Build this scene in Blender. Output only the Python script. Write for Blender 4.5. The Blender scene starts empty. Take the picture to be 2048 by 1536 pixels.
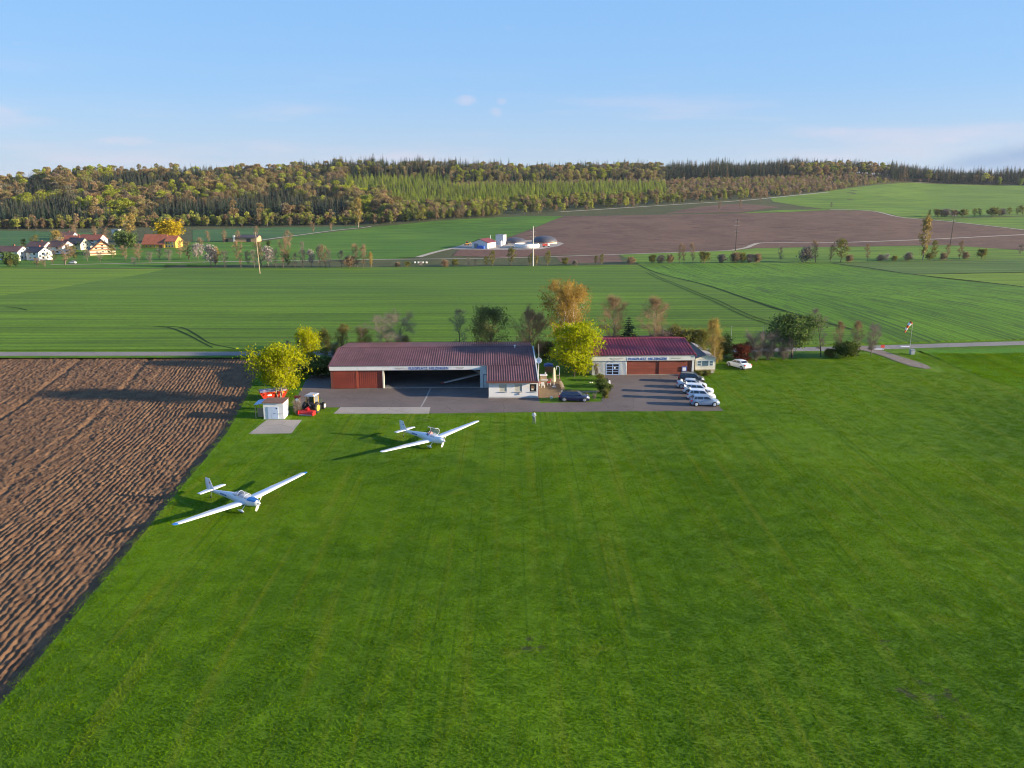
import bpy, bmesh, math, random
import numpy as np
from mathutils import Vector, Matrix

# ------------------------------------------------------------------ camera, sky, sun, exposure
SC = bpy.context.scene
COL = SC.collection
CAM_H = 32.0                      # flying height of the camera above the airfield, metres
PITCH = math.radians(14.15)       # looking down
FPX = 1657.0                      # focal length in pixels of a 2048 px wide frame
cam_d = bpy.data.cameras.new('camera')
cam_d.sensor_width = 36.0
cam_d.lens = 36.0 * FPX / 2048.0
cam_d.clip_start = 0.5
cam_d.clip_end = 20000
cam = bpy.data.objects.new('camera', cam_d)
COL.objects.link(cam)
cam.location = (0, 0, CAM_H)
cam.rotation_euler = (math.pi / 2 - PITCH, 0, 0)
SC.camera = cam

SUN_EL = math.radians(12.5)
SUN_AZ = math.radians(98.0)       # clockwise from +Y (view direction): low, from the right and a little behind
sun_dir = Vector((math.sin(SUN_AZ) * math.cos(SUN_EL), math.cos(SUN_AZ) * math.cos(SUN_EL), math.sin(SUN_EL)))
SUN_STRENGTH, SKY_STRENGTH, EXPOSURE = 4.2, 0.125, 1.75
ld = bpy.data.lights.new('sun', 'SUN')
ld.energy = SUN_STRENGTH
ld.angle = math.radians(0.55)
ld.color = (1.0, 0.83, 0.60)
sun = bpy.data.objects.new('sun', ld)
COL.objects.link(sun)
sun.rotation_euler = (-sun_dir).to_track_quat('-Z', 'Y').to_euler()
sun.location = (150, -20, 80)

world = bpy.data.worlds.new('World')
SC.world = world
world.use_nodes = True
wn, wl = world.node_tree.nodes, world.node_tree.links
wn.clear()
def WN(t, **k):
    n = wn.new(t)
    for a, b in k.items():
        setattr(n, a, b)
    return n
w_out = WN('ShaderNodeOutputWorld')
w_bg = WN('ShaderNodeBackground')
sky = WN('ShaderNodeTexSky')
sky.sky_type = 'NISHITA'
sky.sun_disc = False
sky.sun_elevation = SUN_EL
sky.sun_rotation = SUN_AZ
sky.altitude = 500
sky.air_density = 1.0
sky.dust_density = 0.6
sky.ozone_density = 2.5
# thin evening clouds: streaks low over the horizon, stretched along it, everywhere round the sky
w_tc = WN('ShaderNodeTexCoord')
w_sep = WN('ShaderNodeSeparateXYZ')
wl.new(w_tc.outputs['Generated'], w_sep.inputs[0])
def wmath(op, a, b=None, c=None, clamp=False):
    n = WN('ShaderNodeMath', operation=op)
    n.use_clamp = clamp
    for i, v in enumerate((a, b, c)):
        if v is None:
            continue
        if isinstance(v, (int, float)):
            n.inputs[i].default_value = v
        else:
            wl.new(v, n.inputs[i])
    return n.outputs[0]
def wramp(v, lo, hi):
    n = WN('ShaderNodeMapRange')
    n.interpolation_type = 'SMOOTHSTEP'
    wl.new(v, n.inputs[0])
    n.inputs[1].default_value, n.inputs[2].default_value = lo, hi
    return n.outputs[0]
def wnoise(scale, stretch, detail=5, w=0.0, rough=0.55):
    m = WN('ShaderNodeMapping')
    m.inputs['Scale'].default_value = (1, 1, stretch)
    m.inputs['Location'].default_value = (w, w * 1.7, 0)
    wl.new(w_tc.outputs['Generated'], m.inputs[0])
    n = WN('ShaderNodeTexNoise')
    n.inputs['Scale'].default_value = scale
    n.inputs['Detail'].default_value = detail
    n.inputs['Roughness'].default_value = rough
    wl.new(m.outputs[0], n.inputs[0])
    return n.outputs[0]
zz = w_sep.outputs[2]
band = wmath('MULTIPLY', wramp(zz, 0.0, 0.02), wmath('SUBTRACT', 1.0, wramp(zz, 0.05, 0.13)))
streak = wmath('MULTIPLY', wramp(wnoise(3.2, 9.0, 6, 0.37), 0.47, 0.72), band)
hi_b = wmath('MULTIPLY', wramp(zz, 0.03, 0.07), wmath('SUBTRACT', 1.0, wramp(zz, 0.12, 0.2)))
puff = wmath('MULTIPLY', wramp(wnoise(9.0, 3.2, 6, 2.9, 0.6), 0.665, 0.78), hi_b)
cl = wmath('MAXIMUM', wmath('MULTIPLY', streak, 0.4), wmath('MULTIPLY', puff, 0.6))
w_az = wmath('ARCTAN2', w_sep.outputs[0], w_sep.outputs[1])
frn = wmath('MULTIPLY', wmath('SUBTRACT', wnoise(30.0, 2.0, 6, 1.1, 0.65), 0.5), 4.0)
for (a0, z0, ra, rz_) in ((-0.545, 0.060, 0.040, 0.009), (-0.054, 0.083, 0.012, 0.006), (-0.018, 0.070, 0.008, 0.006), (-0.012, 0.082, 0.007, 0.005), (-0.42, 0.035, 0.03, 0.005), (0.36, 0.044, 0.05, 0.006), (0.45, 0.036, 0.05, 0.006)):   # single little clouds
    ea = wmath('DIVIDE', wmath('SUBTRACT', w_az, a0), ra); ez = wmath('DIVIDE', wmath('SUBTRACT', zz, z0), rz_)
    d2 = wmath('ADD', wmath('ADD', wmath('MULTIPLY', ea, ea), wmath('MULTIPLY', ez, ez)), frn)
    cl = wmath('MAXIMUM', cl, wmath('MULTIPLY', wmath('SUBTRACT', 1.0, wramp(d2, -0.6, 1.5)), 0.42))
mixc = WN('ShaderNodeMix', data_type='RGBA')
wl.new(cl, mixc.inputs[0])
# clear, slightly hazy spring air: the low-sun sky texture blended with the pale blue of scattered light
w_rp = WN('ShaderNodeValToRGB')
wl.new(zz, w_rp.inputs[0])
els = w_rp.color_ramp.elements
els[0].position, els[0].color = 0.0, (1.08, 1.40, 1.86, 1)
els[1].position, els[1].color = 1.0, (0.28, 0.74, 1.9, 1)
e_ = els.new(0.10); e_.color = (0.68, 1.24, 2.08, 1)
e_ = els.new(0.30); e_.color = (0.50, 1.14, 2.18, 1)
blend = WN('ShaderNodeMix', data_type='RGBA')
blend.inputs[0].default_value = 0.92
wl.new(sky.outputs[0], blend.inputs[6]); wl.new(w_rp.outputs[0], blend.inputs[7])
# a grey-blue bank of cloud standing low in the north-east
az = wmath('ARCTAN2', w_sep.outputs[0], w_sep.outputs[1])
top_ = wmath('MULTIPLY_ADD', wramp(az, 0.38, 0.58), 0.036, 0.002)
rough_ = wmath('MULTIPLY', wmath('SUBTRACT', wnoise(11.0, 2.5, 5, 5.1), 0.5), 0.03)
inb = wramp(wmath('SUBTRACT', wmath('ADD', top_, rough_), zz), -0.004, 0.018)
bank = wmath('MULTIPLY', wmath('MULTIPLY', inb, wramp(az, 0.40, 0.46)), wmath('SUBTRACT', 1.0, wramp(az, 1.1, 1.5)))
bmix = WN('ShaderNodeMix', data_type='RGBA')
wl.new(wmath('MULTIPLY', bank, 0.7), bmix.inputs[0])
wl.new(blend.outputs[2], bmix.inputs[6]); bmix.inputs[7].default_value = (0.66, 1.0, 1.58, 1)
wl.new(bmix.outputs[2], mixc.inputs[6])
mixc.inputs[7].default_value = (1.95, 1.75, 1.98, 1)
wl.new(mixc.outputs[2], w_bg.inputs[0])
w_bg.inputs[1].default_value = SKY_STRENGTH
wl.new(w_bg.outputs[0], w_out.inputs[0])

SC.view_settings.view_transform = 'Standard'
SC.view_settings.look = 'None'
SC.view_settings.gamma = 1.0
SC.view_settings.exposure = EXPOSURE
SC.view_settings.use_curve_mapping = False
SC.cycles.use_denoising = True
SC.cycles.filter_width = 1.05
SC.cycles.max_bounces = 4
SC.cycles.diffuse_bounces = 2
SC.cycles.glossy_bounces = 2
SC.cycles.transparent_max_bounces = 8
SC.cycles.use_adaptive_sampling = True
SC.cycles.adaptive_threshold = 0.025
world.cycles.sampling_method = 'MANUAL'
world.cycles.sample_map_resolution = 256

# ------------------------------------------------------------------ helpers: objects, meshes
rng = np.random.default_rng(7)
random.seed(7)

def link(o, parent=None):
    COL.objects.link(o)
    if parent is not None:
        o.parent = parent
    return o

def tag(o, label, cat=None, group=None, kind=None):
    if label:
        o['label'] = label
    if cat:
        o['category'] = cat
    if group:
        o['group'] = group
    if kind:
        o['kind'] = kind
    return o

def thing(name, label, cat, loc=(0, 0, 0), rz=0.0, group=None):
    o = bpy.data.objects.new(name, None)
    o.empty_display_size = 0.3
    link(o)
    o.location = loc
    o.rotation_euler = (0, 0, rz)
    return tag(o, label, cat, group)

def mesh_obj(name, me, parent=None):
    return link(bpy.data.objects.new(name, me), parent)

def copy_tree(o, parent=None):
    c = o.copy()
    link(c)
    c.parent = parent
    for ch in o.children:
        copy_tree(ch, c)
    return c

class MB:
    def __init__(s):
        s.v = []; s.f = []
    def add(s, vs, fs):
        b = len(s.v)
        s.v.extend([tuple(p) for p in vs])
        s.f.extend([tuple(i + b for i in f) for f in fs])
        return s
    def box(s, x0, x1, y0, y1, z0, z1):
        return s.add([(x0, y0, z0), (x1, y0, z0), (x1, y1, z0), (x0, y1, z0), (x0, y0, z1), (x1, y0, z1), (x1, y1, z1), (x0, y1, z1)],
                     [(0, 3, 2, 1), (4, 5, 6, 7), (0, 1, 5, 4), (1, 2, 6, 5), (2, 3, 7, 6), (3, 0, 4, 7)])
    def hexa(s, p):   # 8 points: bottom ring 4, top ring 4
        return s.add(p, [(0, 3, 2, 1), (4, 5, 6, 7), (0, 1, 5, 4), (1, 2, 6, 5), (2, 3, 7, 6), (3, 0, 4, 7)])
    def prism(s, prof, a0, a1, axis='y'):   # closed profile extruded along an axis
        n = len(prof)
        if axis == 'y':
            A = [(p[0], a0, p[1]) for p in prof]; B = [(p[0], a1, p[1]) for p in prof]
        elif axis == 'x':
            A = [(a0, p[0], p[1]) for p in prof]; B = [(a1, p[0], p[1]) for p in prof]
        else:
            A = [(p[0], p[1], a0) for p in prof]; B = [(p[0], p[1], a1) for p in prof]
        fs = [tuple(range(n))[::-1], tuple(range(n, 2 * n))]
        fs += [(i, (i + 1) % n, n + (i + 1) % n, n + i) for i in range(n)]
        return s.add(A + B, fs)
    def loft(s, rings, cap=True):
        n = len(rings[0]); V = []; F = []
        for r in rings:
            V += list(r)
        for k in range(len(rings) - 1):
            for i in range(n):
                j = (i + 1) % n
                F.append((k * n + i, k * n + j, (k + 1) * n + j, (k + 1) * n + i))
        if cap:
            F.append(tuple(range(n))[::-1]); F.append(tuple(range((len(rings) - 1) * n, len(rings) * n)))
        return s.add(V, F)
    def tube(s, pts, rad, n=6, cap=True):
        pts = [Vector(p) for p in pts]
        if isinstance(rad, (int, float)):
            rad = [rad] * len(pts)
        rings = []
        for i, p in enumerate(pts):
            d = (pts[min(i + 1, len(pts) - 1)] - pts[max(i - 1, 0)]).normalized()
            u = d.cross(Vector((0, 0, 1)))
            if u.length < 1e-3:
                u = Vector((1, 0, 0))
            u.normalize(); w = d.cross(u)
            rings.append([p + (u * math.cos(2 * math.pi * k / n) + w * math.sin(2 * math.pi * k / n)) * rad[i] for k in range(n)])
        return s.loft(rings, cap)
    def disc(s, c, axis, r, t, n=16, inner=0.0):   # solid disc (or ring) of thickness t along axis vector
        a = Vector(axis).normalized(); c = Vector(c)
        u = a.cross(Vector((0, 0, 1)))
        if u.length < 1e-3:
            u = Vector((1, 0, 0))
        u.normalize(); w = a.cross(u)
        P = lambda rr, h: [c + a * h + (u * math.cos(2 * math.pi * k / n) + w * math.sin(2 * math.pi * k / n)) * rr for k in range(n)]
        if inner <= 0:
            return s.loft([P(r * .93, -t / 2), P(r, -t / 4), P(r, t / 4), P(r * .93, t / 2)])
        rs = [P(inner, -t / 2), P(r * .93, -t / 2), P(r, -t / 4), P(r, t / 4), P(r * .93, t / 2), P(inner, t / 2)]
        s.loft(rs + [rs[0]], cap=False)
        return s
    def ball(s, c, r, nu=10, nv=6):
        if isinstance(r, (int, float)):
            r = (r, r, r)
        rings = []
        for j in range(nv + 1):
            ph = -math.pi / 2 + math.pi * (j + 0.001) / (nv + 0.002)
            rings.append([(c[0] + r[0] * math.cos(ph) * math.cos(2 * math.pi * i / nu), c[1] + r[1] * math.cos(ph) * math.sin(2 * math.pi * i / nu), c[2] + r[2] * math.sin(ph)) for i in range(nu)])
        return s.loft(rings)
    def mesh(s, name, mat=None, smooth=False):
        me = bpy.data.meshes.new(name)
        me.from_pydata(s.v, [], s.f)
        if mat:
            me.materials.append(mat)
        bm = bmesh.new(); bm.from_mesh(me)
        bmesh.ops.recalc_face_normals(bm, faces=bm.faces)
        bm.to_mesh(me); bm.free()
        if smooth:
            me.polygons.foreach_set('use_smooth', [True] * len(me.polygons))
            try:
                me.set_sharp_from_angle(angle=math.radians(38))
            except Exception:
                pass
        return me
    def build(s, name, mat, parent=None, smooth=False):
        return mesh_obj(name, s.mesh(name, mat, smooth), parent)

def box(name, mat, parent, *b):
    return MB().box(*b).build(name, mat, parent)

# ------------------------------------------------------------------ procedural materials
def new_mat(name):
    m = bpy.data.materials.new(name)
    m.use_nodes = True
    nt = m.node_tree
    nt.nodes.clear()
    out = nt.nodes.new('ShaderNodeOutputMaterial')
    return m, nt, out

class NT:
    """small helper to write node graphs as expressions"""
    def __init__(s, nt):
        s.nt = nt; s.n = nt.nodes; s.l = nt.links
    def node(s, t, **k):
        n = s.n.new(t)
        for a, b in k.items():
            setattr(n, a, b)
        return n
    def put(s, sock, v):
        if isinstance(v, bpy.types.NodeSocket):
            s.l.new(v, sock)
        elif isinstance(v, (tuple, list)):
            sock.default_value = tuple(v) + ((1,) if len(v) == 3 and sock.type == 'RGBA' else ())
        else:
            sock.default_value = v
    def math(s, op, a, b=0.0, clamp=False):
        n = s.node('ShaderNodeMath', operation=op); n.use_clamp = clamp
        s.put(n.inputs[0], a); s.put(n.inputs[1], b)
        return n.outputs[0]
    def coord(s):
        return s.node('ShaderNodeTexCoord').outputs['Object']
    def map(s, v, scale=(1, 1, 1), rot=(0, 0, 0), loc=(0, 0, 0)):
        n = s.node('ShaderNodeMapping')
        s.put(n.inputs[0], v)
        n.inputs['Scale'].default_value = scale; n.inputs['Rotation'].default_value = rot; n.inputs['Location'].default_value = loc
        return n.outputs[0]
    def noise(s, v, scale, detail=3, rough=0.5, dist=0.0):
        n = s.node('ShaderNodeTexNoise')
        s.put(n.inputs[0], v)
        n.inputs['Scale'].default_value = scale; n.inputs['Detail'].default_value = detail
        n.inputs['Roughness'].default_value = rough; n.inputs['Distortion'].default_value = dist
        return n.outputs[0]
    def ramp(s, v, lo, hi, a=0.0, b=1.0, smooth=True):
        n = s.node('ShaderNodeMapRange')
        if smooth:
            n.interpolation_type = 'SMOOTHSTEP'
        s.put(n.inputs[0], v)
        for i, x in enumerate((lo, hi, a, b)):
            n.inputs[i + 1].default_value = x
        return n.outputs[0]
    def mix(s, f, a, b, blend='MIX'):
        n = s.node('ShaderNodeMix', data_type='RGBA', blend_type=blend)
        s.put(n.inputs[0], f); s.put(n.inputs[6], a); s.put(n.inputs[7], b)
        return n.outputs[2]
    def scale_col(s, col, f):    # colour times a factor socket
        n = s.node('ShaderNodeVectorMath', operation='SCALE')
        s.put(n.inputs[0], col if isinstance(col, bpy.types.NodeSocket) else tuple(col)[:3])
        s.put(n.inputs[3], f)
        return n.outputs[0]
    def bump(s, h, strength, dist):
        n = s.node('ShaderNodeBump')
        n.inputs['Strength'].default_value = strength; n.inputs['Distance'].default_value = dist
        s.put(n.inputs['Height'], h)
        return n.outputs[0]
    def princ(s, out, col, rough=0.6, normal=None, metal=0.0, spec=0.5, coat=0.0):
        p = s.node('ShaderNodeBsdfPrincipled')
        s.put(p.inputs['Base Color'], col); s.put(p.inputs['Roughness'], rough)
        p.inputs['Metallic'].default_value = metal
        p.inputs['Specular IOR Level'].default_value = spec
        p.inputs['Coat Weight'].default_value = coat
        if normal is not None:
            s.put(p.inputs['Normal'], normal)
        s.l.new(p.outputs[0], out.inputs[0])
        return p

def pmat(name, col, rough=0.6, var=0.18, scale=1.5, bump=0.0, bscale=20.0, bdist=0.01, metal=0.0, spec=0.5, coat=0.0, dirt=None, stretch=(1, 1, 1)):
    """paint / plaster / metal with uneven tone, optional dirt colour and fine relief"""
    m, nt, out = new_mat(name)
    g = NT(nt)
    c = g.coord()
    n1 = g.noise(g.map(c, stretch), scale, 5, 0.6)
    f = g.ramp(n1, 0.3, 0.7, 1 - var, 1 + var, False)
    colr = g.scale_col(col, f)
    if dirt is not None:
        n2 = g.noise(g.map(c, stretch, loc=(3.1, 7.7, 1.3)), scale * 2.3, 6, 0.65)
        colr = g.mix(g.ramp(n2, 0.5, 0.8, 0, 0.65), colr, dirt)
    nrm = g.bump(g.noise(c, bscale, 3), bump, bdist) if bump else None
    g.princ(out, colr, rough, nrm, metal, spec, coat)
    return m

# ------------------------------------------------------------------ lie of the land
_tx = [-0.75, -0.606, -0.529, -0.40, -0.31, -0.19, -0.10, 0.015, 0.163, 0.31, 0.40, 0.49, 0.606, 0.75]
_foot = [800, 800, 800, 810, 810, 790, 720, 640, 600, 590, 585, 580, 570, 570]
_ridge = [1080, 1100, 1100, 1110, 1150, 1300, 1350, 1430, 1500, 1550, 1550, 1480, 1430, 1430]
_rz = [4, 9, 22, 25, 23, 34, 32, 30, 31, 36, 36, 24, 19.5, 18]
LOW = -16.0
def terrain(x, y):
    x = np.asarray(x, float); y = np.asarray(y, float)
    t = x / np.maximum(y, 300.0)
    yf = np.interp(t, _tx, _foot); yr = np.interp(t, _tx, _ridge); rz = np.interp(t, _tx, _rz)
    a = np.clip((y - 165) / (470 - 165), 0, 1)
    drop = LOW * a * a * (3 - 2 * a)
    s = np.clip((y - yf) / (yr - yf), 0, 1)
    rise = (rz - LOW) * (0.35 * s * s + 0.65 * s * np.clip(s * 6, 0, 1) ** 0.5)
    back = -12 * np.clip((y - yr - 60) / 700, 0, 1)
    und = 0.35 * np.sin(x / 61.0 + 1.3) * np.sin(y / 83.0) * np.clip((y - 600) / 200, 0, 1) * (1 + 3 * s)
    return drop + rise + back + und

_c, _s = math.cos(PITCH), math.sin(PITCH)
def view_ray(px, py):
    dx, dy = px - 1024.0, py - 768.0
    return np.array((dx, FPX * _c - dy * _s, -(FPX * _s + dy * _c))) / FPX
def gp(px, py, h=0.0):
    """ground point seen at a pixel of the 2048 x 1536 photograph (survey by intersection with the terrain)"""
    d = view_ray(px, py)
    ts = np.concatenate([np.arange(30, 400, 2.0), np.arange(400, 4000, 3.0)])
    P = ts[:, None] * d[None, :]
    z = CAM_H + P[:, 2] - terrain(P[:, 0], P[:, 1]) - h
    i = int(np.argmax(z <= 0))
    if z[i] > 0:
        i = len(ts) - 1
    t0, t1, z0, z1 = ts[i - 1], ts[i], z[i - 1], z[i]
    t = t0 + (t1 - t0) * z0 / (z0 - z1) if z0 != z1 else t1
    p = d * t
    return Vector((p[0], p[1], float(terrain(p[0], p[1]))))
def height_at(p, py):
    """height above a ground point that reaches up to image row py"""
    d = view_ray(1024, py)
    return CAM_H + d[2] / d[1] * p.y - p.z
def m_per_px(p):
    return (p.y * _c + (CAM_H - p.z) * _s) / FPX

def sheet(name, poly, off, mat, step=20.0, kind='structure', skirt=0.0, parent=None, flat=None):
    """polygon draped over the terrain"""
    bm = bmesh.new()
    f = bm.faces.new([bm.verts.new((p[0], p[1], 0)) for p in poly])
    bmesh.ops.triangulate(bm, faces=[f])
    if step:
        xs = [p[0] for p in poly]; ys = [p[1] for p in poly]
        for ax, lo, hi in ((0, min(xs), max(xs)), (1, min(ys), max(ys))):
            k = math.floor(lo / step) + 1
            while k * step < hi:
                co = [0, 0, 0]; co[ax] = k * step
                no = [0, 0, 0]; no[ax] = 1
                bmesh.ops.bisect_plane(bm, geom=bm.verts[:] + bm.edges[:] + bm.faces[:], plane_co=co, plane_no=no, dist=1e-4)
                k += 1
    for v in bm.verts:
        v.co.z = (float(terrain(v.co.x, v.co.y)) if flat is None else flat) + off
    bmesh.ops.recalc_face_normals(bm, faces=bm.faces)
    if bm.faces and sum(f.normal.z for f in bm.faces) < 0:
        bmesh.ops.reverse_faces(bm, faces=bm.faces)
    if skirt:
        ed = [e for e in bm.edges if len(e.link_faces) == 1]
        r = bmesh.ops.extrude_edge_only(bm, edges=ed)
        for g in r['geom']:
            if isinstance(g, bmesh.types.BMVert):
                g.co.z -= skirt
    me = bpy.data.meshes.new(name)
    bm.to_mesh(me); bm.free()
    me.materials.append(mat)
    o = mesh_obj(name, me, parent)
    if kind and parent is None:
        o['kind'] = kind
    return o

def pxpoly(pts):
    return [tuple(gp(*p))[:2] for p in pts]

def ribbon_poly(pts, w):
    pts = [Vector((p[0], p[1])) for p in pts]
    # resample smoothly (Catmull-Rom) then offset both sides
    P = [pts[0] * 2 - pts[1]] + pts + [pts[-1] * 2 - pts[-2]]
    out = []
    for i in range(1, len(P) - 2):
        n = 6
        for k in range(n):
            t = k / n
            a, b, c, d = P[i - 1], P[i], P[i + 1], P[i + 2]
            out.append(0.5 * ((2 * b) + (c - a) * t + (2 * a - 5 * b + 4 * c - d) * t * t + (3 * b - a - 3 * c + d) * t ** 3))
    out.append(pts[-1])
    ws = w if isinstance(w, (list, tuple)) else [w] * len(out)
    L, R = [], []
    for i, p in enumerate(out):
        d = (out[min(i + 1, len(out) - 1)] - out[max(i - 1, 0)]).normalized()
        nrm = Vector((-d.y, d.x))
        ww = w if not isinstance(w, (list, tuple)) else float(np.interp(i / (len(out) - 1), np.linspace(0, 1, len(w)), w))
        L.append(p + nrm * ww / 2); R.append(p - nrm * ww / 2)
    return L, R

def ribbon(name, pts, w, off, mat, kind='structure', sub=1, parent=None):
    L, R = ribbon_poly(pts, w)
    V = []; F = []
    for a, b in zip(L, R):
        V.append((a.x, a.y, float(terrain(a.x, a.y)) + off)); V.append((b.x, b.y, float(terrain(b.x, b.y)) + off))
    for i in range(len(L) - 1):
        F.append((2 * i, 2 * i + 1, 2 * i + 3, 2 * i + 2))
    me = bpy.data.meshes.new(name)
    me.from_pydata(V, [], F)
    bm = bmesh.new(); bm.from_mesh(me)
    bmesh.ops.recalc_face_normals(bm, faces=bm.faces)
    if sum(f.normal.z for f in bm.faces) < 0:
        bmesh.ops.reverse_faces(bm, faces=bm.faces)
    bm.to_mesh(me); bm.free()
    me.materials.append(mat)
    o = mesh_obj(name, me, parent)
    if parent is None and kind:
        o['kind'] = kind
    return o

# value noise for meshes
def vnoise(x, y, seed=0):
    xi = np.floor(x).astype(np.int64); yi = np.floor(y).astype(np.int64)
    fx = x - xi; fy = y - yi
    fx = fx * fx * (3 - 2 * fx); fy = fy * fy * (3 - 2 * fy)
    def h(a, b):
        n = (a * 374761393 + b * 668265263 + seed * 1442695041) & 0x7fffffff
        n = ((n ^ (n >> 13)) * 1274126177) & 0x7fffffff
        return ((n ^ (n >> 16)) & 0xffff) / 65535.0
    return (h(xi, yi) * (1 - fx) + h(xi + 1, yi) * fx) * (1 - fy) + (h(xi, yi + 1) * (1 - fx) + h(xi + 1, yi + 1) * fx) * fy
# ------------------------------------------------------------------ ground materials
def grass_mat(name, dark, light, yellow, streak_rot=0.0, patches=(), bumps=0.5, fine=1.0, streak=0.35, blades=False):
    m, nt, out = new_mat(name)
    g = NT(nt)
    c = g.node('ShaderNodeNewGeometry').outputs['Position']
    big = g.noise(c, 0.035, 4, 0.55)
    mid = g.noise(c, 0.35, 5, 0.62)
    fin = g.noise(c, 3.2 * fine, 5, 0.72)
    blade = g.noise(c, 14 * fine, 2, 0.6)
    st = g.noise(g.map(c, (0.75, 0.035, 1), (0, 0, streak_rot)), 1.0, 4, 0.6, 0.25)
    st2 = g.noise(g.map(c, (2.3, 0.02, 1), (0, 0, streak_rot + 0.09)), 1.0, 3, 0.5, 0.15)
    f = g.math('ADD', g.math('MULTIPLY', big, 0.55), g.math('MULTIPLY', mid, 0.45))
    col = g.mix(g.ramp(f, 0.34, 0.64), dark, light)
    col = g.mix(g.math('MULTIPLY', g.ramp(st, 0.48, 0.72), streak), col, yellow)
    col = g.mix(g.ramp(st2, 0.56, 0.66, 0, 0.6), col, dark)
    st3 = g.noise(g.map(c, (1.7, 0.025, 1), (0, 0, streak_rot - 0.35)), 1.0, 3, 0.5, 0.3)
    col = g.mix(g.ramp(st3, 0.60, 0.68, 0, 0.45), col, dark)
    col = g.mix(g.ramp(g.noise(g.map(c, loc=(40, 9, 0)), 0.16, 6, 0.7), 0.58, 0.72, 0, 0.35), col, yellow)
    col = g.scale_col(col, g.ramp(fin, 0.28, 0.72, 0.74, 1.26, False))
    col = g.scale_col(col, g.ramp(blade, 0.3, 0.7, 0.78, 1.22, False))
    hgt = g.math('ADD', g.math('ADD', g.math('MULTIPLY', fin, 0.55), g.math('MULTIPLY', blade, 0.25)), g.math('MULTIPLY', mid, 0.9))
    if patches:   # bare soil where voles have dug
        sep = g.node('ShaderNodeSeparateXYZ'); g.put(sep.inputs[0], c)
        tot = None
        for (x, y, rx, ry, thr) in patches:
            ex = g.math('DIVIDE', g.math('SUBTRACT', sep.outputs[0], x), rx)
            ey = g.math('DIVIDE', g.math('SUBTRACT', sep.outputs[1], y), ry)
            d = g.math('SQRT', g.math('ADD', g.math('MULTIPLY', ex, ex), g.math('MULTIPLY', ey, ey)))
            k = g.ramp(d, 0.2, 1.0, thr, 0.0)
            tot = k if tot is None else g.math('MAXIMUM', tot, k)
        cn = g.noise(c, 1.1, 6, 0.68)
        msk = g.math('MULTIPLY', g.ramp(g.math('ADD', g.math('MULTIPLY', tot, 0.34), cn), 0.80, 0.94), g.ramp(tot, 0.02, 0.15))
        col = g.mix(g.math('MULTIPLY', msk, 0.75), col, (0.07, 0.065, 0.035))
        hgt = g.math('SUBTRACT', hgt, g.math('MULTIPLY', msk, 0.8))
    if blades:      # the same sward colours on standing blades, which let light through
        d = g.node('ShaderNodeBsdfDiffuse'); g.put(d.inputs[0], col)
        tr = g.node('ShaderNodeBsdfTranslucent'); g.put(tr.inputs[0], col)
        mx = g.node('ShaderNodeMixShader'); mx.inputs[0].default_value = 0.4
        g.l.new(d.outputs[0], mx.inputs[1]); g.l.new(tr.outputs[0], mx.inputs[2]); g.l.new(mx.outputs[0], out.inputs[0])
        return m
    g.princ(out, col, 0.85, g.bump(hgt, bumps, 0.10), spec=0.12)
    return m

def crop_mat(name, dark, light, soil, rot=0.0, rows=1.0, tram=None, bumps=0.35, patch=(0.45, 0.6)):
    """drilled cereal: rows run along local x after rotation; tram = (spacing, strength) pairs of wheel marks"""
    m, nt, out = new_mat(name)
    g = NT(nt)
    c = g.map(g.coord(), rot=(0, 0, rot))
    big = g.noise(c, 0.012, 4, 0.55)
    mid = g.noise(g.map(c, (0.25, 1, 1)), 0.09, 5, 0.6)
    row = g.noise(g.map(c, (0.012, 0.95 * rows, 1)), 1.0, 3, 0.6, 0.1)
    row2 = g.noise(g.map(c, (0.003, 0.33, 1), loc=(0, 5, 0)), 1.0, 4, 0.6, 0.1)
    fin = g.noise(g.map(c, (0.5, 1.0, 1)), 1.6, 5, 0.75)
    f = g.math('ADD', g.math('MULTIPLY', big, 0.6), g.math('MULTIPLY', mid, 0.4))
    col = g.mix(g.ramp(f, patch[0] - 0.12, patch[1] + 0.08), dark, light)
    col = g.scale_col(col, g.ramp(row, 0.42, 0.62, 1.12, 0.66))
    col = g.mix(g.ramp(row2, 0.585, 0.62, 0, 0.6), col, soil)
    if tram:
        sep = g.node('ShaderNodeSeparateXYZ'); g.put(sep.inputs[0], c)
        wob = g.math('MULTIPLY', g.math('SUBTRACT', g.noise(g.map(c, (0.01, 0.01, 1)), 1.0, 2), 0.5), 3.0)
        y = g.math('ADD', sep.outputs[1], wob)
        a = g.math('ABSOLUTE', g.math('SUBTRACT', g.math('MODULO', g.math('ADD', y, 5000.0), tram[0]), tram[0] / 2))
        ln = g.math('ABSOLUTE', g.math('SUBTRACT', a, 0.95))
        brk = g.ramp(g.noise(g.map(c, (0.02, 0.1, 1), loc=(9, 2, 0)), 1.0, 3), 0.35, 0.5)
        col = g.mix(g.math('MULTIPLY', g.ramp(ln, 0.15, 0.45, tram[1], 0.0), brk), col, soil)
    col = g.scale_col(col, g.ramp(fin, 0.28, 0.72, 0.70, 1.30, False))
    h = g.math('ADD', g.math('MULTIPLY', fin, 0.5), g.math('MULTIPLY', row, 0.7))
    g.princ(out, col, 0.8, g.bump(h, bumps, 0.25), spec=0.12)
    return m

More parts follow.
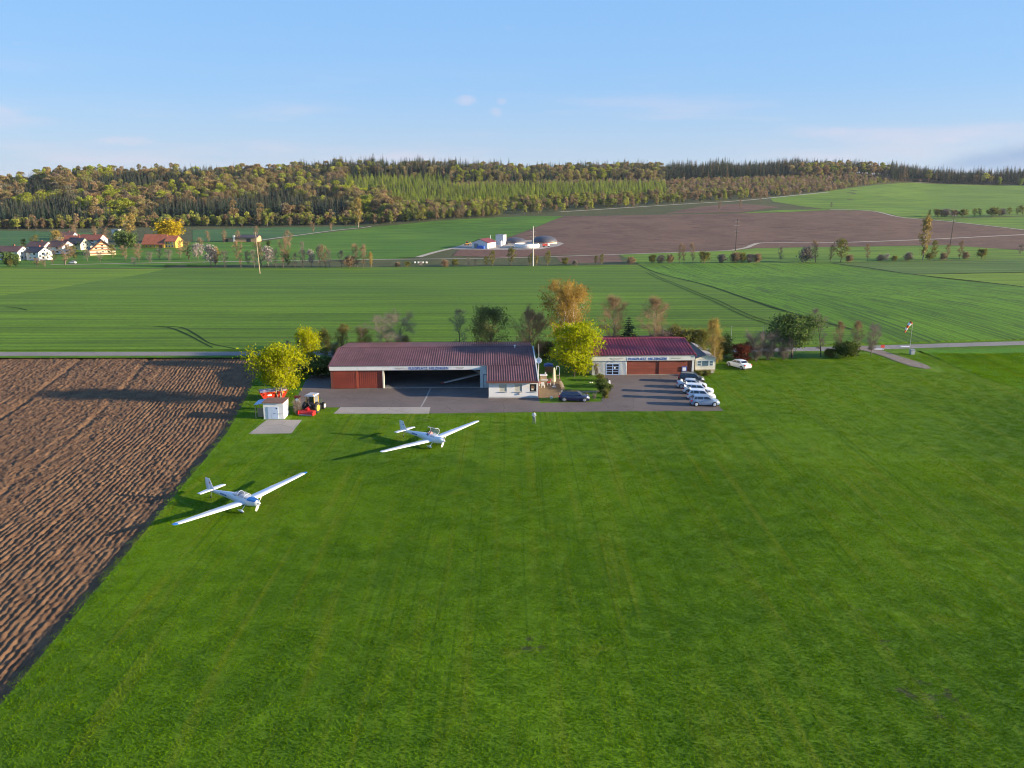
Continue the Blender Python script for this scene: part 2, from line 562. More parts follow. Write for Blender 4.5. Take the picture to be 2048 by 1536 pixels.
def soil_mat(name, a, b, pale, sc=1.0, bump=0.6, rot=0.0):
    m, nt, out = new_mat(name)
    g = NT(nt)
    c = g.map(g.coord(), rot=(0, 0, rot))
    n1 = g.noise(c, 0.5 * sc, 6, 0.68)
    n2 = g.noise(g.map(c, (1.0, 0.12, 1)), 2.2 * sc, 5, 0.7)
    n3 = g.noise(c, 9 * sc, 4, 0.7)
    col = g.mix(g.ramp(n1, 0.35, 0.65), a, b)
    col = g.mix(g.ramp(n2, 0.45, 0.7, 0, 0.6), col, a)
    col = g.mix(g.ramp(n3, 0.60, 0.72, 0, 0.7), col, pale)
    n4 = g.noise(g.map(c, (1.0, 0.3, 1), loc=(7, 3, 0)), 3.1 * sc, 5, 0.75)
    col = g.mix(g.ramp(n4, 0.54, 0.66, 0, 0.65), col, tuple(v * 0.4 for v in a))
    h = g.math('ADD', n3, g.math('MULTIPLY', n2, 0.6))
    g.princ(out, col, 0.92, g.bump(h, bump, 0.09 / sc), spec=0.1)
    return m

def paving_mat(name, a, b, c2, sc=1.0):
    m, nt, out = new_mat(name)
    g = NT(nt)
    c = g.coord()
    n1 = g.noise(c, 0.12 * sc, 6, 0.65)
    n2 = g.noise(c, 0.9 * sc, 6, 0.7)
    n3 = g.noise(c, 22 * sc, 3, 0.7)
    col = g.mix(g.ramp(n1, 0.35, 0.65), a, b)
    col = g.mix(g.ramp(n2, 0.52, 0.75, 0, 0.6), col, c2)
    col = g.scale_col(col, g.ramp(n3, 0.25, 0.75, 0.72, 1.28, False))
    oil = g.noise(g.map(c, (1, 1.6, 1), loc=(3, 8, 0)), 0.45 * sc, 6, 0.72)
    col = g.mix(g.ramp(oil, 0.58, 0.70, 0, 0.45), col, tuple(v * 0.45 for v in a))
    crack = g.node('ShaderNodeTexVoronoi', feature='DISTANCE_TO_EDGE')
    g.put(crack.inputs[0], c); crack.inputs['Scale'].default_value = 0.16
    col = g.mix(g.ramp(crack.outputs[0], 0.0, 0.012, 0.35, 0), col, (0.03, 0.028, 0.025))
    g.princ(out, col, 0.85, g.bump(n3, 0.25, 0.012), spec=0.25)
    return m

PATCH = []
for px, py, rx, ry, t in ((1060, 1295, 2.6, 3.0, 1.0), (1850, 1385, 4.2, 2.8, 1.0), (1775, 1290, 1.5, 4.0, 0.85), (1720, 1215, 2.2, 1.8, 0.8),
                          (1455, 1130, 1.9, 2.2, 0.9), (1960, 905, 8, 3, 0.7), (850, 838, 2.4, 2.0, 1.0), (1900, 1440, 4, 3, 0.75), (1600, 1180, 3, 3, 0.4)):
    q = gp(px, py)
    PATCH.append((q.x, q.y, rx, ry, t))
M_grass = grass_mat('mown airfield grass', (0.052, 0.114, 0.0035), (0.104, 0.188, 0.005), (0.175, 0.18, 0.014), 0.02, PATCH)
M_blade = grass_mat('grass blades', (0.066, 0.148, 0.0035), (0.134, 0.244, 0.005), (0.225, 0.235, 0.014), 0.02, PATCH, blades=True)
M_lawn = grass_mat('garden lawn', (0.045, 0.11, 0.004), (0.085, 0.17, 0.006), (0.14, 0.16, 0.016), 0.4, (), 0.5, 1.3, 0.2)
M_clover = grass_mat('lush meadow', (0.050, 0.145, 0.006), (0.090, 0.225, 0.008), (0.11, 0.2, 0.012), 0.5, (), 0.9, 0.5, 0.15)
M_rough = grass_mat('rough dry grass', (0.05, 0.065, 0.02), (0.085, 0.085, 0.03), (0.13, 0.10, 0.05), 1.57, (), 0.4, 0.5, 0.4)
M_crop = crop_mat('winter cereal', (0.075, 0.145, 0.008), (0.118, 0.205, 0.010), (0.045, 0.07, 0.014), math.radians(-1.0), 1.0, (13.5, 0.7))
_b0, _b1 = gp(1279, 530.5), gp(1709, 662)
PHI_R = math.atan2(_b1.y - _b0.y, _b1.x - _b0.x)      # drilling direction of the right-hand field
M_crop_r = crop_mat('winter cereal right', (0.065, 0.145, 0.006), (0.105, 0.210, 0.008), (0.032, 0.066, 0.012), -PHI_R, 1.0, (18.0, 0.85))
M_crop_y = crop_mat('young yellowish cereal', (0.115, 0.195, 0.008), (0.155, 0.235, 0.010), (0.09, 0.14, 0.02), math.radians(4), 0.6, None, 0.2)
M_crop_p = crop_mat('pale cereal strip', (0.070, 0.125, 0.022), (0.105, 0.165, 0.026), (0.07, 0.10, 0.03), 0.05, 0.6, (20.0, 0.3), 0.2)
M_green_far = crop_mat('far green field', (0.060, 0.140, 0.009), (0.100, 0.195, 0.012), (0.06, 0.12, 0.02), math.radians(3), 0.5, None, 0.2)
M_green_hill = crop_mat('far green hill field', (0.100, 0.175, 0.015), (0.145, 0.225, 0.018), (0.08, 0.14, 0.03), math.radians(-8), 0.3, (26.0, 0.3), 0.2)
M_green_dim = crop_mat('green field by the wood', (0.045, 0.11, 0.03), (0.075, 0.145, 0.035), (0.05, 0.09, 0.03), 0.0, 0.4, None, 0.2)
M_ground = grass_mat('scrubby ground', (0.055, 0.065, 0.022), (0.085, 0.085, 0.030), (0.14, 0.105, 0.05), 1.2, (), 0.3, 0.3, 0.4)
M_soil = soil_mat('ploughed soil', (0.125, 0.068, 0.038), (0.195, 0.110, 0.058), (0.34, 0.24, 0.15), 1.0, 0.8)
M_soil_far = soil_mat('far tilled soil', (0.120, 0.072, 0.052), (0.165, 0.100, 0.068), (0.20, 0.13, 0.09), 0.07, 0.2, 1.4)
M_soil_bank = soil_mat('raw earth bank', (0.12, 0.066, 0.05), (0.18, 0.098, 0.07), (0.22, 0.13, 0.09), 0.5, 0.8)
M_asphalt = paving_mat('worn asphalt', (0.110, 0.088, 0.080), (0.140, 0.112, 0.100), (0.165, 0.128, 0.100))
M_road = paving_mat('country road asphalt', (0.19, 0.17, 0.16), (0.23, 0.205, 0.19), (0.16, 0.14, 0.125))
M_concrete = paving_mat('pale concrete', (0.27, 0.235, 0.20), (0.33, 0.29, 0.245), (0.23, 0.19, 0.155), 1.0)
M_hfloor = paving_mat('hangar floor concrete', (0.13, 0.13, 0.14), (0.17, 0.17, 0.175), (0.10, 0.10, 0.11), 1.2)
M_gravel = soil_mat('gravel track', (0.19, 0.15, 0.12), (0.24, 0.20, 0.165), (0.32, 0.28, 0.24), 2.0, 0.4)
M_track = pmat('pale farm track', (0.33, 0.285, 0.22), 0.9, 0.15, 0.2)
M_rut = soil_mat('wheel rut in the crop', (0.018, 0.036, 0.010), (0.026, 0.05, 0.013), (0.05, 0.06, 0.03), 1.0, 0.4)
M_terrace = soil_mat('sandy terrace', (0.15, 0.105, 0.06), (0.19, 0.135, 0.08), (0.24, 0.19, 0.13), 3.0, 0.4)

# ------------------------------------------------------------------ the land: one sheet to the horizon
def axis(parts):
    out = []
    for a, b, st in parts:
        out += list(np.arange(a, b, st))
    return np.array(out + [parts[-1][1]], float)
gx = axis([(-9000, -1500, 500), (-1500, -700, 50), (-700, 700, 10), (700, 1500, 50), (1500, 9000, 500)])
gy = axis([(-1500, 0, 150), (0, 160, 10), (160, 1700, 10), (1700, 2500, 50), (2500, 12000, 500)])
GX, GY = np.meshgrid(gx, gy, indexing='xy')
GZ = terrain(GX, GY) - np.where(GY < 150, 0.7, np.where(GY < 175, 0.7 * (175 - GY) / 25, 0.0)) - 0.02
V = np.stack([GX, GY, GZ], -1).reshape(-1, 3)
nx_, ny_ = len(gx), len(gy)
idx = np.arange(nx_ * ny_).reshape(ny_, nx_)
F = np.stack([idx[:-1, :-1], idx[:-1, 1:], idx[1:, 1:], idx[1:, :-1]], -1).reshape(-1, 4)
def np_mesh(name, V, F, mat, smooth=False):
    V = np.ascontiguousarray(V, dtype=np.float32); F = np.ascontiguousarray(F, dtype=np.int32)
    me = bpy.data.meshes.new(name)
    n = F.shape[1]
    me.vertices.add(len(V)); me.vertices.foreach_set('co', V.ravel())
    me.loops.add(F.size); me.loops.foreach_set('vertex_index', F.ravel())
    me.polygons.add(len(F)); me.polygons.foreach_set('loop_start', np.arange(0, F.size, n, dtype=np.int32))
    if smooth:
        me.polygons.foreach_set('use_smooth', np.ones(len(F), dtype=bool))
    me.update(calc_edges=True)
    if mat:
        me.materials.append(mat)
    return me
tag(mesh_obj('ground', np_mesh('ground', V, F, M_ground, True)), None, kind='structure')

# airfield turf, a low lip above the ploughed land
EDGE = [(-28.2, 0), (-31.9, 45.2), (-33.9, 70), (-36.5, 101.5), (-40.2, 123.2), (-43.5, 140), (-45.0, 147.6)]
turf_poly = [(-26, -60)] + EDGE + [(-20, 147.9), (20, 149.2), (66, 152.2), (104, 156.8), (180, 166), (220, 166), (220, -60)]
sheet('airfield_grass', turf_poly, 0.0, M_grass, 0, skirt=0.65)
# lush meadow on the right beside the gravel track
MEADOW = pxpoly([(1836, 700), (1900, 727), (1960, 752), (2048, 779), (2180, 812)]) + [(170, 164), (104, 156.2), (76, 152.2)]
sheet('meadow', MEADOW, 0.03, M_clover, 0)

# ploughed field, real furrows and clods
def ploughed():
    us = np.arange(0, 112, 0.12)          # across, from the turf edge leftwards
    vs = np.concatenate([np.arange(42, 90, 0.17), np.arange(90, 147.8, 0.26)])
    ey = [p[1] for p in EDGE]; ex = [p[0] for p in EDGE]
    out_v, W = [], []
    U, Vv = np.meshgrid(us, vs, indexing='xy')
    X0 = np.interp(Vv, ey, ex)
    keep_l = Vv * (-0.655) - 6
    X = X0 - U
    h = -0.16 * np.clip(U / 0.3, 0, 1)
    edge = np.clip((U - 0.3) / 0.6, 0, 1)
    wob = (vnoise(U * 0.2, Vv * 0.05, 3) - .5) * 0.35 + (vnoise(U * .8, Vv * .6, 33) - .5) * .22
    rows = np.clip((17 - U) / 3, 0, 1) * np.clip((U - 0.6) / 1, 0, 1)
    ridge = 0.5 + 0.5 * np.cos((U + wob) * 2 * math.pi / 0.58)
    h += rows * (ridge - 0.5) * 0.095 * (0.5 + 1.0 * vnoise(U * 0.7, Vv * 0.5, 5))
    cl = vnoise(U * 2.3, Vv * 1.5, 8); cl2 = vnoise(U * 5.5, Vv * 4.0, 9); st = vnoise(U * 2.1 + 0.1 * np.sin(Vv * .1), Vv * 0.12, 10)
    rough = edge * (0.75 * rows + (1 - rows))
    cl3 = vnoise(U * 3.7 + 50, Vv * 3.1, 19)
    h += edge * np.clip(cl3 - .55, 0, 1) * .22
    h += rough * ((np.clip(cl - 0.42, 0, 1) * 0.14) + (cl2 - 0.5) * 0.11 + (st - 0.5) * 0.08)
    for u0, d in ((19.0, 0.10), (31.5, 0.13), (46, 0.1), (61, .12)):          # dead furrows
        uu = U + wob * 1.5
        h -= d * np.exp(-((uu - u0 - (Vv - 90) * 0.03) / 0.42) ** 2)
    h += (vnoise(U * 0.15, Vv * 0.12, 12) - .5) * 0.12
    Z = h - 0.12
    P = np.stack([X, Vv, Z], -1).reshape(-1, 3)
    n0, n1 = len(us), len(vs)
    ii = np.arange(n0 * n1).reshape(n1, n0)
    F = np.stack([ii[:-1, :-1], ii[1:, :-1], ii[1:, 1:], ii[:-1, 1:]], -1).reshape(-1, 4)
    ok = (X > keep_l)[:-1, :-1].reshape(-1)
    F = F[ok]
    used = np.unique(F); re = np.zeros(len(P), np.int64); re[used] = np.arange(len(used))
    o = mesh_obj('ploughed_field', np_mesh('ploughed_field', P[used], re[F], M_soil, True))
    o['kind'] = 'structure'
    sheet('ploughed_field_margin', [(-400, 30), (-400, 147.5), (-47, 147.5), (-40, 110), (-36, 60), (-34, 30)], -0.62, M_soil, 0, flat=0.0)
ploughed()

# country road and lane, aprons
ROAD = [(-400, 146.5), (-200, 149.0), (-95, 149.6), (-47, 149.9), (-10, 150.6), (20, 151.8), (45, 153.0), (66, 155.0), (102, 160.0), (170, 168.5), (400, 196)]
ribbon('road', ROAD, 3.4, 0.03, M_road)
ribbon('road_verge', [(p[0], p[1] - 0.2) for p in ROAD], 6.4, 0.012, M_lawn)
APRON = pxpoly([(585, 815), (603, 778), (612, 760)]) + [(-33.0, 131), (-33.5, 140), (-33.0, 148.4), (-29.4, 148.6), (-29.2, 140), (-29.0, 131), (-28.5, 125.5), (-3.4, 126.5), (-3.4, 119.5), (4.0, 119.5), (4.0, 115.6), (13.0, 116.4), (14.0, 122.0), (14.4, 133.5), (30.4, 134.2)] + pxpoly([(1414, 785), (1447, 822), (1200, 823), (860, 827), (858, 815)])
sheet('apron', APRON, 0.018, M_asphalt, 0)
sheet('apron_slab', pxpoly([(667, 827.5), (681, 814.5), (861, 814.5), (858, 827.5)]), 0.022, M_concrete, 0)
sheet('shed_pad', pxpoly([(497, 868), (534, 839.5), (604, 840), (583, 867)]), 0.02, M_concrete, 0)
ribbon('apron_seam', [gp(861, 777)[:2], gp(850, 800)[:2], gp(842, 814)[:2]], 0.22, 0.025, pmat('pale joint', (0.26, 0.24, 0.22), 0.9))
sheet('parking_patch', [(-33.5, 141), (-33.3, 147.5), (-24, 147.8), (-24, 142)], 0.014, M_road, 0)
sheet('garden_lawn', [(4.2, 120.9), (6.9, 121.0), (6.9, 129), (4.4, 129), (4.4, 147), (13, 147.5), (13.0, 132), (13.9, 132), (13.4, 121.6), (12.9, 117.0), (9.0, 116.4), (7.0, 116.6), (6.9, 117.9), (4.2, 117.9)], 0.026, M_lawn, 0)
sheet('terrace', pxpoly([(1076, 797), (1076, 757), (1121, 757), (1124, 781), (1122, 795)]), 0.032, M_terrace, 0)
ribbon('garden_path', [gp(1120, 784)[:2], gp(1160, 784)[:2], gp(1204, 783)[:2]], 0.95, 0.036, M_gravel)
ribbon('gravel_track', [gp(1718, 694)[:2], gp(1752, 703)[:2], gp(1800, 719)[:2], gp(1832, 730)[:2], gp(1857, 738)[:2]], [5.5, 3.4, 2.8, 3.4, 3.2, 1.2], 0.07, M_gravel)
#sheet('mown_strip', [(66.5, 149.5), (73, 151.5), (80, 144.5), (93, 136.5), (90, 133.5), (76, 141)], 0.05, M_rough, 0)

# fields beyond the road, draped polygons
R_ = lambda a, b, n=6: [(a[0] + (b[0] - a[0]) * k / n, a[1] + (b[1] - a[1]) * k / n) for k in range(n + 1)]
rd = lambda x: float(np.interp(x, [p[0] for p in ROAD], [p[1] for p in ROAD]))
BND = pxpoly([(1279, 530.5), (1380, 562), (1492, 597), (1595, 630), (1709, 662)]) + [(65.0, rd(65) + 3.1)]
near = [(x, rd(x) + 3.0) for x in (45, 20, -10, -47, -95, -200, -340)]
F1 = BND + near + pxpoly([(-60, 612), (0, 592), (100, 580), (200, 562), (335, 537), (600, 536), (1000, 533)])
sheet('cereal_field', F1, 0.16, M_crop, 20, skirt=0.5)
F0 = pxpoly([(-200, 640), (0, 592.5), (100, 580.5), (200, 562.5), (334, 537.5), (150, 538), (0, 537), (-200, 536)])
sheet('young_cereal_field', F0, 0.10, M_crop_y, 20)
F2 = BND[::-1] + pxpoly([(1400, 528), (1560, 528), (1664, 527), (1808, 547.5), (2048, 575), (2300, 604)]) + [(x, rd(x) + 3.2) for x in (240, 170, 102, 80)]
sheet('cereal_field_right', F2, 0.20, M_crop_r, 20, skirt=0.5)
sheet('cereal_strip', pxpoly([(1664, 526.5), (1808, 547), (1830, 548.5), (2048, 545), (2300, 541), (2300, 512), (2048, 518), (1900, 522)]), 0.12, M_crop_p, 20)
sheet('cereal_strip_yellow', pxpoly([(1832, 549.2), (2048, 574.5), (2300, 603), (2300, 541.8), (2048, 545.6)]), 0.1, M_crop_y, 20)
sheet('grass_strip', pxpoly([(330, 536.5), (1000, 532.3), (1279, 529.8), (1240, 509), (1000, 517), (760, 520), (330, 525)]), 0.05, M_rough, 20)
sheet('tilled_strip', pxpoly([(1125, 527), (1245, 525), (1236, 510), (1110, 512)]), 0.08, M_soil_far, 20)
sheet('orchard_meadow', pxpoly([(-100, 536), (328, 536), (330, 525), (760, 519.5), (830, 516), (640, 512), (520, 500), (515, 484), (390, 484), (200, 492), (-100, 505)]), 0.05, M_green_far, 20)
sheet('green_field', pxpoly([(505, 487), (600, 471), (745, 454), (900, 440), (1050, 432.5), (1127, 432.5), (1085, 449), (1038, 467), (985, 482), (925, 490), (832, 514.5), (640, 517), (520, 505)]), 0.08, M_green_far, 20)
PL = pxpoly([(1128, 432.5), (1240, 431), (1477, 427), (1567, 425), (1658, 421), (1745, 423), (1792, 433), (1887, 443), (2048, 461), (2300, 490), (2300, 508), (2048, 500.5), (1895, 490), (1512, 496), (1480, 499.5), (1238, 508.5), (1110, 511), (1000, 516), (905, 511), (920, 496), (986, 482.5), (1039, 467.5), (1086, 449.5)])
sheet('tilled_field', PL, 0.06, M_soil_far, 20)
sheet('green_margin', pxpoly([(1238, 509), (1480, 500), (1512, 496.6), (1895, 490.6), (2048, 501), (2300, 510), (2300, 512), (2048, 517.5), (1664, 526), (1560, 527.5), (1280, 529.5)]), 0.09, M_green_hill, 20)
sheet('hill_field', pxpoly([(1540, 396), (1640, 385), (1750, 370), (1830, 365.5), (2048, 371), (2300, 378), (2300, 445), (2048, 431), (1850, 436.5), (1812, 437), (1785, 429), (1746, 421.5), (1660, 419.5), (1600, 412), (1545, 403)]), 0.10, M_green_hill, 20)
sheet('hill_field_lower', pxpoly([(1852, 438), (2048, 433), (2300, 447), (2300, 486), (2048, 459), (1890, 441.5)]), 0.1, M_green_hill, 20)
sheet('brown_plot', pxpoly([(1330, 427), (1400, 413), (1480, 407), (1562, 414), (1480, 425)]), 0.1, M_soil_far, 20)
sheet('green_plot', pxpoly([(1478, 426.3), (1565, 420), (1652, 418.6), (1656, 420.6), (1567, 424.4)]), 0.12, M_green_hill, 20)
sheet('wood_meadow', pxpoly([(-100, 462), (0, 461), (190, 466), (200, 490), (-100, 502)]), 0.08, M_green_dim, 20)
sheet('wood_meadow_right', pxpoly([(385, 460), (560, 455), (735, 451), (600, 469), (515, 483), (385, 483)]), 0.08, M_green_dim, 20)
sheet('biogas_yard', pxpoly([(905, 499), (930, 487), (1000, 480), (1105, 481), (1128, 487), (1118, 492), (1080, 499), (1000, 499.8)]), 0.12, M_concrete, 20)
sheet('earth_bank', pxpoly([(905, 512), (918, 500), (1000, 500.4), (1085, 499.6), (1122, 492), (1148, 500), (1125, 510), (1000, 515)]), 0.14, M_soil_bank, 20)
# tracks
for nm, pts, w in (('farm_track', [(505, 483), (560, 475.5), (600, 470.3), (680, 460), (742, 453)], 3.2),
                   ('farm_track', [(836, 515), (870, 505), (905, 497), (925, 492)], 4.0),
                   ('farm_track', [(1461, 501.5), (1492, 496), (1505, 490.5), (1520, 486.6), (1560, 486), (1674, 485.6), (1860, 479), (2048, 469.6), (2300, 459)], 3.4),
                   ('farm_track', [(1120, 424), (1240, 416.5), (1453, 403.5), (1560, 394), (1658, 384.3)], 4.5),
                   ('farm_track', [(1660, 419.2), (1745, 422.6), (1800, 434.5), (1887, 442.3), (2048, 460.2)], 3.4),
                   ('farm_track', [(100, 530.5), (330, 526), (520, 523), (760, 519.6), (1000, 516.7), (1240, 509.2), (1461, 501.5)], 2.4),
                   ('farm_track', [(1830, 364.8), (1950, 367), (2048, 371.2)], 4.0),
                   ('farm_track', [(1500, 372), (1540, 370), (1570, 372)], 4.0)):
    ribbon(nm, [gp(*p)[:2] for p in pts], w, 0.22, M_track)
# wheel ruts and field seams in the cereals
for pts, w in (([(260, 653), (320, 654.5), (350, 660), (378, 672), (400, 684), (425, 697)], 0.42),
               ([(325, 653.5), (365, 657), (395, 672), (420, 688), (470, 699)], 0.42),
               ([(10, 615), (35, 617), (55, 622)], 0.5)):
    ribbon('wheel_rut', [gp(*p)[:2] for p in pts], w, 0.185, M_rut)
for pts, w in (([(1279, 531), (1380, 563), (1492, 598), (1595, 631), (1706, 661)], 0.9),
               ([(1300, 545), (1380, 580), (1440, 604), (1500, 632), (1560, 650), (1620, 668)], 0.35),
               ([(1292, 545), (1370, 580), (1428, 604), (1486, 632), (1545, 652), (1600, 668)], 0.35),
               ([(1664, 527), (1738, 536.5), (1808, 547.3), (1920, 560), (2048, 575)], 2.0),
               ([(1832, 549), (1940, 547), (2048, 545.2)], 1.2)):
    ribbon('field_seam', [gp(*p)[:2] for p in pts], w, 0.225, M_rut)
# ------------------------------------------------------------------ building materials
M_white = pmat('white render', (0.72, 0.71, 0.68), 0.8, 0.06, 0.7, 0.15, 40, 0.01, dirt=(0.5, 0.48, 0.43))
M_plinth = pmat('grey plinth', (0.42, 0.41, 0.40), 0.85, 0.12, 1.2)
M_fascia = pmat('white sheet fascia', (0.66, 0.67, 0.66), 0.5, 0.06, 0.5, dirt=(0.45, 0.44, 0.38))
M_fascia_old = pmat('weathered white fascia', (0.58, 0.58, 0.53), 0.6, 0.12, 0.9, dirt=(0.34, 0.35, 0.26))
M_ribbed = pmat('white ribbed cladding', (0.64, 0.65, 0.62), 0.45, 0.06, 0.8, dirt=(0.45, 0.42, 0.34))
M_red = pmat('red-brown door steel', (0.24, 0.043, 0.022), 0.6, 0.14, 0.5, dirt=(0.15, 0.04, 0.025))
M_red_rib = pmat('red-brown door rib', (0.30, 0.06, 0.028), 0.55, 0.1, 0.8)
M_red2 = pmat('red-brown timber door', (0.22, 0.048, 0.024), 0.65, 0.2, 0.7, dirt=(0.13, 0.04, 0.025), stretch=(0.3, 1, 3))
def roof_mat(name, a, b, moss, sc=1.0):
    m, nt, out = new_mat(name)
    g = NT(nt)
    c = g.node('ShaderNodeNewGeometry').outputs['Position']
    r = g.node('ShaderNodeObjectInfo').outputs['Random']
    n1 = g.noise(c, 0.35 * sc, 6, 0.66)
    n2 = g.noise(g.map(c, (1, 0.15, 1)), 2.6 * sc, 5, 0.7)
    n3 = g.noise(c, 11, 3, 0.7)
    col = g.mix(g.ramp(n1, 0.35, 0.65), a, b)
    col = g.mix(g.ramp(n2, 0.5, 0.78, 0, 0.55), col, moss)
    col = g.scale_col(col, g.ramp(r, 0, 1, 0.86, 1.14, False))
    col = g.scale_col(col, g.ramp(n3, 0.3, 0.7, 0.85, 1.15, False))
    g.princ(out, col, 0.72, g.bump(n3, 0.15, 0.01), spec=0.35)
    return m
M_eternit = roof_mat('corrugated fibre cement', (0.100, 0.040, 0.042), (0.130, 0.056, 0.055), (0.16, 0.10, 0.10))
M_redmetal = roof_mat('wine red trapezoid steel', (0.26, 0.045, 0.062), (0.30, 0.055, 0.072), (0.22, 0.045, 0.06))
M_dark = pmat('dark steel', (0.03, 0.03, 0.034), 0.5, 0.2, 2)
M_grey = pmat('grey steel', (0.22, 0.22, 0.23), 0.5, 0.12, 2)
M_alu = pmat('bare aluminium', (0.55, 0.56, 0.58), 0.35, 0.1, 3, metal=0.6)
M_letter = pmat('dark blue lettering', (0.025, 0.06, 0.28), 0.4, 0.05, 3)
M_blue = pmat('blue paint', (0.035, 0.10, 0.38), 0.4, 0.05, 3)
M_blueframe = pmat('light blue frame paint', (0.30, 0.42, 0.66), 0.5, 0.06, 3)
M_sign_red = pmat('sign red', (0.45, 0.03, 0.025), 0.5, 0.06, 3)
M_whitep = pmat('white gloss paint', (0.78, 0.78, 0.78), 0.3, 0.03, 2)
M_cream = pmat('cream paint', (0.66, 0.62, 0.50), 0.6, 0.07, 1.5)
M_shutter = pmat('cream roller shutter', (0.52, 0.50, 0.42), 0.6, 0.06, 2)
M_wood = pmat('oiled wood', (0.20, 0.11, 0.055), 0.7, 0.25, 2, stretch=(1, 1, 6))
M_woodpale = pmat('pale weathered wood', (0.36, 0.27, 0.17), 0.75, 0.22, 2, stretch=(1, 1, 6))
M_brown_trim = pmat('brown trim', (0.16, 0.05, 0.035), 0.6, 0.15, 1.5)
M_glassdark = pmat('dark window glass', (0.015, 0.018, 0.025), 0.08, 0.1, 2, spec=0.8)
M_lampgrey = pmat('dull grey lamp housing', (0.40, 0.40, 0.36), 0.6, 0.15, 3)
M_inside = pmat('hangar inside lining', (0.22, 0.22, 0.23), 0.85, 0.2, 0.6)

def corrugated_sheet(w, l, pitch=0.18, amp=0.035, mat=None, th=0.02, trap=False):
    """sheet lying along +y (up the slope), w wide in x: one shared mesh of sine or trapezoid waves"""
    xs, zs = [], []
    n = int(round(w / pitch))
    for k in range(n):
        if trap:
            for a, z in ((0.0, 0), (0.60, 0), (0.68, amp), (0.92, amp)):
                xs.append((k + a) * pitch); zs.append(z)
        else:
            for a in (0, 0.25, 0.5, 0.75):
                xs.append((k + a) * pitch); zs.append(amp * math.sin(2 * math.pi * a))
    xs.append(w); zs.append(0)
    N = len(xs)
    V = [(x, 0, z) for x, z in zip(xs, zs)] + [(x, l, z) for x, z in zip(xs, zs)] + [(x, 0, z - th) for x, z in zip(xs, zs)]
    F = [(i, i + 1, N + i + 1, N + i) for i in range(N - 1)] + [(2 * N + i, 2 * N + i + 1, i + 1, i) for i in range(N - 1)]
    me = bpy.data.meshes.new('roof_sheet')
    me.from_pydata(V, [], F)
    me.materials.append(mat)
    return me

def lay_sheets(parent, x0, x1, p_lo, p_hi, w, rows, mat, trap=False, pitch=0.36, lap=0.08, amp=0.035):
    """cover a slope from (y,z) p_lo up to p_hi, between x0 and x1, with overlapping sheets"""
    dy, dz = p_hi[0] - p_lo[0], p_hi[1] - p_lo[1]
    L = math.hypot(dy, dz); ang = math.atan2(dz, dy) if dy > 0 else math.atan2(dz, -dy)
    ncol = max(1, int(round((x1 - x0) / w))); ww = (x1 - x0) / ncol
    l = L / rows
    me = corrugated_sheet(ww, l + lap, ww / round(ww / pitch), amp, mat, trap=trap)
    for r in range(rows):
        for k in range(ncol):
            o = mesh_obj('roof_sheet', me, parent)
            t = r * l / L
            if dy > 0:
                o.location = (x0 + k * ww, p_lo[0] + dy * t, p_lo[1] + dz * t + 0.06 + 0.018 * (rows - r) + 0.006 * (k % 2))
                o.rotation_euler = (ang, 0, random.uniform(-.002, .002))
            else:
                o.location = (x0 + (k + 1) * ww, p_lo[0] + dy * t, p_lo[1] + dz * t + 0.06 + 0.018 * (rows - r) + 0.006 * (k % 2))
                o.rotation_euler = (ang, 0, math.pi)

def text_words(words, size, mat, parent, loc, width, gap, bold=0.014):
    n = sum(len(w) for w in words)
    x = loc[0] - width / 2
    lw = (width - gap * (len(words) - 1)) / n
    for w in words:
        ww = lw * len(w)
        text_part(w, size, mat, parent, (x + ww / 2, loc[1], loc[2]), (math.pi / 2, 0, 0), ww, 'sign_word', bold)
        x += ww + gap

def text_part(txt, size, mat, parent, loc, rot, width=None, name='sign_lettering', bold=0.012):
    cu = bpy.data.curves.new('t', 'FONT')
    cu.body = txt; cu.size = size; cu.extrude = 0.012; cu.offset = bold; cu.align_x = 'CENTER'; cu.space_character = 1.12; cu.space_word = 1.35
    t = bpy.data.objects.new('t', cu)
    COL.objects.link(t)
    bpy.context.view_layer.update()
    me = bpy.data.meshes.new_from_object(t.evaluated_get(bpy.context.evaluated_depsgraph_get()))
    bpy.data.objects.remove(t); bpy.data.curves.remove(cu)
    me.name = name
    me.materials.clear(); me.materials.append(mat)
    if width:
        xs = [v.co.x for v in me.vertices]
        k = width / (max(xs) - min(xs))
        for v in me.vertices:
            v.co.x *= k
    o = mesh_obj(name, me, parent)
    o.location = loc; o.rotation_euler = rot
    return o

def emblem(parent, x, y, z, w, flip=1):
    """grey glider-like badge beside the lettering: long flat trapezoid with a stepped lower edge"""
    m = MB()
    m.prism([(x - flip * w / 2, z + .13), (x + flip * w / 2, z + .13), (x + flip * w * .42, z + .02), (x + flip * w * .1, z - .05), (x - flip * w * .34, z - .09)], y - 0.03, y, 'y')
    return m.build('emblem', M_lampgrey, parent)

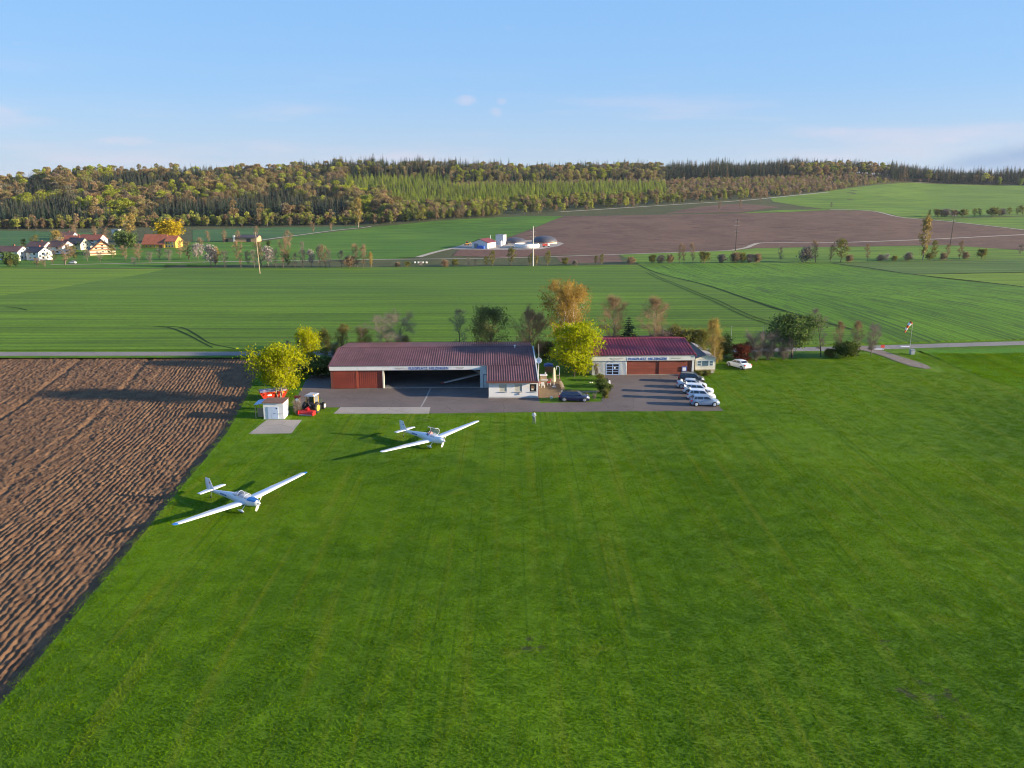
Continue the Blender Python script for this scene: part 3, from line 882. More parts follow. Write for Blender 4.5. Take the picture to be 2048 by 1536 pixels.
# ------------------------------------------------------------------ main hangar with clubhouse wing (local frame: x right along the front, y back)
ROT_H = math.radians(1.6)
def hangar():
    H = thing('hangar', 'long low hangar with corrugated red-brown roof, open dark bay and FLUGPLATZ HILZINGEN on its fascia', 'hangar', (-27.9, 123.9, 0), ROT_H)
    W, D, ez, rz = 31.6, 18.0, 3.5, 4.5         # whole width incl. clubhouse end, depth, eave, ridge
    bay0, bay1 = 7.95, 22.95                    # open bay
    ch0 = 24.4                                  # clubhouse starts
    # walls
    box('rear_wall', M_fascia_old, H, 0, W, D - 0.2, D, 0.0, ez)
    m = MB(); m.prism([(0.22, 0), (D - 0.22, 0), (D - 0.22, ez - .02), (D / 2, rz - 0.1), (0.22, ez - .02)], 0, 0.18, 'x')
    m.build('side_wall', M_fascia_old, H)
    m = MB(); m.prism([(-6.3, 0), (D - 0.22, 0), (D - 0.22, ez - .02), (D / 2, rz - 0.1), (0.2, ez - .02), (-6.3, 2.65)], W - 0.25, W, 'x')
    m.build('side_wall', M_white, H)
    box('floor', M_hfloor, H, 0.2, ch0, 0.05, D - 0.2, -0.2, 0.06)
    box('threshold', M_concrete, H, bay0, bay1, -0.06, 0.12, -0.2, 0.09)
    m = MB(); m.box(ch0, ch0 + 0.15, -6.2, D - .2, 0, 2.6); m.build('partition_wall', M_inside, H)
    # front: fascia beam
    m = MB(); m.box(-0.12, 23.0, -0.22, -0.06, 2.93, 3.55); m.build('fascia', M_fascia, H)
    m = MB(); m.box(-0.14, 24.4, -0.26, -0.05, 3.552, 3.64); m.build('gutter', M_grey, H)
    text_words(('FLUGPLATZ', 'HILZINGEN'), 0.58, M_letter, H, (15.05, -0.235, 3.02), 6.1, .32)
    emblem(H, 10.6, -0.225, 3.22, 1.5, 1)
    emblem(H, 19.9, -0.225, 3.22, 1.3, -1)
    for x in (11.75, 18.55):
        MB().tube([(x, -0.22, 3.3), (x, -0.5, 3.35), (x, -0.55, 3.2)], 0.035, 5).build('lamp', M_lampgrey, H)
    # red sliding door leaves, stacked left, each with ribs
    def leaf(x0, x1, y, nm='sliding_door'):
        d = box(nm, M_red, H, x0, x1, y - 0.05, y, 0.06, 2.92)
        m = MB()
        k = x0 + 0.25
        while k < x1 - 0.1:
            m.box(k, k + 0.05, y - 0.07, y - 0.05, 0.08, 2.9); k += 0.31
        m.build('rib', M_red, d)
        return d
    leaf(0.35, 4.0, -0.02); leaf(3.9, 7.95, 0.10)
    box('door_post', M_red_rib, H, 3.9, 4.25, -0.10, -0.075, 0.05, 2.92)
    box('corner_post', M_brown_trim, H, 0.0, 0.33, -0.06, 0.12, 0, 2.92)
    box('jamb', M_cream, H, 7.955, 8.2, -0.10, 0.28, 0.06, 2.93)
    # right of the bay: white ribbed wall with a narrow door ajar
    m = MB(); m.box(22.97, 24.38, -0.10, 0.05, 2.2, 3.54); m.box(22.97, 23.5, -0.10, 0.05, 0, 2.2); m.box(24.3, 24.38, -.1, .05, 0, 2.2)
    k = 23.0
    while k < 24.3:
        m.box(k, k + 0.06, -0.13, -0.10, 2.2 if k > 23.45 else 0, 3.52); k += 0.16
    m.build('front_wall', M_ribbed, H)
    box('door_opening', M_glassdark, H, 23.5, 24.3, 0.07, 0.1, 0.05, 2.2)  # flat dark panel painted as the shade inside the doorway
    d = MB(); d.box(0, 0.72, -0.04, 0, 0.05, 2.15); dd = d.build('door', M_ribbed, H); dd.location = (24.28, -0.12, 0); dd.rotation_euler = (0, 0, math.radians(196))
    MB().box(0.6, 0.68, -0.1, 0.05, 1.0, 1.06).build('handle', M_dark, dd)
    # roof: two slopes of sheets, ridge caps, verge trims
    lay_sheets(H, -0.15, W - 0.1, (-0.30, ez + 0.05), (D / 2, rz + 0.05), 1.1, 3, M_eternit)
    lay_sheets(H, -0.15, W - 0.1, (D + 0.3, ez + 0.05), (D / 2, rz + 0.05), 2.2, 1, M_eternit)
    lay_sheets(H, ch0 - 0.4, W - 0.1, (-6.75, 2.62), (-0.28, ez + 0.02), 1.09, 2, M_eternit)
    me = None
    for k in range(12):
        c0 = -0.2 + k * (W + 0.2) / 12
        c1 = c0 + (W + 0.2) / 12 - 0.02
        m = MB(); m.prism([(D / 2 - 0.32, rz + 0.075), (D / 2, rz + 0.23), (D / 2 + 0.32, rz + 0.075), (D / 2 + .3, rz + .05), (D / 2, rz + .19), (D / 2 - .3, rz + .05)], c0, c1, 'x')
        m.build('ridge_cap', M_eternit, H)
    m = MB(); m.hexa([(W - 0.08, -6.8, 2.45), (W + 0.10, -6.8, 2.45), (W + 0.10, 0, 3.36), (W - 0.08, 0, 3.36), (W - 0.08, -6.8, 2.80), (W + 0.10, -6.8, 2.80), (W + 0.10, 0, 3.74), (W - 0.08, 0, 3.74)])
    m.hexa([(W - 0.08, 0, 3.36), (W + 0.10, 0, 3.36), (W + 0.10, D / 2, 4.36), (W - 0.08, D / 2, 4.36), (W - 0.08, 0, 3.74), (W + 0.10, 0, 3.74), (W + 0.10, D / 2, 4.75), (W - 0.08, D / 2, 4.75)])
    m.build('verge_board', M_fascia_old, H)
    m = MB(); m.hexa([(-0.3, -.3, 3.3), (-0.12, -.3, 3.3), (-0.12, D / 2, 4.3), (-0.3, D / 2, 4.3), (-0.3, -.3, 3.66), (-0.12, -.3, 3.66), (-0.12, D / 2, 4.66), (-0.3, D / 2, 4.66)])
    m.build('verge_board', M_eternit, H)
    # inner roof and trusses, seen dark through the bay
    m = MB()
    for k in range(6):
        x = 1 + k * 4.4
        m.box(x, x + 0.12, 0.3, D - 0.3, 3.1, 3.3)
        m.tube([(x + .06, 0.3, 3.3), (x + .06, D / 2, 4.2), (x + .06, D - .3, 3.3)], 0.06, 4)
    m.build('truss', M_grey, H)
    # clubhouse wing
    y0 = -6.3
    m = MB()
    wins = ((25.82, 26.94, 0.98, 2.12), (28.1, 29.2, 0.98, 2.12), (30.35, 31.40 - 0.05, 0.98, 2.12))
    xs = [ch0 - 0.1] + [v for w in wins for v in w[:2]] + [W - 0.26]
    for i in range(0, len(xs), 2):
        m.box(xs[i], xs[i + 1], y0, y0 + 0.28, 0.25, 2.62)
    for (a, b, c, d) in wins:
        m.box(a, b, y0, y0 + 0.28, 0.25, c); m.box(a, b, y0, y0 + .28, d, 2.62)
    m.build('clubhouse_front_wall', M_white, H)
    m = MB(); m.prism([(y0 + .285, .25), (-.12, .25), (-.12, 3.38), (y0 + .285, 2.58)], ch0 - .1, ch0 + .13, 'x'); m.build('clubhouse_side_wall', M_white, H)
    box('plinth', M_plinth, H, ch0 - 0.13, W + 0.02, y0 - 0.04, y0 + 0.27, 0, 0.245)
    box('eave_board', M_brown_trim, H, ch0 - 0.42, W + 0.05, -6.80, -6.62, 2.42, 2.66)
    box('eave_gutter', M_brown_trim, H, ch0 - 0.45, W + 0.05, -6.95, -6.81, 2.50, 2.62)
    for i, (a, b, c, d) in enumerate(wins):
        dark = i == 2
        w = MB()
        w.box(a - .0, b, y0 + 0.02, y0 + 0.10, c, c + .07); w.box(a, b, y0 + .02, y0 + .10, d - .07, d); w.box(a, a + .07, y0 + .02, y0 + .10, c + .07, d - .07); w.box(b - .07, b, y0 + .02, y0 + .10, c + .07, d - .07)
        wi = w.build('window', M_dark if dark else M_shutter, H)
        if dark:
            box('pane', M_glassdark, wi, a + .07, b - .07, y0 + .07, y0 + .09, c + .07, d - .07)
            tag(wi, 'dark framed window of the clubhouse')
            box('curtain', M_wood, wi, a + .2, b - .2, y0 + .055, y0 + .065, c + .4, d - .25)
            box('poster', M_cream, wi, a + .25, b - .4, y0 + .045, y0 + .053, c + .2, c + .45)
        else:
            k = c + 0.08
            while k < d - 0.1:
                box('slat', M_shutter, wi, a + .07, b - .07, y0 + .05, y0 + .075, k, k + .085); k += 0.095
        box('sill', M_grey, wi, a - .06, b + .06, y0 - 0.09, y0 + 0.03, c - .07, c - .01)
    box('awning_case', M_woodpale, H, 27.85, 29.45, y0 - 0.25, y0 - 0.03, 2.32, 2.48)
    box('meter_box', M_grey, H, 28.65, 28.85, y0 - 0.10, y0 - .01, 0.52, 0.80)
    box('downpipe', M_brown_trim, H, W + 0.03, W + 0.13, y0 + 0.1, y0 + 0.2, 0.1, 2.5)
    # terrace side window and door on the sunny wall
    for (a, b, c, d, nm, mt) in ((-4.9, -4.0, 0.05, 2.05, 'side_door', M_wood), (-2.8, -1.6, 0.95, 2.05, 'side_window', M_glassdark), (1.2, 2.6, 0.95, 2.05, 'side_window', M_glassdark)):
        box(nm, mt, H, W + 0.003, W + 0.05, a, b, c, d)
    return H
HG = hangar()

# satellite dish on its mast beside the clubhouse gable, aerial, small roof vent
def on_hangar(x, y, z=0):
    c, s = math.cos(ROT_H), math.sin(ROT_H)
    return (-27.9 + x * c - y * s, 123.9 + x * s + y * c, z)
def dish():
    p = on_hangar(32.0, -0.6)
    t = thing('satellite_dish', 'round pale satellite dish on a tall mast at the clubhouse gable', 'satellite dish', p)
    MB().tube([(0, 0, 0), (0, 0, 4.6), (-.02, 0, 7.0)], [0.05, 0.045, 0.03], 6).build('mast', M_alu, t)
    m = MB()
    R = []
    ax = Vector((-0.15, -0.95, 0.28)).normalized(); u = ax.cross(Vector((0, 0, 1))).normalized(); w = u.cross(ax)
    for r, dpt in ((0.02, 0.02), (0.2, 0.035), (0.38, 0.09), (0.46, 0.135), (0.45, 0.15), (0.36, 0.11), (0.02, 0.05)):
        R.append([Vector((0, -0.2, 4.45)) + ax * (dpt - (0.0 if len(R) > 3 else 0.035)) + (u * math.cos(2 * math.pi * k / 20) + w * math.sin(2 * math.pi * k / 20)) * r for k in range(20)])
    m.loft(R); m.build('reflector', M_whitep, t, True)
    m = MB(); c0 = Vector((0, -0.2, 4.45)); m.tube([c0 - w * 0.42, c0 + ax * 0.42 - w * 0.12], 0.018, 5); m.box(-0.06, 0.04, -0.66, -0.56, 4.48, 4.58)
    m.build('feed_arm', M_grey, t)
    MB().tube([(0, 0, 4.45), (0, -0.2, 4.45)], 0.04, 6).build('bracket', M_grey, t)
dish()
tv = thing('roof_vent', 'small pale vent cap on the hangar ridge', 'vent', on_hangar(28.6, 8.6, 4.6))
MB().tube([(0, 0, -.1), (0, 0, 0.3)], 0.09, 8).build('pipe', M_fascia, tv); MB().tube([(0, 0, .3), (0, 0, .42)], [0.2, 0.08], 8).build('cap', M_whitep, tv)

# ------------------------------------------------------------------ small hangar
ROT_2 = math.radians(2.0)
def hangar2():
    H = thing('small_hangar', 'smaller hangar with wine red metal roof and closed red-brown sliding doors', 'hangar', (13.15, 132.8, 0), ROT_2)
    W, D, ez, rz = 16.9, 16.0, 3.32, 4.5
    box('rear_wall', M_fascia_old, H, 0, W, D - .2, D, 0, ez)
    for x in (0, W - .2):
        m = MB(); m.prism([(0.2, 0), (D - .21, 0), (D - .21, ez), (D / 2, rz - .08), (0.2, ez)], x, x + 0.2, 'x'); m.build('side_wall', M_ribbed, H)
    # ribbed white front with a window opening
    a, b, c, d = 2.35, 4.5, 0.05, 1.95
    m = MB(); m.box(0, a, 0, 0.15, 0, 2.44); m.box(b, 5.75, 0, .15, 0, 2.44); m.box(a, b, 0, .15, d, 2.44)
    k = 0.03
    while k < 5.7:
        z0 = d + .08 if a - .1 < k < b else 0.02
        m.box(k, k + 0.07, -0.035, 0.0, z0, 2.42); k += 0.2
    m.build('front_wall', M_ribbed, H)
    w = MB(); w.box(a, b, -0.06, 0.03, c, c + .1); w.box(a, b, -.06, .03, d - .1, d); w.box(a, a + .1, -.06, .03, c + .1, d - .1); w.box(b - .1, b, -.06, .03, c + .1, d - .1)
    w.box((a + b) / 2 - .07, (a + b) / 2 + .07, -.055, .03, c + .1, d - .1)
    rows = 4; hh = (d - c - .2) / rows
    for i in range(1, rows):
        for (x0, x1) in ((a + .1, (a + b) / 2 - .07), ((a + b) / 2 + .07, b - .1)):
            w.box(x0, x1, -.05, .02, c + .1 + i * hh - .035, c + .1 + i * hh + .035)
    wi = w.build('window', M_blueframe, H)
    for i in range(rows):
        for (x0, x1) in ((a + .1, (a + b) / 2 - .07), ((a + b) / 2 + .07, b - .1)):
            box('pane', M_glassdark, wi, x0, x1, 0.0, 0.015, c + .1 + i * hh + .03, c + .1 + (i + 1) * hh - .03)
    box('notice', M_whitep, wi, 3.65, 3.9, -.01, -.002, 1.1, 1.42)
    tag(wi, 'light blue framed window with eight dark panes')
    # fascia
    m = MB(); m.box(-0.15, W + 0.05, -0.2, -0.045, 2.445, 3.22); m.build('fascia', M_fascia_old, H)
    m = MB(); m.box(-.15, W + .1, -.27, -.05, 3.225, 3.33); m.build('gutter', M_grey, H)
    box('sign_panel', M_fascia, H, 5.7, 12.6, -0.225, -0.203, 2.5, 3.05)
    text_words(('FLUGPLATZ', 'HILZINGEN'), 0.58, M_letter, H, (9.1, -0.24, 2.57), 6.3, .32)
    emblem(H, 3.9, -0.205, 2.80, 1.9, 1); emblem(H, 13.9, -0.205, 2.80, 1.7, -1)
    for x in (5.05,):
        MB().tube([(x, -.2, 2.85), (x, -.45, 2.9), (x, -.5, 2.75)], 0.03, 5).build('lamp', M_lampgrey, H)
    # sliding doors of horizontal boards
    for (x0, x1, y) in ((5.78, 9.45, 0.02), (9.3, 11.2, 0.12), (11.05, 14.0, 0.02), (13.85, 16.55, 0.12)):
        dr = MB().box(x0, x1, y, y + .04, 0.08, 2.44).build('sliding_door', M_red2, H)
        z = 0.1; 
        while z < 2.40:
            box('plank', M_red2, dr, x0 + .05, x1 - .05, y - .02, y - .001, z, z + 0.18); z += 0.196
    box('rail', M_concrete, H, 5.7, W - .3, -0.12, 0.14, 0.0, 0.075)
    box('corner_post', M_fascia, H, W - .33, W + .0, -0.03, 0.18, 0, 2.44)
    s = box('notice_board', M_blue, H, 14.9, 15.75, -0.02, 0.09, 0.55, 1.35); box('sheet_of_paper', M_whitep, s, 15.02, 15.6, -0.03, -0.021, 0.65, 1.2)
    # roof: trapezoid sheets one metre wide
    lay_sheets(H, -0.2, W + 0.15, (-0.32, ez + .02), (D / 2, rz + .02), 1.0, 1, M_redmetal, True, 0.5, 0.02, 0.09)
    lay_sheets(H, -0.2, W + 0.15, (D + .3, ez + .02), (D / 2, rz + .02), 1.0, 1, M_redmetal, True, 0.5, 0.02, 0.09)
    m = MB(); m.prism([(D / 2 - .25, rz + .10), (D / 2, rz + .2), (D / 2 + .25, rz + .10), (D / 2, rz + .16)], -.22, W + .17, 'x'); m.build('ridge_cap', M_redmetal, H)
    m = MB(); m.hexa([(W + .15, -.34, 3.1), (W + .25, -.34, 3.1), (W + .25, D / 2, 4.3), (W + .15, D / 2, 4.3), (W + .15, -.34, 3.47), (W + .25, -.34, 3.47), (W + .25, D / 2, 4.67), (W + .15, D / 2, 4.67)]); m.build('verge_board', M_redmetal, H)
hangar2()

# ------------------------------------------------------------------ mobile home beside the small hangar
def mobile_home():
    p = gp(1391, 747)
    H = thing('mobile_home', 'cream mobile home with shallow dark gable roof beside the small hangar', 'mobile home', (p.x - .05, p.y, 0), math.radians(2))
    W, D, e, r, b = 3.3, 10.5, 2.62, 3.15, 0.55
    m = MB(); m.prism([(0, b), (W, b), (W, e), (W / 2, r - .08), (0, e)], 0, D, 'y'); m.build('body', M_cream, H)
    for s in (0, 1):
        m = MB()
        x0, x1 = (-0.15, W / 2) if s == 0 else (W / 2, W + .15)
        z0, z1 = (e - .06, r) if s == 0 else (r, e - .06)
        m.hexa([(x0, -.2, z0), (x1, -.2, z1), (x1, D + .2, z1), (x0, D + .2, z0), (x0, -.2, z0 + .08), (x1, -.2, z1 + .08), (x1, D + .2, z1 + .08), (x0, D + .2, z0 + .08)])
        m.build('roof_half', pmat('dark bitumen roof', (0.035, 0.045, 0.055), 0.5, 0.2, 0.8) if s == 0 else M_grey, H)
    for (a, c, z0, z1) in ((0.3, 0.85, 1.35, 2.15), (1.05, 2.1, 1.3, 2.2), (2.35, 2.85, 1.35, 2.15)):
        w = box('window', M_whitep, H, a - .06, c + .06, -.05, -.003, z0 - .06, z1 + .06)
        mid = (a + c) / 2 if c - a < 0.7 else c
        box('pane', pmat('sky reflecting pane', (0.10, 0.16, 0.20), 0.06, 0.1, 2, spec=0.9), w, a, c, -.058, -.051, z0, z1 if c - a > .7 else (z0 + z1) / 2 - .03)
        if c - a < .7:
            box('pane', bpy.data.materials['sky reflecting pane'], w, a, c, -.058, -.051, (z0 + z1) / 2 + .03, z1)
    box('skirting', M_woodpale, H, -.02, W + .02, -.03, -.004, b - .05, b + .12)
    m = MB()
    for x in (.3, 1.6, 2.9):
        for y in (.4, 5, 10):
            m.box(x - .2, x + .2, y - .2, y + .2, 0, b)
    m.build('support_block', M_plinth, H)
mobile_home()

# ------------------------------------------------------------------ white shed with lean-to
def shed():
    p = gp(528, 838.5)
    H = thing('shed', 'small white shed with brown flat roof and pale blue metal door', 'shed', (p.x, p.y, 0), math.radians(-1))
    W, D, h0, h1 = 2.72, 2.5, 2.28, 2.24
    b = MB(); b.hexa([(0, 0, 0), (W, 0, 0), (W, D, 0), (0, D, 0), (0, 0, h0), (W, 0, h0), (W, D, h1), (0, D, h1)]); b.build('walls', M_white, H)
    r = MB(); r.hexa([(-.12, -.15, h0 + .004), (W + .1, -.15, h0 + .004), (W + .1, D + .15, h1 + .01), (-.12, D + .15, h1 + .01), (-.12, -.15, h0 + .10), (W + .1, -.15, h0 + .10), (W + .1, D + .15, h1 + .11), (-.12, D + .15, h1 + .11)])
    r.build('roof', pmat('brown roofing felt', (0.16, 0.075, 0.05), 0.8, 0.2, 1.2, dirt=(0.1, 0.09, 0.05)), H)
    dm = pmat('pale blue door', (0.46, 0.55, 0.68), 0.5, 0.05, 2)
    for (x0, x1) in ((.62, 1.05), (1.07, 2.0)):
        d = box('door', dm, H, x0, x1, -.05, -.003, .05, 1.75)
    box('handle', M_dark, d, 1.5, 1.66, -.08, -.051, .85, .92)
    box('number_plate', M_dark, d, 1.75, 1.9, -.06, -.051, 1.45, 1.62)
    box('hinge_bar', M_grey, d, 1.9, 2.6, -.075, -.055, .78, .82)
    box('plinth', M_plinth, H, -.03, W + .03, -.04, -.004, 0, .05)
    # lean-to on the left
    l = MB(); l.hexa([(-1.35, .2, 1.90), (-.125, .2, 2.12), (-.125, 2.4, 2.24), (-1.35, 2.4, 2.02), (-1.35, .2, 1.94), (-.125, .2, 2.16), (-.125, 2.4, 2.28), (-1.35, 2.4, 2.06)])
    l.build('lean_to_roof', pmat('blue grey sheet', (0.30, 0.42, 0.60), 0.35, 0.1, 1), H)
    for y in (.35, 2.3):
        MB().tube([(-1.2, y, 0), (-1.2, y, 2.0)], .05, 5).build('post', M_woodpale, H)
    for k in range(7):
        box('plank', M_woodpale, H, -1.15 + k * .16, -1.15 + k * .16 + .145, 1.0, 1.04, 0.05, 1.35 - .03 * (k % 2))
shed()
# ------------------------------------------------------------------ aircraft
M_ac = pmat('white gelcoat', (0.66, 0.67, 0.69), 0.25, 0.03, 1.0, coat=0.3)
M_ac_blue = pmat('blue aircraft paint', (0.03, 0.16, 0.42), 0.25, 0.05, 2, coat=0.3)
M_tyre = pmat('tyre rubber', (0.02, 0.02, 0.02), 0.85, 0.2, 6)
def glass_mat(name, tint=(0.55, 0.6, 0.65), alpha=0.45):
    m, nt, out = new_mat(name)
    g = NT(nt)
    p = g.node('ShaderNodeBsdfPrincipled')
    g.put(p.inputs['Base Color'], tint); g.put(p.inputs['Roughness'], 0.06)
    p.inputs['Specular IOR Level'].default_value = 0.8
    g.put(p.inputs['Alpha'], g.ramp(g.noise(g.coord(), 2.0, 2), 0.3, 0.7, alpha - .04, alpha + .04))
    g.l.new(p.outputs[0], out.inputs[0])
    return m
M_canopy = glass_mat('canopy plexiglass', (0.35, 0.38, 0.42), 0.42)
M_carglass = pmat('tinted car glass', (0.012, 0.018, 0.035), 0.05, 0.1, 2, spec=0.9)
M_seat = pmat('dark upholstery', (0.04, 0.035, 0.035), 0.9, 0.2, 5)

def ring(x, zc, hw, hh, n=14, sq=0.75, yc=0.0):
    R = []
    for k in range(n):
        a = 2 * math.pi * k / n
        cs, sn = math.cos(a), math.sin(a)
        R.append((x, yc + hw * math.copysign(abs(cs) ** sq, cs), zc + hh * math.copysign(abs(sn) ** sq, sn)))
    return R

def airfoil(xle, y, z, c, t):
    P = [(0, 0), (.03, .5), (.12, .85), (.3, 1.0), (.6, .6), (1, .04), (1, -.04), (.6, -.18), (.3, -.35), (.1, -.35), (.02, -.22)]
    return [(xle - u * c, y, z + v * t) for u, v in P]

def motor_glider(label, loc, heading, blue, group):
    t = thing('motor_glider', label, 'aircraft', loc, heading, group)
    S = [(2.02, 1.02, .16, .17), (1.9, 1.0, .30, .31), (1.4, .97, .42, .40), (.8, .97, .50, .45), (0.1, .96, .54, .47), (-.8, .96, .52, .46), (-1.6, .97, .40, .40), (-2.6, .95, .27, .31), (-3.8, .90, .17, .22), (-4.9, .85, .09, .15), (-5.35, .83, .04, .11)]
    MB().loft([ring(*s) for s in S]).build('fuselage', M_ac, t, True)
    if blue:
        m = MB()
        R = []
        for x, zc, hw, hh in ((1.88, 1.0, .31, .32), (1.4, .97, .43, .41), (.85, .97, .51, .46)):
            P = ring(x, zc, hw + .006, hh + .006, 14)
            R.append([p for k, p in enumerate(P) if 1 <= k <= 6])
        V = [p for r in R for p in r]; n = 6
        m.add(V, [(a * n + i, a * n + i + 1, (a + 1) * n + i + 1, (a + 1) * n + i) for a in range(2) for i in range(n - 1)])
        m.build('cowling_panel', M_ac_blue, t, True)
    # cockpit tub, seats, canopy bubble
    MB().loft([ring(.6, 1.1, .40, .30), ring(-.9, 1.1, .40, .3)]).build('cockpit_tub', M_seat, t, True)
    cz = 1.30
    if blue:
        C = [(.82, cz, .38, .06), (.45, cz, .45, .32), (0.0, cz, .47, .46), (-.5, cz, .46, .47), (-1.0, cz, .40, .36), (-1.45, cz, .28, .12)]
        cn = MB().loft([ring(*s, n=16, sq=.9) for s in C]).build('canopy', M_canopy, t, True)
        f = MB()
        for x, hw, hh in ((.45, .45, .32), (-.5, .46, .47)):
            f.tube([(x, hw * math.cos(a), cz + hh * math.sin(a)) for a in np.linspace(0, math.pi, 11)], .02, 5, True)
        f.tube([(.8, .3, cz), (.3, .48, cz), (-.5, .475, cz), (-1.4, .25, cz)], .022, 5); f.tube([(.8, -.3, cz), (.3, -.48, cz), (-.5, -.475, cz), (-1.4, -.25, cz)], .022, 5)
        f.build('canopy_frame', M_ac, cn)
    else:     # canopy tilted open to the far side, windscreen stays
        C = [(.82, cz, .38, .06), (.45, cz, .45, .32), (.2, cz, .46, .40)]
        MB().loft([ring(*s, n=16, sq=.9) for s in C], cap=False).build('windscreen', M_canopy, t, True)
        m = MB()
        for x, hw, hh in ((.15, .46, .4), (-1.2, .36, .30)):
            m.tube([(x, .47 + hh * 1.7 * math.sin(a), cz + .05 + hw * 1.0 * math.cos(a) + .3) for a in np.linspace(0, math.pi, 9)], .022, 5)
        m.tube([(.15, .47, cz + .8), (-1.2, .47, cz + .72)], .022, 5)
        m.build('canopy_frame', M_ac, t)
        V = []
        for x in (.15, -1.2):
            V += [(x, .47 + .6 * math.sin(a), cz + .35 + .45 * math.cos(a)) for a in np.linspace(0, math.pi, 9)]
        MB().add(V, [(i, i + 1, 10 + i, 9 + i) for i in range(8)]).build('canopy', M_canopy, t, True)
    for s in (-1, 1):
        b = MB(); b.box(-.55, -.45, s * .21 - .16, s * .21 + .16, .95, 1.50); b.box(-.5, 0, s * .21 - .16, s * .21 + .16, .9, 1.0); b.build('seat', M_seat, t)
    # wings
    for s in (-1, 1):
        R = [airfoil(.62, s * .45, .80, 1.30, .17), airfoil(.60, s * 1.6, .87, 1.22, .16), airfoil(.52, s * 4.0, 1.04, 1.02, .13), airfoil(.44, s * 7.0, 1.25, .74, .09), airfoil(.40, s * 7.75, 1.30, .66, .075)]
        w = MB().loft(R).build('wing', M_ac, t, True)
        tip = [airfoil(.405, s * 7.752, 1.30, .67, .078), airfoil(.36, s * 8.05, 1.32, .52, .05), airfoil(.24, s * 8.18, 1.325, .28, .03)]
        MB().loft(tip).build('wing_tip', M_ac_blue if blue else M_ac, w, True)
        m = MB()
        for (xo, ya, za, yb, zb) in ((-.18, 3.6, 1.045, 6.8, 1.25),):
            m.hexa([(xo - .32, s * ya, za - .03), (xo - .30, s * ya, za - .03), (xo + .0, s * yb, zb - .035), (xo - .02, s * yb, zb - .035), (xo - .32, s * ya, za + .002), (xo - .30, s * ya, za + .002), (xo, s * yb, zb - .008), (xo - .02, s * yb, zb - .008)])
        m.build('aileron_gap', M_grey, w)
    # tail
    R = []
    for y, c in ((-1.55, .55), (-1.45, .62), (0, .82), (1.45, .62), (1.55, .55)):
        R.append(airfoil(-4.55 - abs(y) * .06, y, 1.02, c, .07))
    MB().loft(R).build('tailplane', M_ac, t, True)
    def finring(z, xle, c, th):
        P = [(0, 0), (.1, .8), (.35, 1), (1, .06), (1, -.06), (.35, -1), (.1, -.8)]
        return [(xle - u * c, v * th, z) for u, v in P]
    MB().loft([finring(.95, -4.35, .75, .055), finring(1.4, -4.72, .52, .045), finring(2.12, -5.12, .28, .03)]).build('fin', M_ac, t, True)
    rd_ = MB().loft([finring(.72, -5.10, .55, .05), finring(1.4, -5.25, .56, .045), finring(2.1, -5.41, .42, .03), finring(2.16, -5.45, .3, .015)]).build('rudder', M_ac, t, True)
    MB().box(-5.2, -5.02, -.06, .06, 1.62, 1.74).build('flag_mark', M_sign_red if blue else M_blue, rd_)
    # registration strokes on the flank
    m = MB()
    for s in (-1, 1):
        for k, (dx, w) in enumerate(((0, .14), (.2, .06), (.32, .14), (.52, .14), (.72, .14), (.92, .12))):
            x = -2.3 - dx
            hw = float(np.interp(-x, [1.6, 2.6, 3.8], [.40, .27, .17])) + .004
            m.box(x - w, x, min(s * hw, s * (hw + .012)), max(s * hw, s * (hw + .012)), .90, 1.06 if k != 1 else .99)
    m.build('registration_mark', M_ac_blue, t)
    # propeller and spinner
    pr = MB()
    an = math.radians(58)
    for s in (-1, 1):
        u = Vector((0, math.cos(an) * s, math.sin(an) * s))
        R = []
        for r, c, tw in ((.08, .06, .9), (.3, .12, .7), (.55, .13, .5), (.8, .07, .35)):
            ch = Vector((math.sin(tw), -math.sin(an) * math.cos(tw) * s, math.cos(an) * math.cos(tw) * s))
            nr = u.cross(ch).normalized()
            q = Vector((2.08, 0, 1.02)) + u * r
            R.append([q + ch * c, q + nr * .012, q - ch * c, q - nr * .012])
        pr.loft(R)
    pp = pr.build('propeller', pmat('cream propeller', (.72, .68, .58), .3, .05, 3), t, True)
    MB().loft([ring(2.03, 1.02, .165, .165, 12, 1), ring(2.14, 1.02, .13, .13, 12, 1), ring(2.26, 1.02, .06, .06, 12, 1), ring(2.30, 1.02, .008, .008, 12, 1)]).build('spinner', M_ac, pp, True)
    # undercarriage
    for s in (-1, 1):
        lg = MB().tube([(.55, s * .38, .68), (.62, s * .95, .28)], [.05, .035], 6).build('landing_leg', M_ac, t)
        MB().disc((.62, s * 1.0, .17), (0, 1, 0), .17, .12, 14).build('wheel', M_tyre, lg)
        MB().loft([ring(1.02, .22, .02, .03, 10, 1, s * 1.0), ring(.86, .23, .09, .10, 10, 1, s * 1.0), ring(.62, .25, .12, .14, 10, 1, s * 1.0), ring(.32, .25, .08, .09, 10, 1, s * 1.0), ring(.08, .26, .01, .02, 10, 1, s * 1.0)]).build('wheel_fairing', M_ac, lg, True)
    tl = MB().tube([(-5.0, 0, .75), (-5.15, 0, .2)], .025, 5).build('tail_leg', M_grey, t)
    MB().disc((-5.17, 0, .10), (0, 1, 0), .10, .06, 12).build('tail_wheel', M_tyre, tl)
    return t
hN = math.atan2(-9.0, 14.2); hF = math.atan2(-10.6, 12.3)
motor_glider('white motor glider with blue nose and blue wing tips, the nearer one on the grass', (-26.4, 76.5, 0), hN, True, 'motor gliders parked on the grass')
motor_glider('plain white motor glider with canopy tilted open, parked nearer the apron', (-9.75, 96.2, 0), hF, False, 'motor gliders parked on the grass')

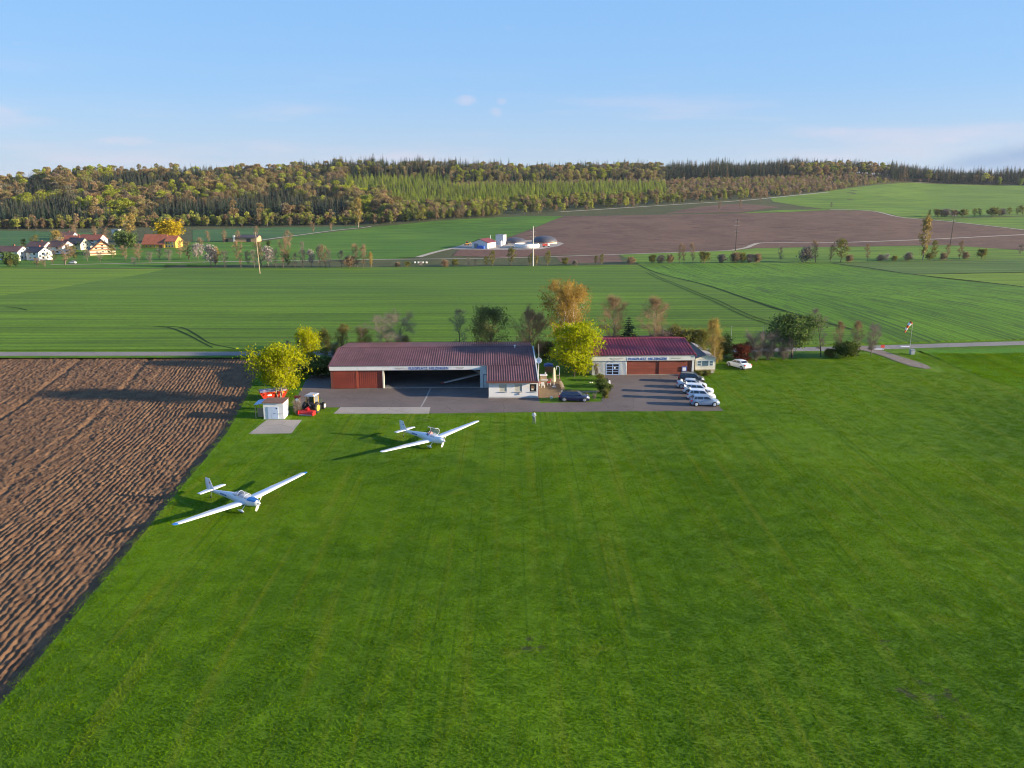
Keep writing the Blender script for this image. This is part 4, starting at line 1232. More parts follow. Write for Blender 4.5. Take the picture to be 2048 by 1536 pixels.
# gliders in the dark bay
def bay_glider(label, x, y, rz, z, tipmat):
    p = on_hangar(x, y, 0.06)
    t = thing('glider', label, 'glider', p, rz, 'gliders inside the hangar')
    S = [(1.7, z, .02, .02), (1.4, z, .18, .2), (.6, z, .30, .40), (-.3, z + .02, .30, .40), (-1.3, z + .12, .15, .2), (-4.0, z + .2, .09, .1)]
    MB().loft([ring(*s) for s in S]).build('fuselage', M_ac, t, True)
    for s in (-1, 1):
        ln = 7.2 if s < 0 else 4.0
        w = MB().loft([airfoil(.3, s * .2, z + .15, 1.2, .14), airfoil(.25, s * ln * .6, z + .12 + ln * .03, 1.0, .11), airfoil(.15, s * ln * .94, z + .1 + ln * .05, .72, .07)]).build('wing', M_ac, t, True)
        MB().loft([airfoil(.155, s * ln * .942, z + .1 + ln * .05, .73, .072), airfoil(.12, s * ln, z + .1 + ln * .055, .6, .04)]).build('wing_tip', tipmat, w, True)
    MB().disc((.2, 0, z - .45), (0, 1, 0), .2, .1, 12).build('wheel', M_tyre, t)
    m = MB(); m.box(.15, .25, -.08, .08, z - .6, z - .35); m.build('wheel_fork', M_ac, t)
    return t
M_tipred = pmat('red wing tip', (.5, .05, .02), .4, .1, 2)
_g = bay_glider('white glider with red wing tip inside the open hangar bay', 23.4, 4.6, math.radians(-60), 1.0, M_tipred)
_g.rotation_euler = (math.radians(8.5), 0, math.radians(-60))
_g = bay_glider('white glider standing deeper in the dark hangar bay', 23.6, 8.4, math.radians(-72), 1.5, M_ac)
_g.rotation_euler = (math.radians(5), 0, math.radians(-72))

# ------------------------------------------------------------------ cars
def paint(name, col, rough=0.25):
    return pmat(name, col, rough, 0.04, 1.2, coat=0.6)
M_light = pmat('lamp glass', (0.85, 0.85, 0.82), 0.1, 0.03, 4, spec=0.9)
M_tail = pmat('tail lamp red', (0.45, 0.02, 0.03), 0.15, 0.1, 4)
M_rim = pmat('alloy rim', (0.55, 0.56, 0.58), 0.3, 0.08, 8, metal=0.5)
M_trim = pmat('black plastic trim', (0.02, 0.02, 0.022), 0.6, 0.1, 4)
CAR_SHAPES = {
    # length, width, bonnet z, roof z, stations (x from rear): beltline heights, cabin: rear-bottom, rear-top, front-top, front-bottom
    'estate': dict(L=4.55, W=1.80, roof=1.47, belt=0.96, cab=(0.10, 0.55, 2.75, 3.42), tailz=.95),
    'hatch': dict(L=4.15, W=1.75, roof=1.50, belt=0.97, cab=(0.12, 0.50, 2.55, 3.20), tailz=.97),
    'sedan': dict(L=4.60, W=1.76, roof=1.42, belt=0.94, cab=(0.75, 1.35, 2.75, 3.45), tailz=.98),
    'suv': dict(L=4.35, W=1.82, roof=1.62, belt=1.05, cab=(0.12, 0.55, 2.65, 3.25), tailz=1.02),
}
def car(kind, label, p, heading, mat, rim=None, hatch_open=False, group=None, cat='car', scale=1.0):
    q = CAR_SHAPES[kind]
    L, W, roof, belt = q['L'], q['W'], q['roof'], q['belt']
    t = thing('parked_car', label, cat, p, heading, group)
    t.scale = (scale,) * 3
    x0 = -L / 2
    hw = W / 2
    # lower body: cross sections from tail to nose
    cb0, cb1, cf1, cf0 = q['cab']
    S = []
    for x, zlo, ztop, w in ((0.0, .42, .75, .78), (.06, .32, q['tailz'] - .06, .90), (.22, .24, q['tailz'], .97), (.9, .20, belt, 1.0), (1.8, .20, belt - .01, 1.0), (cf0 - .05, .20, belt - .03, 1.0), (cf0 + .4, .22, belt - .10, .98), (L - .45, .25, belt - .20, .94), (L - .12, .30, belt - .30, .86), (L, .40, belt - .42, .72)):
        w *= hw
        S.append([(x0 + x, -w * .93, zlo), (x0 + x, -w, zlo + (ztop - zlo) * .35), (x0 + x, -w * .985, zlo + (ztop - zlo) * .72), (x0 + x, -w * .90, ztop - .02), (x0 + x, -w * .6, ztop + .015), (x0 + x, 0, ztop + .03), (x0 + x, w * .6, ztop + .015), (x0 + x, w * .90, ztop - .02), (x0 + x, w * .985, zlo + (ztop - zlo) * .72), (x0 + x, w, zlo + (ztop - zlo) * .35), (x0 + x, w * .93, zlo)])
    body = MB().loft(S).build('body', mat, t, True)
    # cabin
    z0 = belt - .03
    rw = hw * .72; bw = hw * .90
    cab = [(x0 + cb0, z0), (x0 + cb1, roof - .03), ((x0 + cb1) * .5 + (x0 + cf1) * .5, roof), (x0 + cf1, roof - .04), (x0 + cf0, z0)]
    V = []
    for s in (-1, 1):
        for i, (x, z) in enumerate(cab):
            V.append((x, s * (bw if i in (0, 4) else rw), z))
    m = MB().add(V, [(0, 1, 2, 3, 4), (5, 6, 7, 8, 9), (0, 1, 6, 5), (1, 2, 7, 6), (2, 3, 8, 7), (3, 4, 9, 8), (4, 0, 5, 9)])
    me = m.mesh('cabin', mat)
    bm = bmesh.new(); bm.from_mesh(me)
    bmesh.ops.bevel(bm, geom=[e for e in bm.edges if e.calc_face_angle(0) > .2], offset=.05, segments=2, profile=.6, affect='EDGES')
    bm.to_mesh(me); bm.free()
    mesh_obj('cabin', me, t)
    # windows as thin panels just proud of the cabin skin
    def side_pt(u, v, s):   # u along bottom/top, v up
        xb = cab[0][0] + (cab[4][0] - cab[0][0]) * u; xt = cab[1][0] + (cab[3][0] - cab[1][0]) * u
        x = xb + (xt - xb) * v; z = z0 + (roof - .035 - z0) * v; y = bw + (rw - bw) * v
        return (x, s * (y + .012), z)
    cuts = (0.06, .30, .34, .60, .64, .93) if kind in ('estate',) else (0.08, .22, .25, .55, .59, .93)
    for s in (-1, 1):
        for a, b in zip(cuts[::2], cuts[1::2]):
            P = [side_pt(a, .17, s), side_pt(b, .17, s), side_pt(b - (.03 if b > .9 else 0), .84, s), side_pt(a + (.03 if a < .1 else 0), .84, s)]
            Q = [(x, y - s * .02, z) for x, y, z in P]
            MB().hexa(Q + P).build('side_window', M_carglass, t)
    for (a, b, nm) in ((4, 3, 'windscreen'), (0, 1, 'rear_window')):
        if nm == 'rear_window' and hatch_open:
            continue
        A = Vector((cab[a][0], 0, cab[a][1])); B = Vector((cab[b][0], 0, cab[b][1]))
        n = Vector((B.z - A.z, 0, A.x - B.x)).normalized() * (1 if a == 4 else -1)
        if a == 0: n = Vector((-(B.z - A.z), 0, B.x - A.x)).normalized()
        lo, hi = (.14, .90) if a == 4 else (.25, .88)
        P = []
        for v in (lo, hi):
            c = A + (B - A) * v; y = (bw + (rw - bw) * v) * .90
            P += [(c + n * .012, y)]
        pts = [(P[0][0].x, -P[0][1], P[0][0].z), (P[0][0].x, P[0][1], P[0][0].z), (P[1][0].x, P[1][1], P[1][0].z), (P[1][0].x, -P[1][1], P[1][0].z)]
        pts2 = [(x - n.x * .02, y, z - n.z * .02) for x, y, z in pts]
        MB().hexa(pts2 + pts).build(nm, M_carglass, t)
    if hatch_open:
        box('load_bay', M_trim, t, x0 + cb0 - .03, x0 + cb0 + .3, -hw * .7, hw * .7, belt - .35, roof - .2)
        A = Vector((x0 + cb1 + .02, 0, roof - .02))
        g = MB(); g.hexa([(A.x, -rw, A.z), (A.x, rw, A.z), (A.x - .95, rw * 1.05, A.z + .42), (A.x - .95, -rw * 1.05, A.z + .42), (A.x, -rw, A.z + .06), (A.x, rw, A.z + .06), (A.x - .95, rw * 1.05, A.z + .50), (A.x - .95, -rw * 1.05, A.z + .50)])
        tg = g.build('tailgate', mat, t)
        MB().hexa([(A.x - .15, -rw * .8, A.z + .12), (A.x - .15, rw * .8, A.z + .12), (A.x - .6, rw * .8, A.z + .335), (A.x - .6, -rw * .8, A.z + .335), (A.x - .15, -rw * .8, A.z + .15), (A.x - .15, rw * .8, A.z + .15), (A.x - .6, rw * .8, A.z + .365), (A.x - .6, -rw * .8, A.z + .365)]).build('tailgate_glass', M_carglass, tg)
    # wheels in dark arches
    for xw in (.78, L - .80):
        for s in (-1, 1):
            c = (x0 + xw, s * (hw - .10), .31)
            MB().disc((c[0], s * (hw - .085), .33), (0, 1, 0), .375, .18, 18).build('wheel_arch', M_trim, t)
            wh = MB().disc((c[0], s * (hw - .075), .31), (0, 1, 0), .31, .20, 18).build('wheel', M_tyre, t)
            MB().disc((c[0], s * (hw + .015), .31), (0, 1, 0), .215, .05, 14).build('rim', rim or M_rim, wh)
            m = MB()
            for k in range(5):
                a = 2 * math.pi * k / 5 + .3
                m.tube([(c[0] + .07 * math.cos(a), s * (hw + .035), .31 + .07 * math.sin(a)), (c[0] + .19 * math.cos(a + .3), s * (hw + .035), .31 + .19 * math.sin(a + .3))], .02, 4)
            m.build('rim_slot', M_trim, wh)
    for s in (-1, 1):
        MB().hexa([(x0 + L - .32, s * hw * .55, belt - .38), (x0 + L - .02, s * hw * .50, belt - .45), (x0 + L - .16, s * hw * .86, belt - .42), (x0 + L - .42, s * hw * .93, belt - .36), (x0 + L - .32, s * hw * .55, belt - .20), (x0 + L - .05, s * hw * .50, belt - .32), (x0 + L - .20, s * hw * .88, belt - .27), (x0 + L - .5, s * hw * .95, belt - .20)]).build('headlight', M_light, t)
        MB().box(x0 - .0, x0 + .25, s * hw * .80 - .13, s * hw * .80 + .13, q['tailz'] - .26, q['tailz'] - .06).build('tail_light', M_tail, t)
        MB().box(x0 + cf0 - .42, x0 + cf0 - .28, min(s * hw * .93, s * (hw + .13)), max(s * hw * .93, s * (hw + .13)), belt - .02, belt + .12).build('mirror', mat, t)
        for xd in (1.55, 2.6):
            MB().box(x0 + xd - .08, x0 + xd + .08, min(s * hw * .97, s * (hw + .02)), max(s * hw * .97, s * (hw + .02)), belt - .18, belt - .15).build('door_handle', M_trim, t)
    MB().box(x0 - .015, x0 + .05, -.26, .26, .50, .61).build('number_plate', M_whitep, t)
    MB().box(x0 + L - .06, x0 + L + .012, -.5, .5, .40, .50).build('grille', M_trim, t)
    MB().box(x0 + .05, x0 + L - .1, -hw * .9, hw * .9, .16, .24).build('underbody', M_trim, t)
    return t

C_navy = paint('navy car paint', (0.012, 0.017, 0.06), 0.2)
C_black = paint('black car paint', (0.013, 0.014, 0.018), 0.2)
C_silver = paint('silver blue car paint', (0.19, 0.26, 0.38), 0.3)
C_pale = paint('silver white car paint', (0.46, 0.48, 0.52), 0.3)
C_white = paint('white car paint', (0.70, 0.71, 0.72), 0.3)
q = gp(1149, 804); car('estate', 'dark navy estate car parked alone before the garden lawn', (q.x, q.y + .85, 0.02), math.radians(-3), C_navy)
row = 'cars parked in a row at the right end of the apron'
for kind, lab, px, py, hd, mt, ho, rim in (
        ('hatch', 'black hatchback at the back of the parked row by the hangar', 1384, 766, -12, C_black, False, None),
        ('sedan', 'long silver-white saloon second from the back of the parked row', 1385, 778, -14, C_pale, False, None),
        ('estate', 'white estate in the middle of the parked row, boot full of luggage', 1398, 789, -13, C_white, True, None),
        ('hatch', 'white hatchback with open boot next to the silver car', 1404, 801, -11, C_white, True, None),
        ('hatch', 'silver blue hatchback at the front of the parked row', 1411, 813, -3, C_silver, False, M_whitep)):
    q = gp(px, py)
    car(kind, lab, (q.x, q.y + .75, 0.02), math.radians(hd), mt, rim, ho, row)
q = gp(1481, 738); car('sedan', 'white saloon parked on the grass before the bushes, seen from behind', (q.x, q.y + 1.2, 0.0), math.radians(118), C_white)

# ------------------------------------------------------------------ tractor with red mower
def tractor():
    q = gp(630, 825)
    t = thing('tractor', 'grey-roofed yellow and black tractor standing beside the shed', 'tractor', (q.x - .35, q.y + .4, 0), math.radians(76))
    t.scale = (1.0,) * 3
    Y = pmat('tractor yellow', (0.55, 0.34, 0.04), 0.45, 0.1, 2)
    Dk = pmat('tractor dark green', (0.02, 0.03, 0.02), 0.5, 0.15, 2)
    MB().hexa([(.5, -.36, .85), (2.35, -.32, .85), (2.35, .32, .85), (.5, .36, .85), (.5, -.34, 1.55), (2.3, -.28, 1.38), (2.3, .28, 1.38), (.5, .34, 1.55)]).build('bonnet', Dk, t)
    MB().box(-.75, 2.2, -.28, .28, .5, .86).build('chassis', Dk, t)
    MB().tube([(1.5, .42, 1.2), (1.5, .42, 2.2)], .05, 6).build('exhaust', M_dark, t)
    fr = MB()
    for (x, y) in ((-.75, -.65), (-.75, .65), (.65, -.6), (.65, .6)):
        fr.tube([(x, y, 1.1), (x * .92, y * .93, 2.42)], .05, 5)
    cb = fr.build('cab', Y, t)
    for (a, b, nm) in (((-.74, -.6, -.74, .6), 0, 'rear_glass'), ((.62, -.55, .62, .55), 0, 'front_glass'), ((-.7, -.62, .6, -.58), 0, 'side_glass'), ((-.7, .62, .6, .58), 0, 'side_glass')):
        x0, y0, x1, y1 = a
        MB().add([(x0, y0, 1.25), (x1, y1, 1.25), (x1 * .93, y1 * .93, 2.38), (x0 * .93, y0 * .93, 2.38)], [(0, 1, 2, 3)]).build(nm, M_carglass if nm != 'side_glass' else M_canopy, cb)
    MB().hexa([(-.95, -.74, 2.43), (.8, -.7, 2.43), (.8, .7, 2.43), (-.95, .74, 2.43), (-.85, -.62, 2.58), (.7, -.6, 2.58), (.7, .6, 2.58), (-.85, .62, 2.58)]).build('cab_roof', pmat('light grey cab roof', (.38, .38, .40), .5, .06, 2), t)
    MB().tube([(-.6, -.5, 2.58), (-.6, -.5, 2.74)], .05, 6).build('beacon', pmat('orange beacon', (.7, .25, .02), .3, .05, 3), t)
    MB().box(-.35, .15, -.25, .25, 1.0, 1.6).build('driver_seat', M_seat, t)
    for s in (-1, 1):
        MB().hexa([(-1.1, s * .5, 1.28), (.05, s * .5, 1.45), (.05, s * .98, 1.45), (-1.1, s * .98, 1.28), (-1.1, s * .5, 1.33), (.05, s * .5, 1.5), (.05, s * .98, 1.5), (-1.1, s * .98, 1.33)]).build('mudguard', M_dark, t)
        for (x, r, w, yy) in ((-.45, .76, .46, .82), (1.75, .48, .34, .78)):
            wh = MB().disc((x, s * yy, r), (0, 1, 0), r, w, 22).build('wheel', M_tyre, t)
            MB().disc((x, s * (yy + w * .5), r), (0, 1, 0), r * .58, .06, 18).build('rim', Y if r > .6 else M_cream, wh)
            m = MB()
            for k in range(18):
                a = 2 * math.pi * k / 18
                m.tube([(x + r * math.cos(a), s * (yy - w * .42), r + r * math.sin(a)), (x + r * 1.015 * math.cos(a + .1), s * (yy + w * .42), r + r * 1.015 * math.sin(a + .1))], .025, 4)
            m.build('tread', M_tyre, wh)
    q2 = (q.x - 1.15, q.y + .4 - 2.2, 0)
    R = pmat('mower red', (0.50, 0.02, 0.02), 0.4, 0.1, 2)
    mo = thing('mower', 'bright red flail mower hitched behind the tractor', 'mower', (t.location.x - 1.75 * math.cos(math.radians(76)), t.location.y - 1.75 * math.sin(math.radians(76)), 0), math.radians(78))
    mo.scale = (1.0, 0.98, 1.0)
    MB().prism([(-.45, .18), (.35, .18), (.35, .55), (.1, .72), (-.3, .62), (-.45, .4)], -1.05, 1.05, 'y').build('housing', R, mo)
    MB().tube([(-.5, -1.0, .13), (-.5, 1.0, .13)], .10, 10).build('roller', M_grey, mo)
    m = MB(); m.tube([(.1, -.35, .7), (.6, 0, 1.05), (.1, .35, .7)], .06, 6); m.tube([(.55, -.4, .6), (.1, -.35, .7)], .05, 5); m.tube([(.55, .4, .6), (.1, .35, .7)], .05, 5); m.build('hitch_frame', R, mo)
    for s in (-1, 1):
        MB().prism([(-.6, .08), (.35, .08), (.4, .6), (-.4, .68), (-.62, .4)], s * 1.06 if s > 0 else -1.12, 1.12 if s > 0 else -1.06, 'y').build('skid_plate', R, mo)
    MB().box(-.12, .2, -.2, .2, .72, .95).build('gearbox', R, mo)
tractor()

# red skip trailer behind the shed
def skip():
    q = gp(545, 800)
    R = pmat('trailer red', (0.50, 0.035, 0.015), 0.5, 0.1, 1.2)
    t = thing('skip', 'open red skip behind the white shed under the tree', 'skip', (q.x, q.y + .6, 0), math.radians(22))
    for s, nm in ((-1, 'side_panel'), (1, 'side_panel')):
        MB().hexa([(-1.5, s * .78, .35), (1.4, s * .78, .35), (1.4, s * .82, .35), (-1.5, s * .82, .35), (-2.0, s * 1.0, 1.35), (2.0, s * 1.0, 1.35), (2.0, s * 1.05, 1.35), (-2.0, s * 1.05, 1.35)]).build(nm, R, t)
    for s in (-1, 1):
        MB().hexa([(s * 1.42, -.8, .35), (s * 1.5, -.8, .35), (s * 1.5, .8, .35), (s * 1.42, .8, .35), (s * 1.95, -1.02, 1.35), (s * 2.03, -1.02, 1.35), (s * 2.03, 1.02, 1.35), (s * 1.95, 1.02, 1.35)]).build('end_panel', R, t)
    MB().box(-1.5, 1.45, -.8, .8, .3, .36).build('floor', R, t)
    MB().hexa([(-1.9, -1.02, 1.36), (1.9, -1.02, 1.36), (1.9, .2, 1.36), (-1.9, .2, 1.36), (-1.9, -1.02, 1.40), (1.9, -1.02, 1.40), (1.9, .2, 1.62), (-1.9, .2, 1.62)]).build('cover_lid', pmat('lilac grey lid', (.42, .36, .46), .5, .1, 1), t)
    MB().box(-.9, -.3, -.96, -.93, .75, 1.05).build('data_plate', M_whitep, t)
    m = MB()
    for x in (-1.1, 1.0):
        m.box(x - .1, x + .1, -.75, .75, 0, .31)
    m.build('runner', M_dark, t)
skip()

# red and white standpipe cabinet beside the shed
q = gp(592, 826)
t = thing('fuel_pump', 'red topped white fuel pump with hose beside the shed', 'fuel pump', (q.x, q.y + 1.2, 0), math.radians(-20))
MB().box(-.32, .32, -.22, .22, 0, 1.3).build('cabinet', pmat('rusty red cabinet', (.33, .1, .06), .6, .2, 2), t)
MB().box(-.4, .4, -.28, .28, 1.96, 2.12).build('cap', M_sign_red, t)
MB().box(-.3, .3, -.2, .2, 1.31, 1.95).build('head', M_wood, t)
MB().disc((.10, -.24, 1.62), (0.3, -1, 0), .24, .05, 16).build('dial', M_whitep, t)
MB().tube([(.32, -.1, 1.5), (.55, -.1, 1.2), (.5, -.15, .6), (.3, -.25, .9)], .04, 6).build('hose', M_cream, t)

# ------------------------------------------------------------------ terrace furniture
def parasol():
    q = gp(1108, 774)
    t = thing('parasol', 'closed cream parasol standing on the terrace', 'parasol', (q.x, q.y, 0.03))
    MB().tube([(0, 0, 0), (0, 0, 1.1)], .04, 6).build('pole', M_whitep, t)
    MB().box(-.3, .3, -.3, .3, 0, .07).build('foot', M_plinth, t)
    R = []
    for z, r in ((.85, .20), (1.0, .23), (1.3, .19), (1.7, .17), (2.2, .17), (2.7, .15), (3.0, .10), (3.08, .03)):
        R.append([(r * (1 + .16 * (-1) ** k) * math.cos(2 * math.pi * k / 16), r * (1 + .16 * (-1) ** k) * math.sin(2 * math.pi * k / 16), z) for k in range(16)])
    MB().loft(R).build('canopy', pmat('cream canvas', (.70, .60, .38), .9, .08, 2), t, True)
parasol()
def chair(px, py, rz, label, cushion=None):
    q = gp(px, py)
    t = thing('garden_chair', label, 'chair', (q.x, q.y, 0.032), rz, 'chairs round the terrace table')
    W = M_whitep
    MB().box(-.24, .24, -.24, .24, .40, .44).build('seat', W, t)
    MB().hexa([(-.24, .22, .44), (.24, .22, .44), (.24, .26, .44), (-.24, .26, .44), (-.24, .34, 1.0), (.24, .34, 1.0), (.24, .38, 1.0), (-.24, .38, 1.0)]).build('backrest', W, t)
    for x in (-.2, .2):
        for y in (-.2, .2):
            MB().tube([(x, y, 0), (x, y, .4)], .025, 5).build('leg', W, t)
    if cushion:
        MB().hexa([(-.25, -.25, .445), (.25, -.25, .445), (.25, .2, .445), (-.25, .2, .445), (-.26, -.26, .54), (.26, -.26, .54), (.25, .2, .56), (-.25, .2, .56)]).build('cushion', cushion, t)
        MB().hexa([(-.23, .12, .56), (.23, .12, .56), (.23, .205, .56), (-.23, .205, .56), (-.23, .24, 1.02), (.23, .24, 1.02), (.23, .32, 1.02), (-.23, .32, 1.02)]).build('back_cushion', cushion, t)
M_cush = pmat('red cushion', (.55, .02, .025), .9, .1, 4)
M_cushp = pmat('salmon cushion', (.60, .24, .18), .9, .1, 4)
chair(1098, 771, math.radians(-95), 'garden chair with bright red cushions on the terrace', M_cush)
chair(1081, 772, math.radians(95), 'garden chair with salmon cushions by the clubhouse wall', M_cushp)
chair(1086, 776, math.radians(170), 'bare white garden chair on the near side of the terrace table')
q = gp(1089, 769)
t = thing('garden_table', 'low dark terrace table between the cushioned chairs', 'table', (q.x, q.y, .032))
MB().box(-.55, .55, -.4, .4, .66, .71).build('tabletop', M_plinth, t)
for x in (-.45, .45):
    for y in (-.3, .3):
        MB().tube([(x, y, 0), (x, y, .66)], .03, 5).build('leg', M_dark, t)
q = gp(1087, 763)
t = thing('grill', 'stone barbecue with white top behind the terrace table', 'barbecue', (q.x, q.y, .032))
MB().box(-.5, .5, -.35, .35, 0, 1.0).build('base', M_woodpale, t)
MB().box(-.6, .6, -.42, .42, 1.0, 1.1).build('worktop', M_whitep, t)
MB().hexa([(.15, -.25, 1.1), (.45, -.25, 1.1), (.45, .25, 1.1), (.15, .25, 1.1), (.22, -.15, 1.5), (.4, -.15, 1.5), (.4, .15, 1.5), (.22, .15, 1.5)]).build('hood', M_plinth, t)
q = gp(1119, 760)
t = thing('swing_frame', 'white bent tube frame with hook beside the parasol', 'frame', (q.x, q.y + .4, .03))
MB().tube([(0, 0, 0), (0, 0, 1.9), (-.12, 0, 2.1), (-.42, 0, 2.2), (-.5, 0, 2.1), (-.5, 0, 1.6)], .045, 6).build('post', M_whitep, t)
MB().box(-.5, .1, -.1, .1, .62, .70).build('bench_board', M_woodpale, t)
for x in (-.42, 0.04):
    MB().box(x - .05, x + .05, -.08, .08, 0, .62).build('leg', M_woodpale, t)
q = gp(1124, 776)
t = thing('retaining_wall', 'low pale stone wall edging the terrace towards the lawn', 'wall', (q.x, q.y + .6, .03), math.radians(93))
for k in range(5):
    MB().box(-1.9 + k * .76, -1.9 + k * .76 + .73, -.19 - .01 * (k % 2), .19, 0, .48 + .015 * (k % 3)).build('stone', M_woodpale, t)
q = gp(1097, 744)
t = thing('playhouse', 'little brown wooden box with blue roof on the shaded lawn', 'playhouse', (q.x, q.y, .03), 0.05)
for k in range(8):
    MB().box(-.62 + k * .155, -.62 + k * .155 + .145, -.5, -.46, 0, 1.05).build('plank', M_wood, t)
MB().box(-.62, -.58, -.455, .5, 0, 1.05).build('side_panel', M_wood, t)
MB().box(.58, .62, -.455, .5, 0, 1.05).build('side_panel', M_wood, t)
MB().prism([(-.78, 1.06), (.78, 1.06), (.7, 1.3), (0, 1.45), (-.7, 1.3)], -.65, .62, 'y').build('roof', M_blue, t)
q = gp(1176, 750)
t = thing('display_board', 'grey display board on two legs at the corner of the small hangar', 'board', (q.x - .1, q.y + .1, .03), 0.02)
MB().box(-.36, .36, -.04, .04, .45, 1.75).build('panel', pmat('pale grey board', (.40, .42, .42), .6, .06, 2), t)
for x in (-.32, .32):
    MB().tube([(x, .06, 0), (x, .06, 1.7)], .03, 5).build('leg', M_grey, t)
q = gp(1103, 798)
t = thing('bucket', 'small white and green bucket on the apron before the terrace', 'bucket', (q.x, q.y, .035))
MB().tube([(0, 0, 0), (0, 0, .34)], [.13, .18], 12).build('pail', M_whitep, t, True)
MB().tube([(-.18, 0, .3), (-.1, 0, .46), (.1, 0, .46), (.18, 0, .3)], .012, 4).build('handle', M_grey, t)
for k, (px, py) in enumerate(((1180, 766), (1184, 766))):
    q = gp(px, py)
    MBx = MB().tube([(0, 0, 0), (0, 0, .1), (0, 0, .16)], [.16, .16, .05], 10)
    o = MBx.build('light_dome', M_cream, None, True); o.location = (q.x, q.y, .03)
    tag(o, 'pale dome lamp on the lawn, %s one of the pair' % ('left' if k == 0 else 'right'), 'lamp', 'dome lamps on the lawn')

# scooter at the hedge
def scooter():
    q = gp(1217, 773)
    t = thing('scooter', 'white motor scooter on its stand beside the hedge', 'scooter', (q.x, q.y + .35, .02), math.radians(-75))
    for x in (-.62, .62):
        w = MB().disc((x, 0, .25), (0, 1, 0), .25, .11, 16).build('wheel', M_tyre, t)
        MB().disc((x, 0, .25), (0, 1, 0), .14, .125, 12).build('rim', M_rim, w)
    MB().loft([ring(-.75, .62, .10, .06), ring(-.5, .60, .16, .16), ring(-.1, .55, .15, .17), ring(.05, .42, .12, .10)]).build('body', M_whitep, t, True)
    MB().hexa([(-.1, -.14, .26), (.5, -.12, .26), (.5, .12, .26), (-.1, .14, .26), (-.1, -.14, .32), (.45, -.12, .32), (.45, .12, .32), (-.1, .14, .32)]).build('footboard', M_trim, t)
    MB().hexa([(.42, -.2, .3), (.55, -.16, .3), (.55, .16, .3), (.42, .2, .3), (.30, -.17, .95), (.42, -.12, .95), (.42, .12, .95), (.30, .17, .95)]).build('leg_shield', M_whitep, t)
    MB().tube([(.62, 0, .25), (.36, 0, 1.02)], .03, 6).build('fork', M_grey, t)
    MB().tube([(.36, -.33, 1.05), (.34, 0, 1.0), (.36, .33, 1.05)], .022, 6).build('handlebar', M_dark, t)
    MB().box(-.55, .0, -.13, .13, .74, .84).build('saddle', M_seat, t)
    MB().box(-.85, -.55, -.18, .18, .80, 1.08).build('top_box', M_trim, t)
    MB().ball((.45, 0, .92), .09).build('headlight', M_light, t)
scooter()

# windsock, red sign, grey bin, thin poles
def windsock():
    q = gp(1818, 709)
    h = height_at(q, 646)
    t = thing('windsock', 'red and white windsock hanging from a tall thin white mast', 'windsock', (q.x, q.y, 0))
    MB().tube([(0, 0, 0), (0, 0, h)], [.05, .03], 6).build('mast', M_alu, t)
    MB().tube([(0, 0, h - .1), (-.35, 0, h + .15)], .03, 5).build('hoop_arm', M_grey, t)
    pts = [(-.25, 0, h + .2, .32), (-.45, 0, h - .05, .30), (-.75, 0, h - .45, .26), (-.95, .02, h - .9, .22), (-1.1, .03, h - 1.3, .18), (-1.25, .03, h - 1.75, .14)]
    for k in range(5):
        a, b = pts[k], pts[k + 1]
        MB().tube([a[:3], b[:3]], [a[3], b[3]], 10, False).build('sock_band', M_whitep if k % 2 else pmat('sock red orange', (.65, .13, .03), .8, .08, 3), t)
windsock()
q = gp(1764, 706)
t = thing('warning_sign', 'red square sign on a thin post at the gravel track', 'sign', (q.x, q.y, .05), 0.1)
MB().tube([(0, 0.03, 0), (0, .03, 1.35)], .03, 5).build('post', M_grey, t)
MB().box(-.36, .36, -.02, .02, .95, 1.5).build('panel', M_sign_red, t)
q = gp(1824, 709)
t = thing('bin', 'grey bin at the foot of the windsock mast', 'bin', (q.x, q.y, .05))
MB().hexa([(-.3, -.3, 0), (.3, -.3, 0), (.3, .3, 0), (-.3, .3, 0), (-.38, -.38, .8), (.38, -.38, .8), (.38, .38, .8), (-.38, .38, .8)]).build('tub', pmat('bin grey', (.45, .46, .48), .6, .08, 2), t)
MB().hexa([(-.4, -.4, .805), (.4, -.4, .805), (.4, .4, .805), (-.4, .4, .805), (-.38, -.38, .88), (.38, -.38, .88), (.38, .38, .95), (-.38, .38, .95)]).build('lid', M_grey, t)
for (px, py, pt, lab) in ((1461, 694, 653, 'thin pale mast behind the mobile home birch'), (1523, 714, 653, 'thin pale mast among the grey bushes')):
    q = gp(px, py)
    t = thing('flag_mast', lab, 'mast', (q.x, q.y, 0), 0, 'thin masts by the road')
    h = height_at(q, pt)
    MB().tube([(0, 0, 0), (0, 0, h)], [.055, .03], 6).build('pole', M_alu, t)
    MB().ball((0, 0, h), .07, 8, 5).build('knob', M_alu, t)
for (px, py, lab) in ((1810, 694, 'white kerb marker board lying beside the road near the windsock'), (1757, 699.5, 'white kerb marker board lying where the gravel track leaves the road')):
    q = gp(px, py)
    o = MB().box(-.9, .9, -.2, .2, 0, .12).build('marker_board', M_whitep); o.location = (q.x, q.y, .06)
    tag(o, lab, 'marker', 'white marker boards')
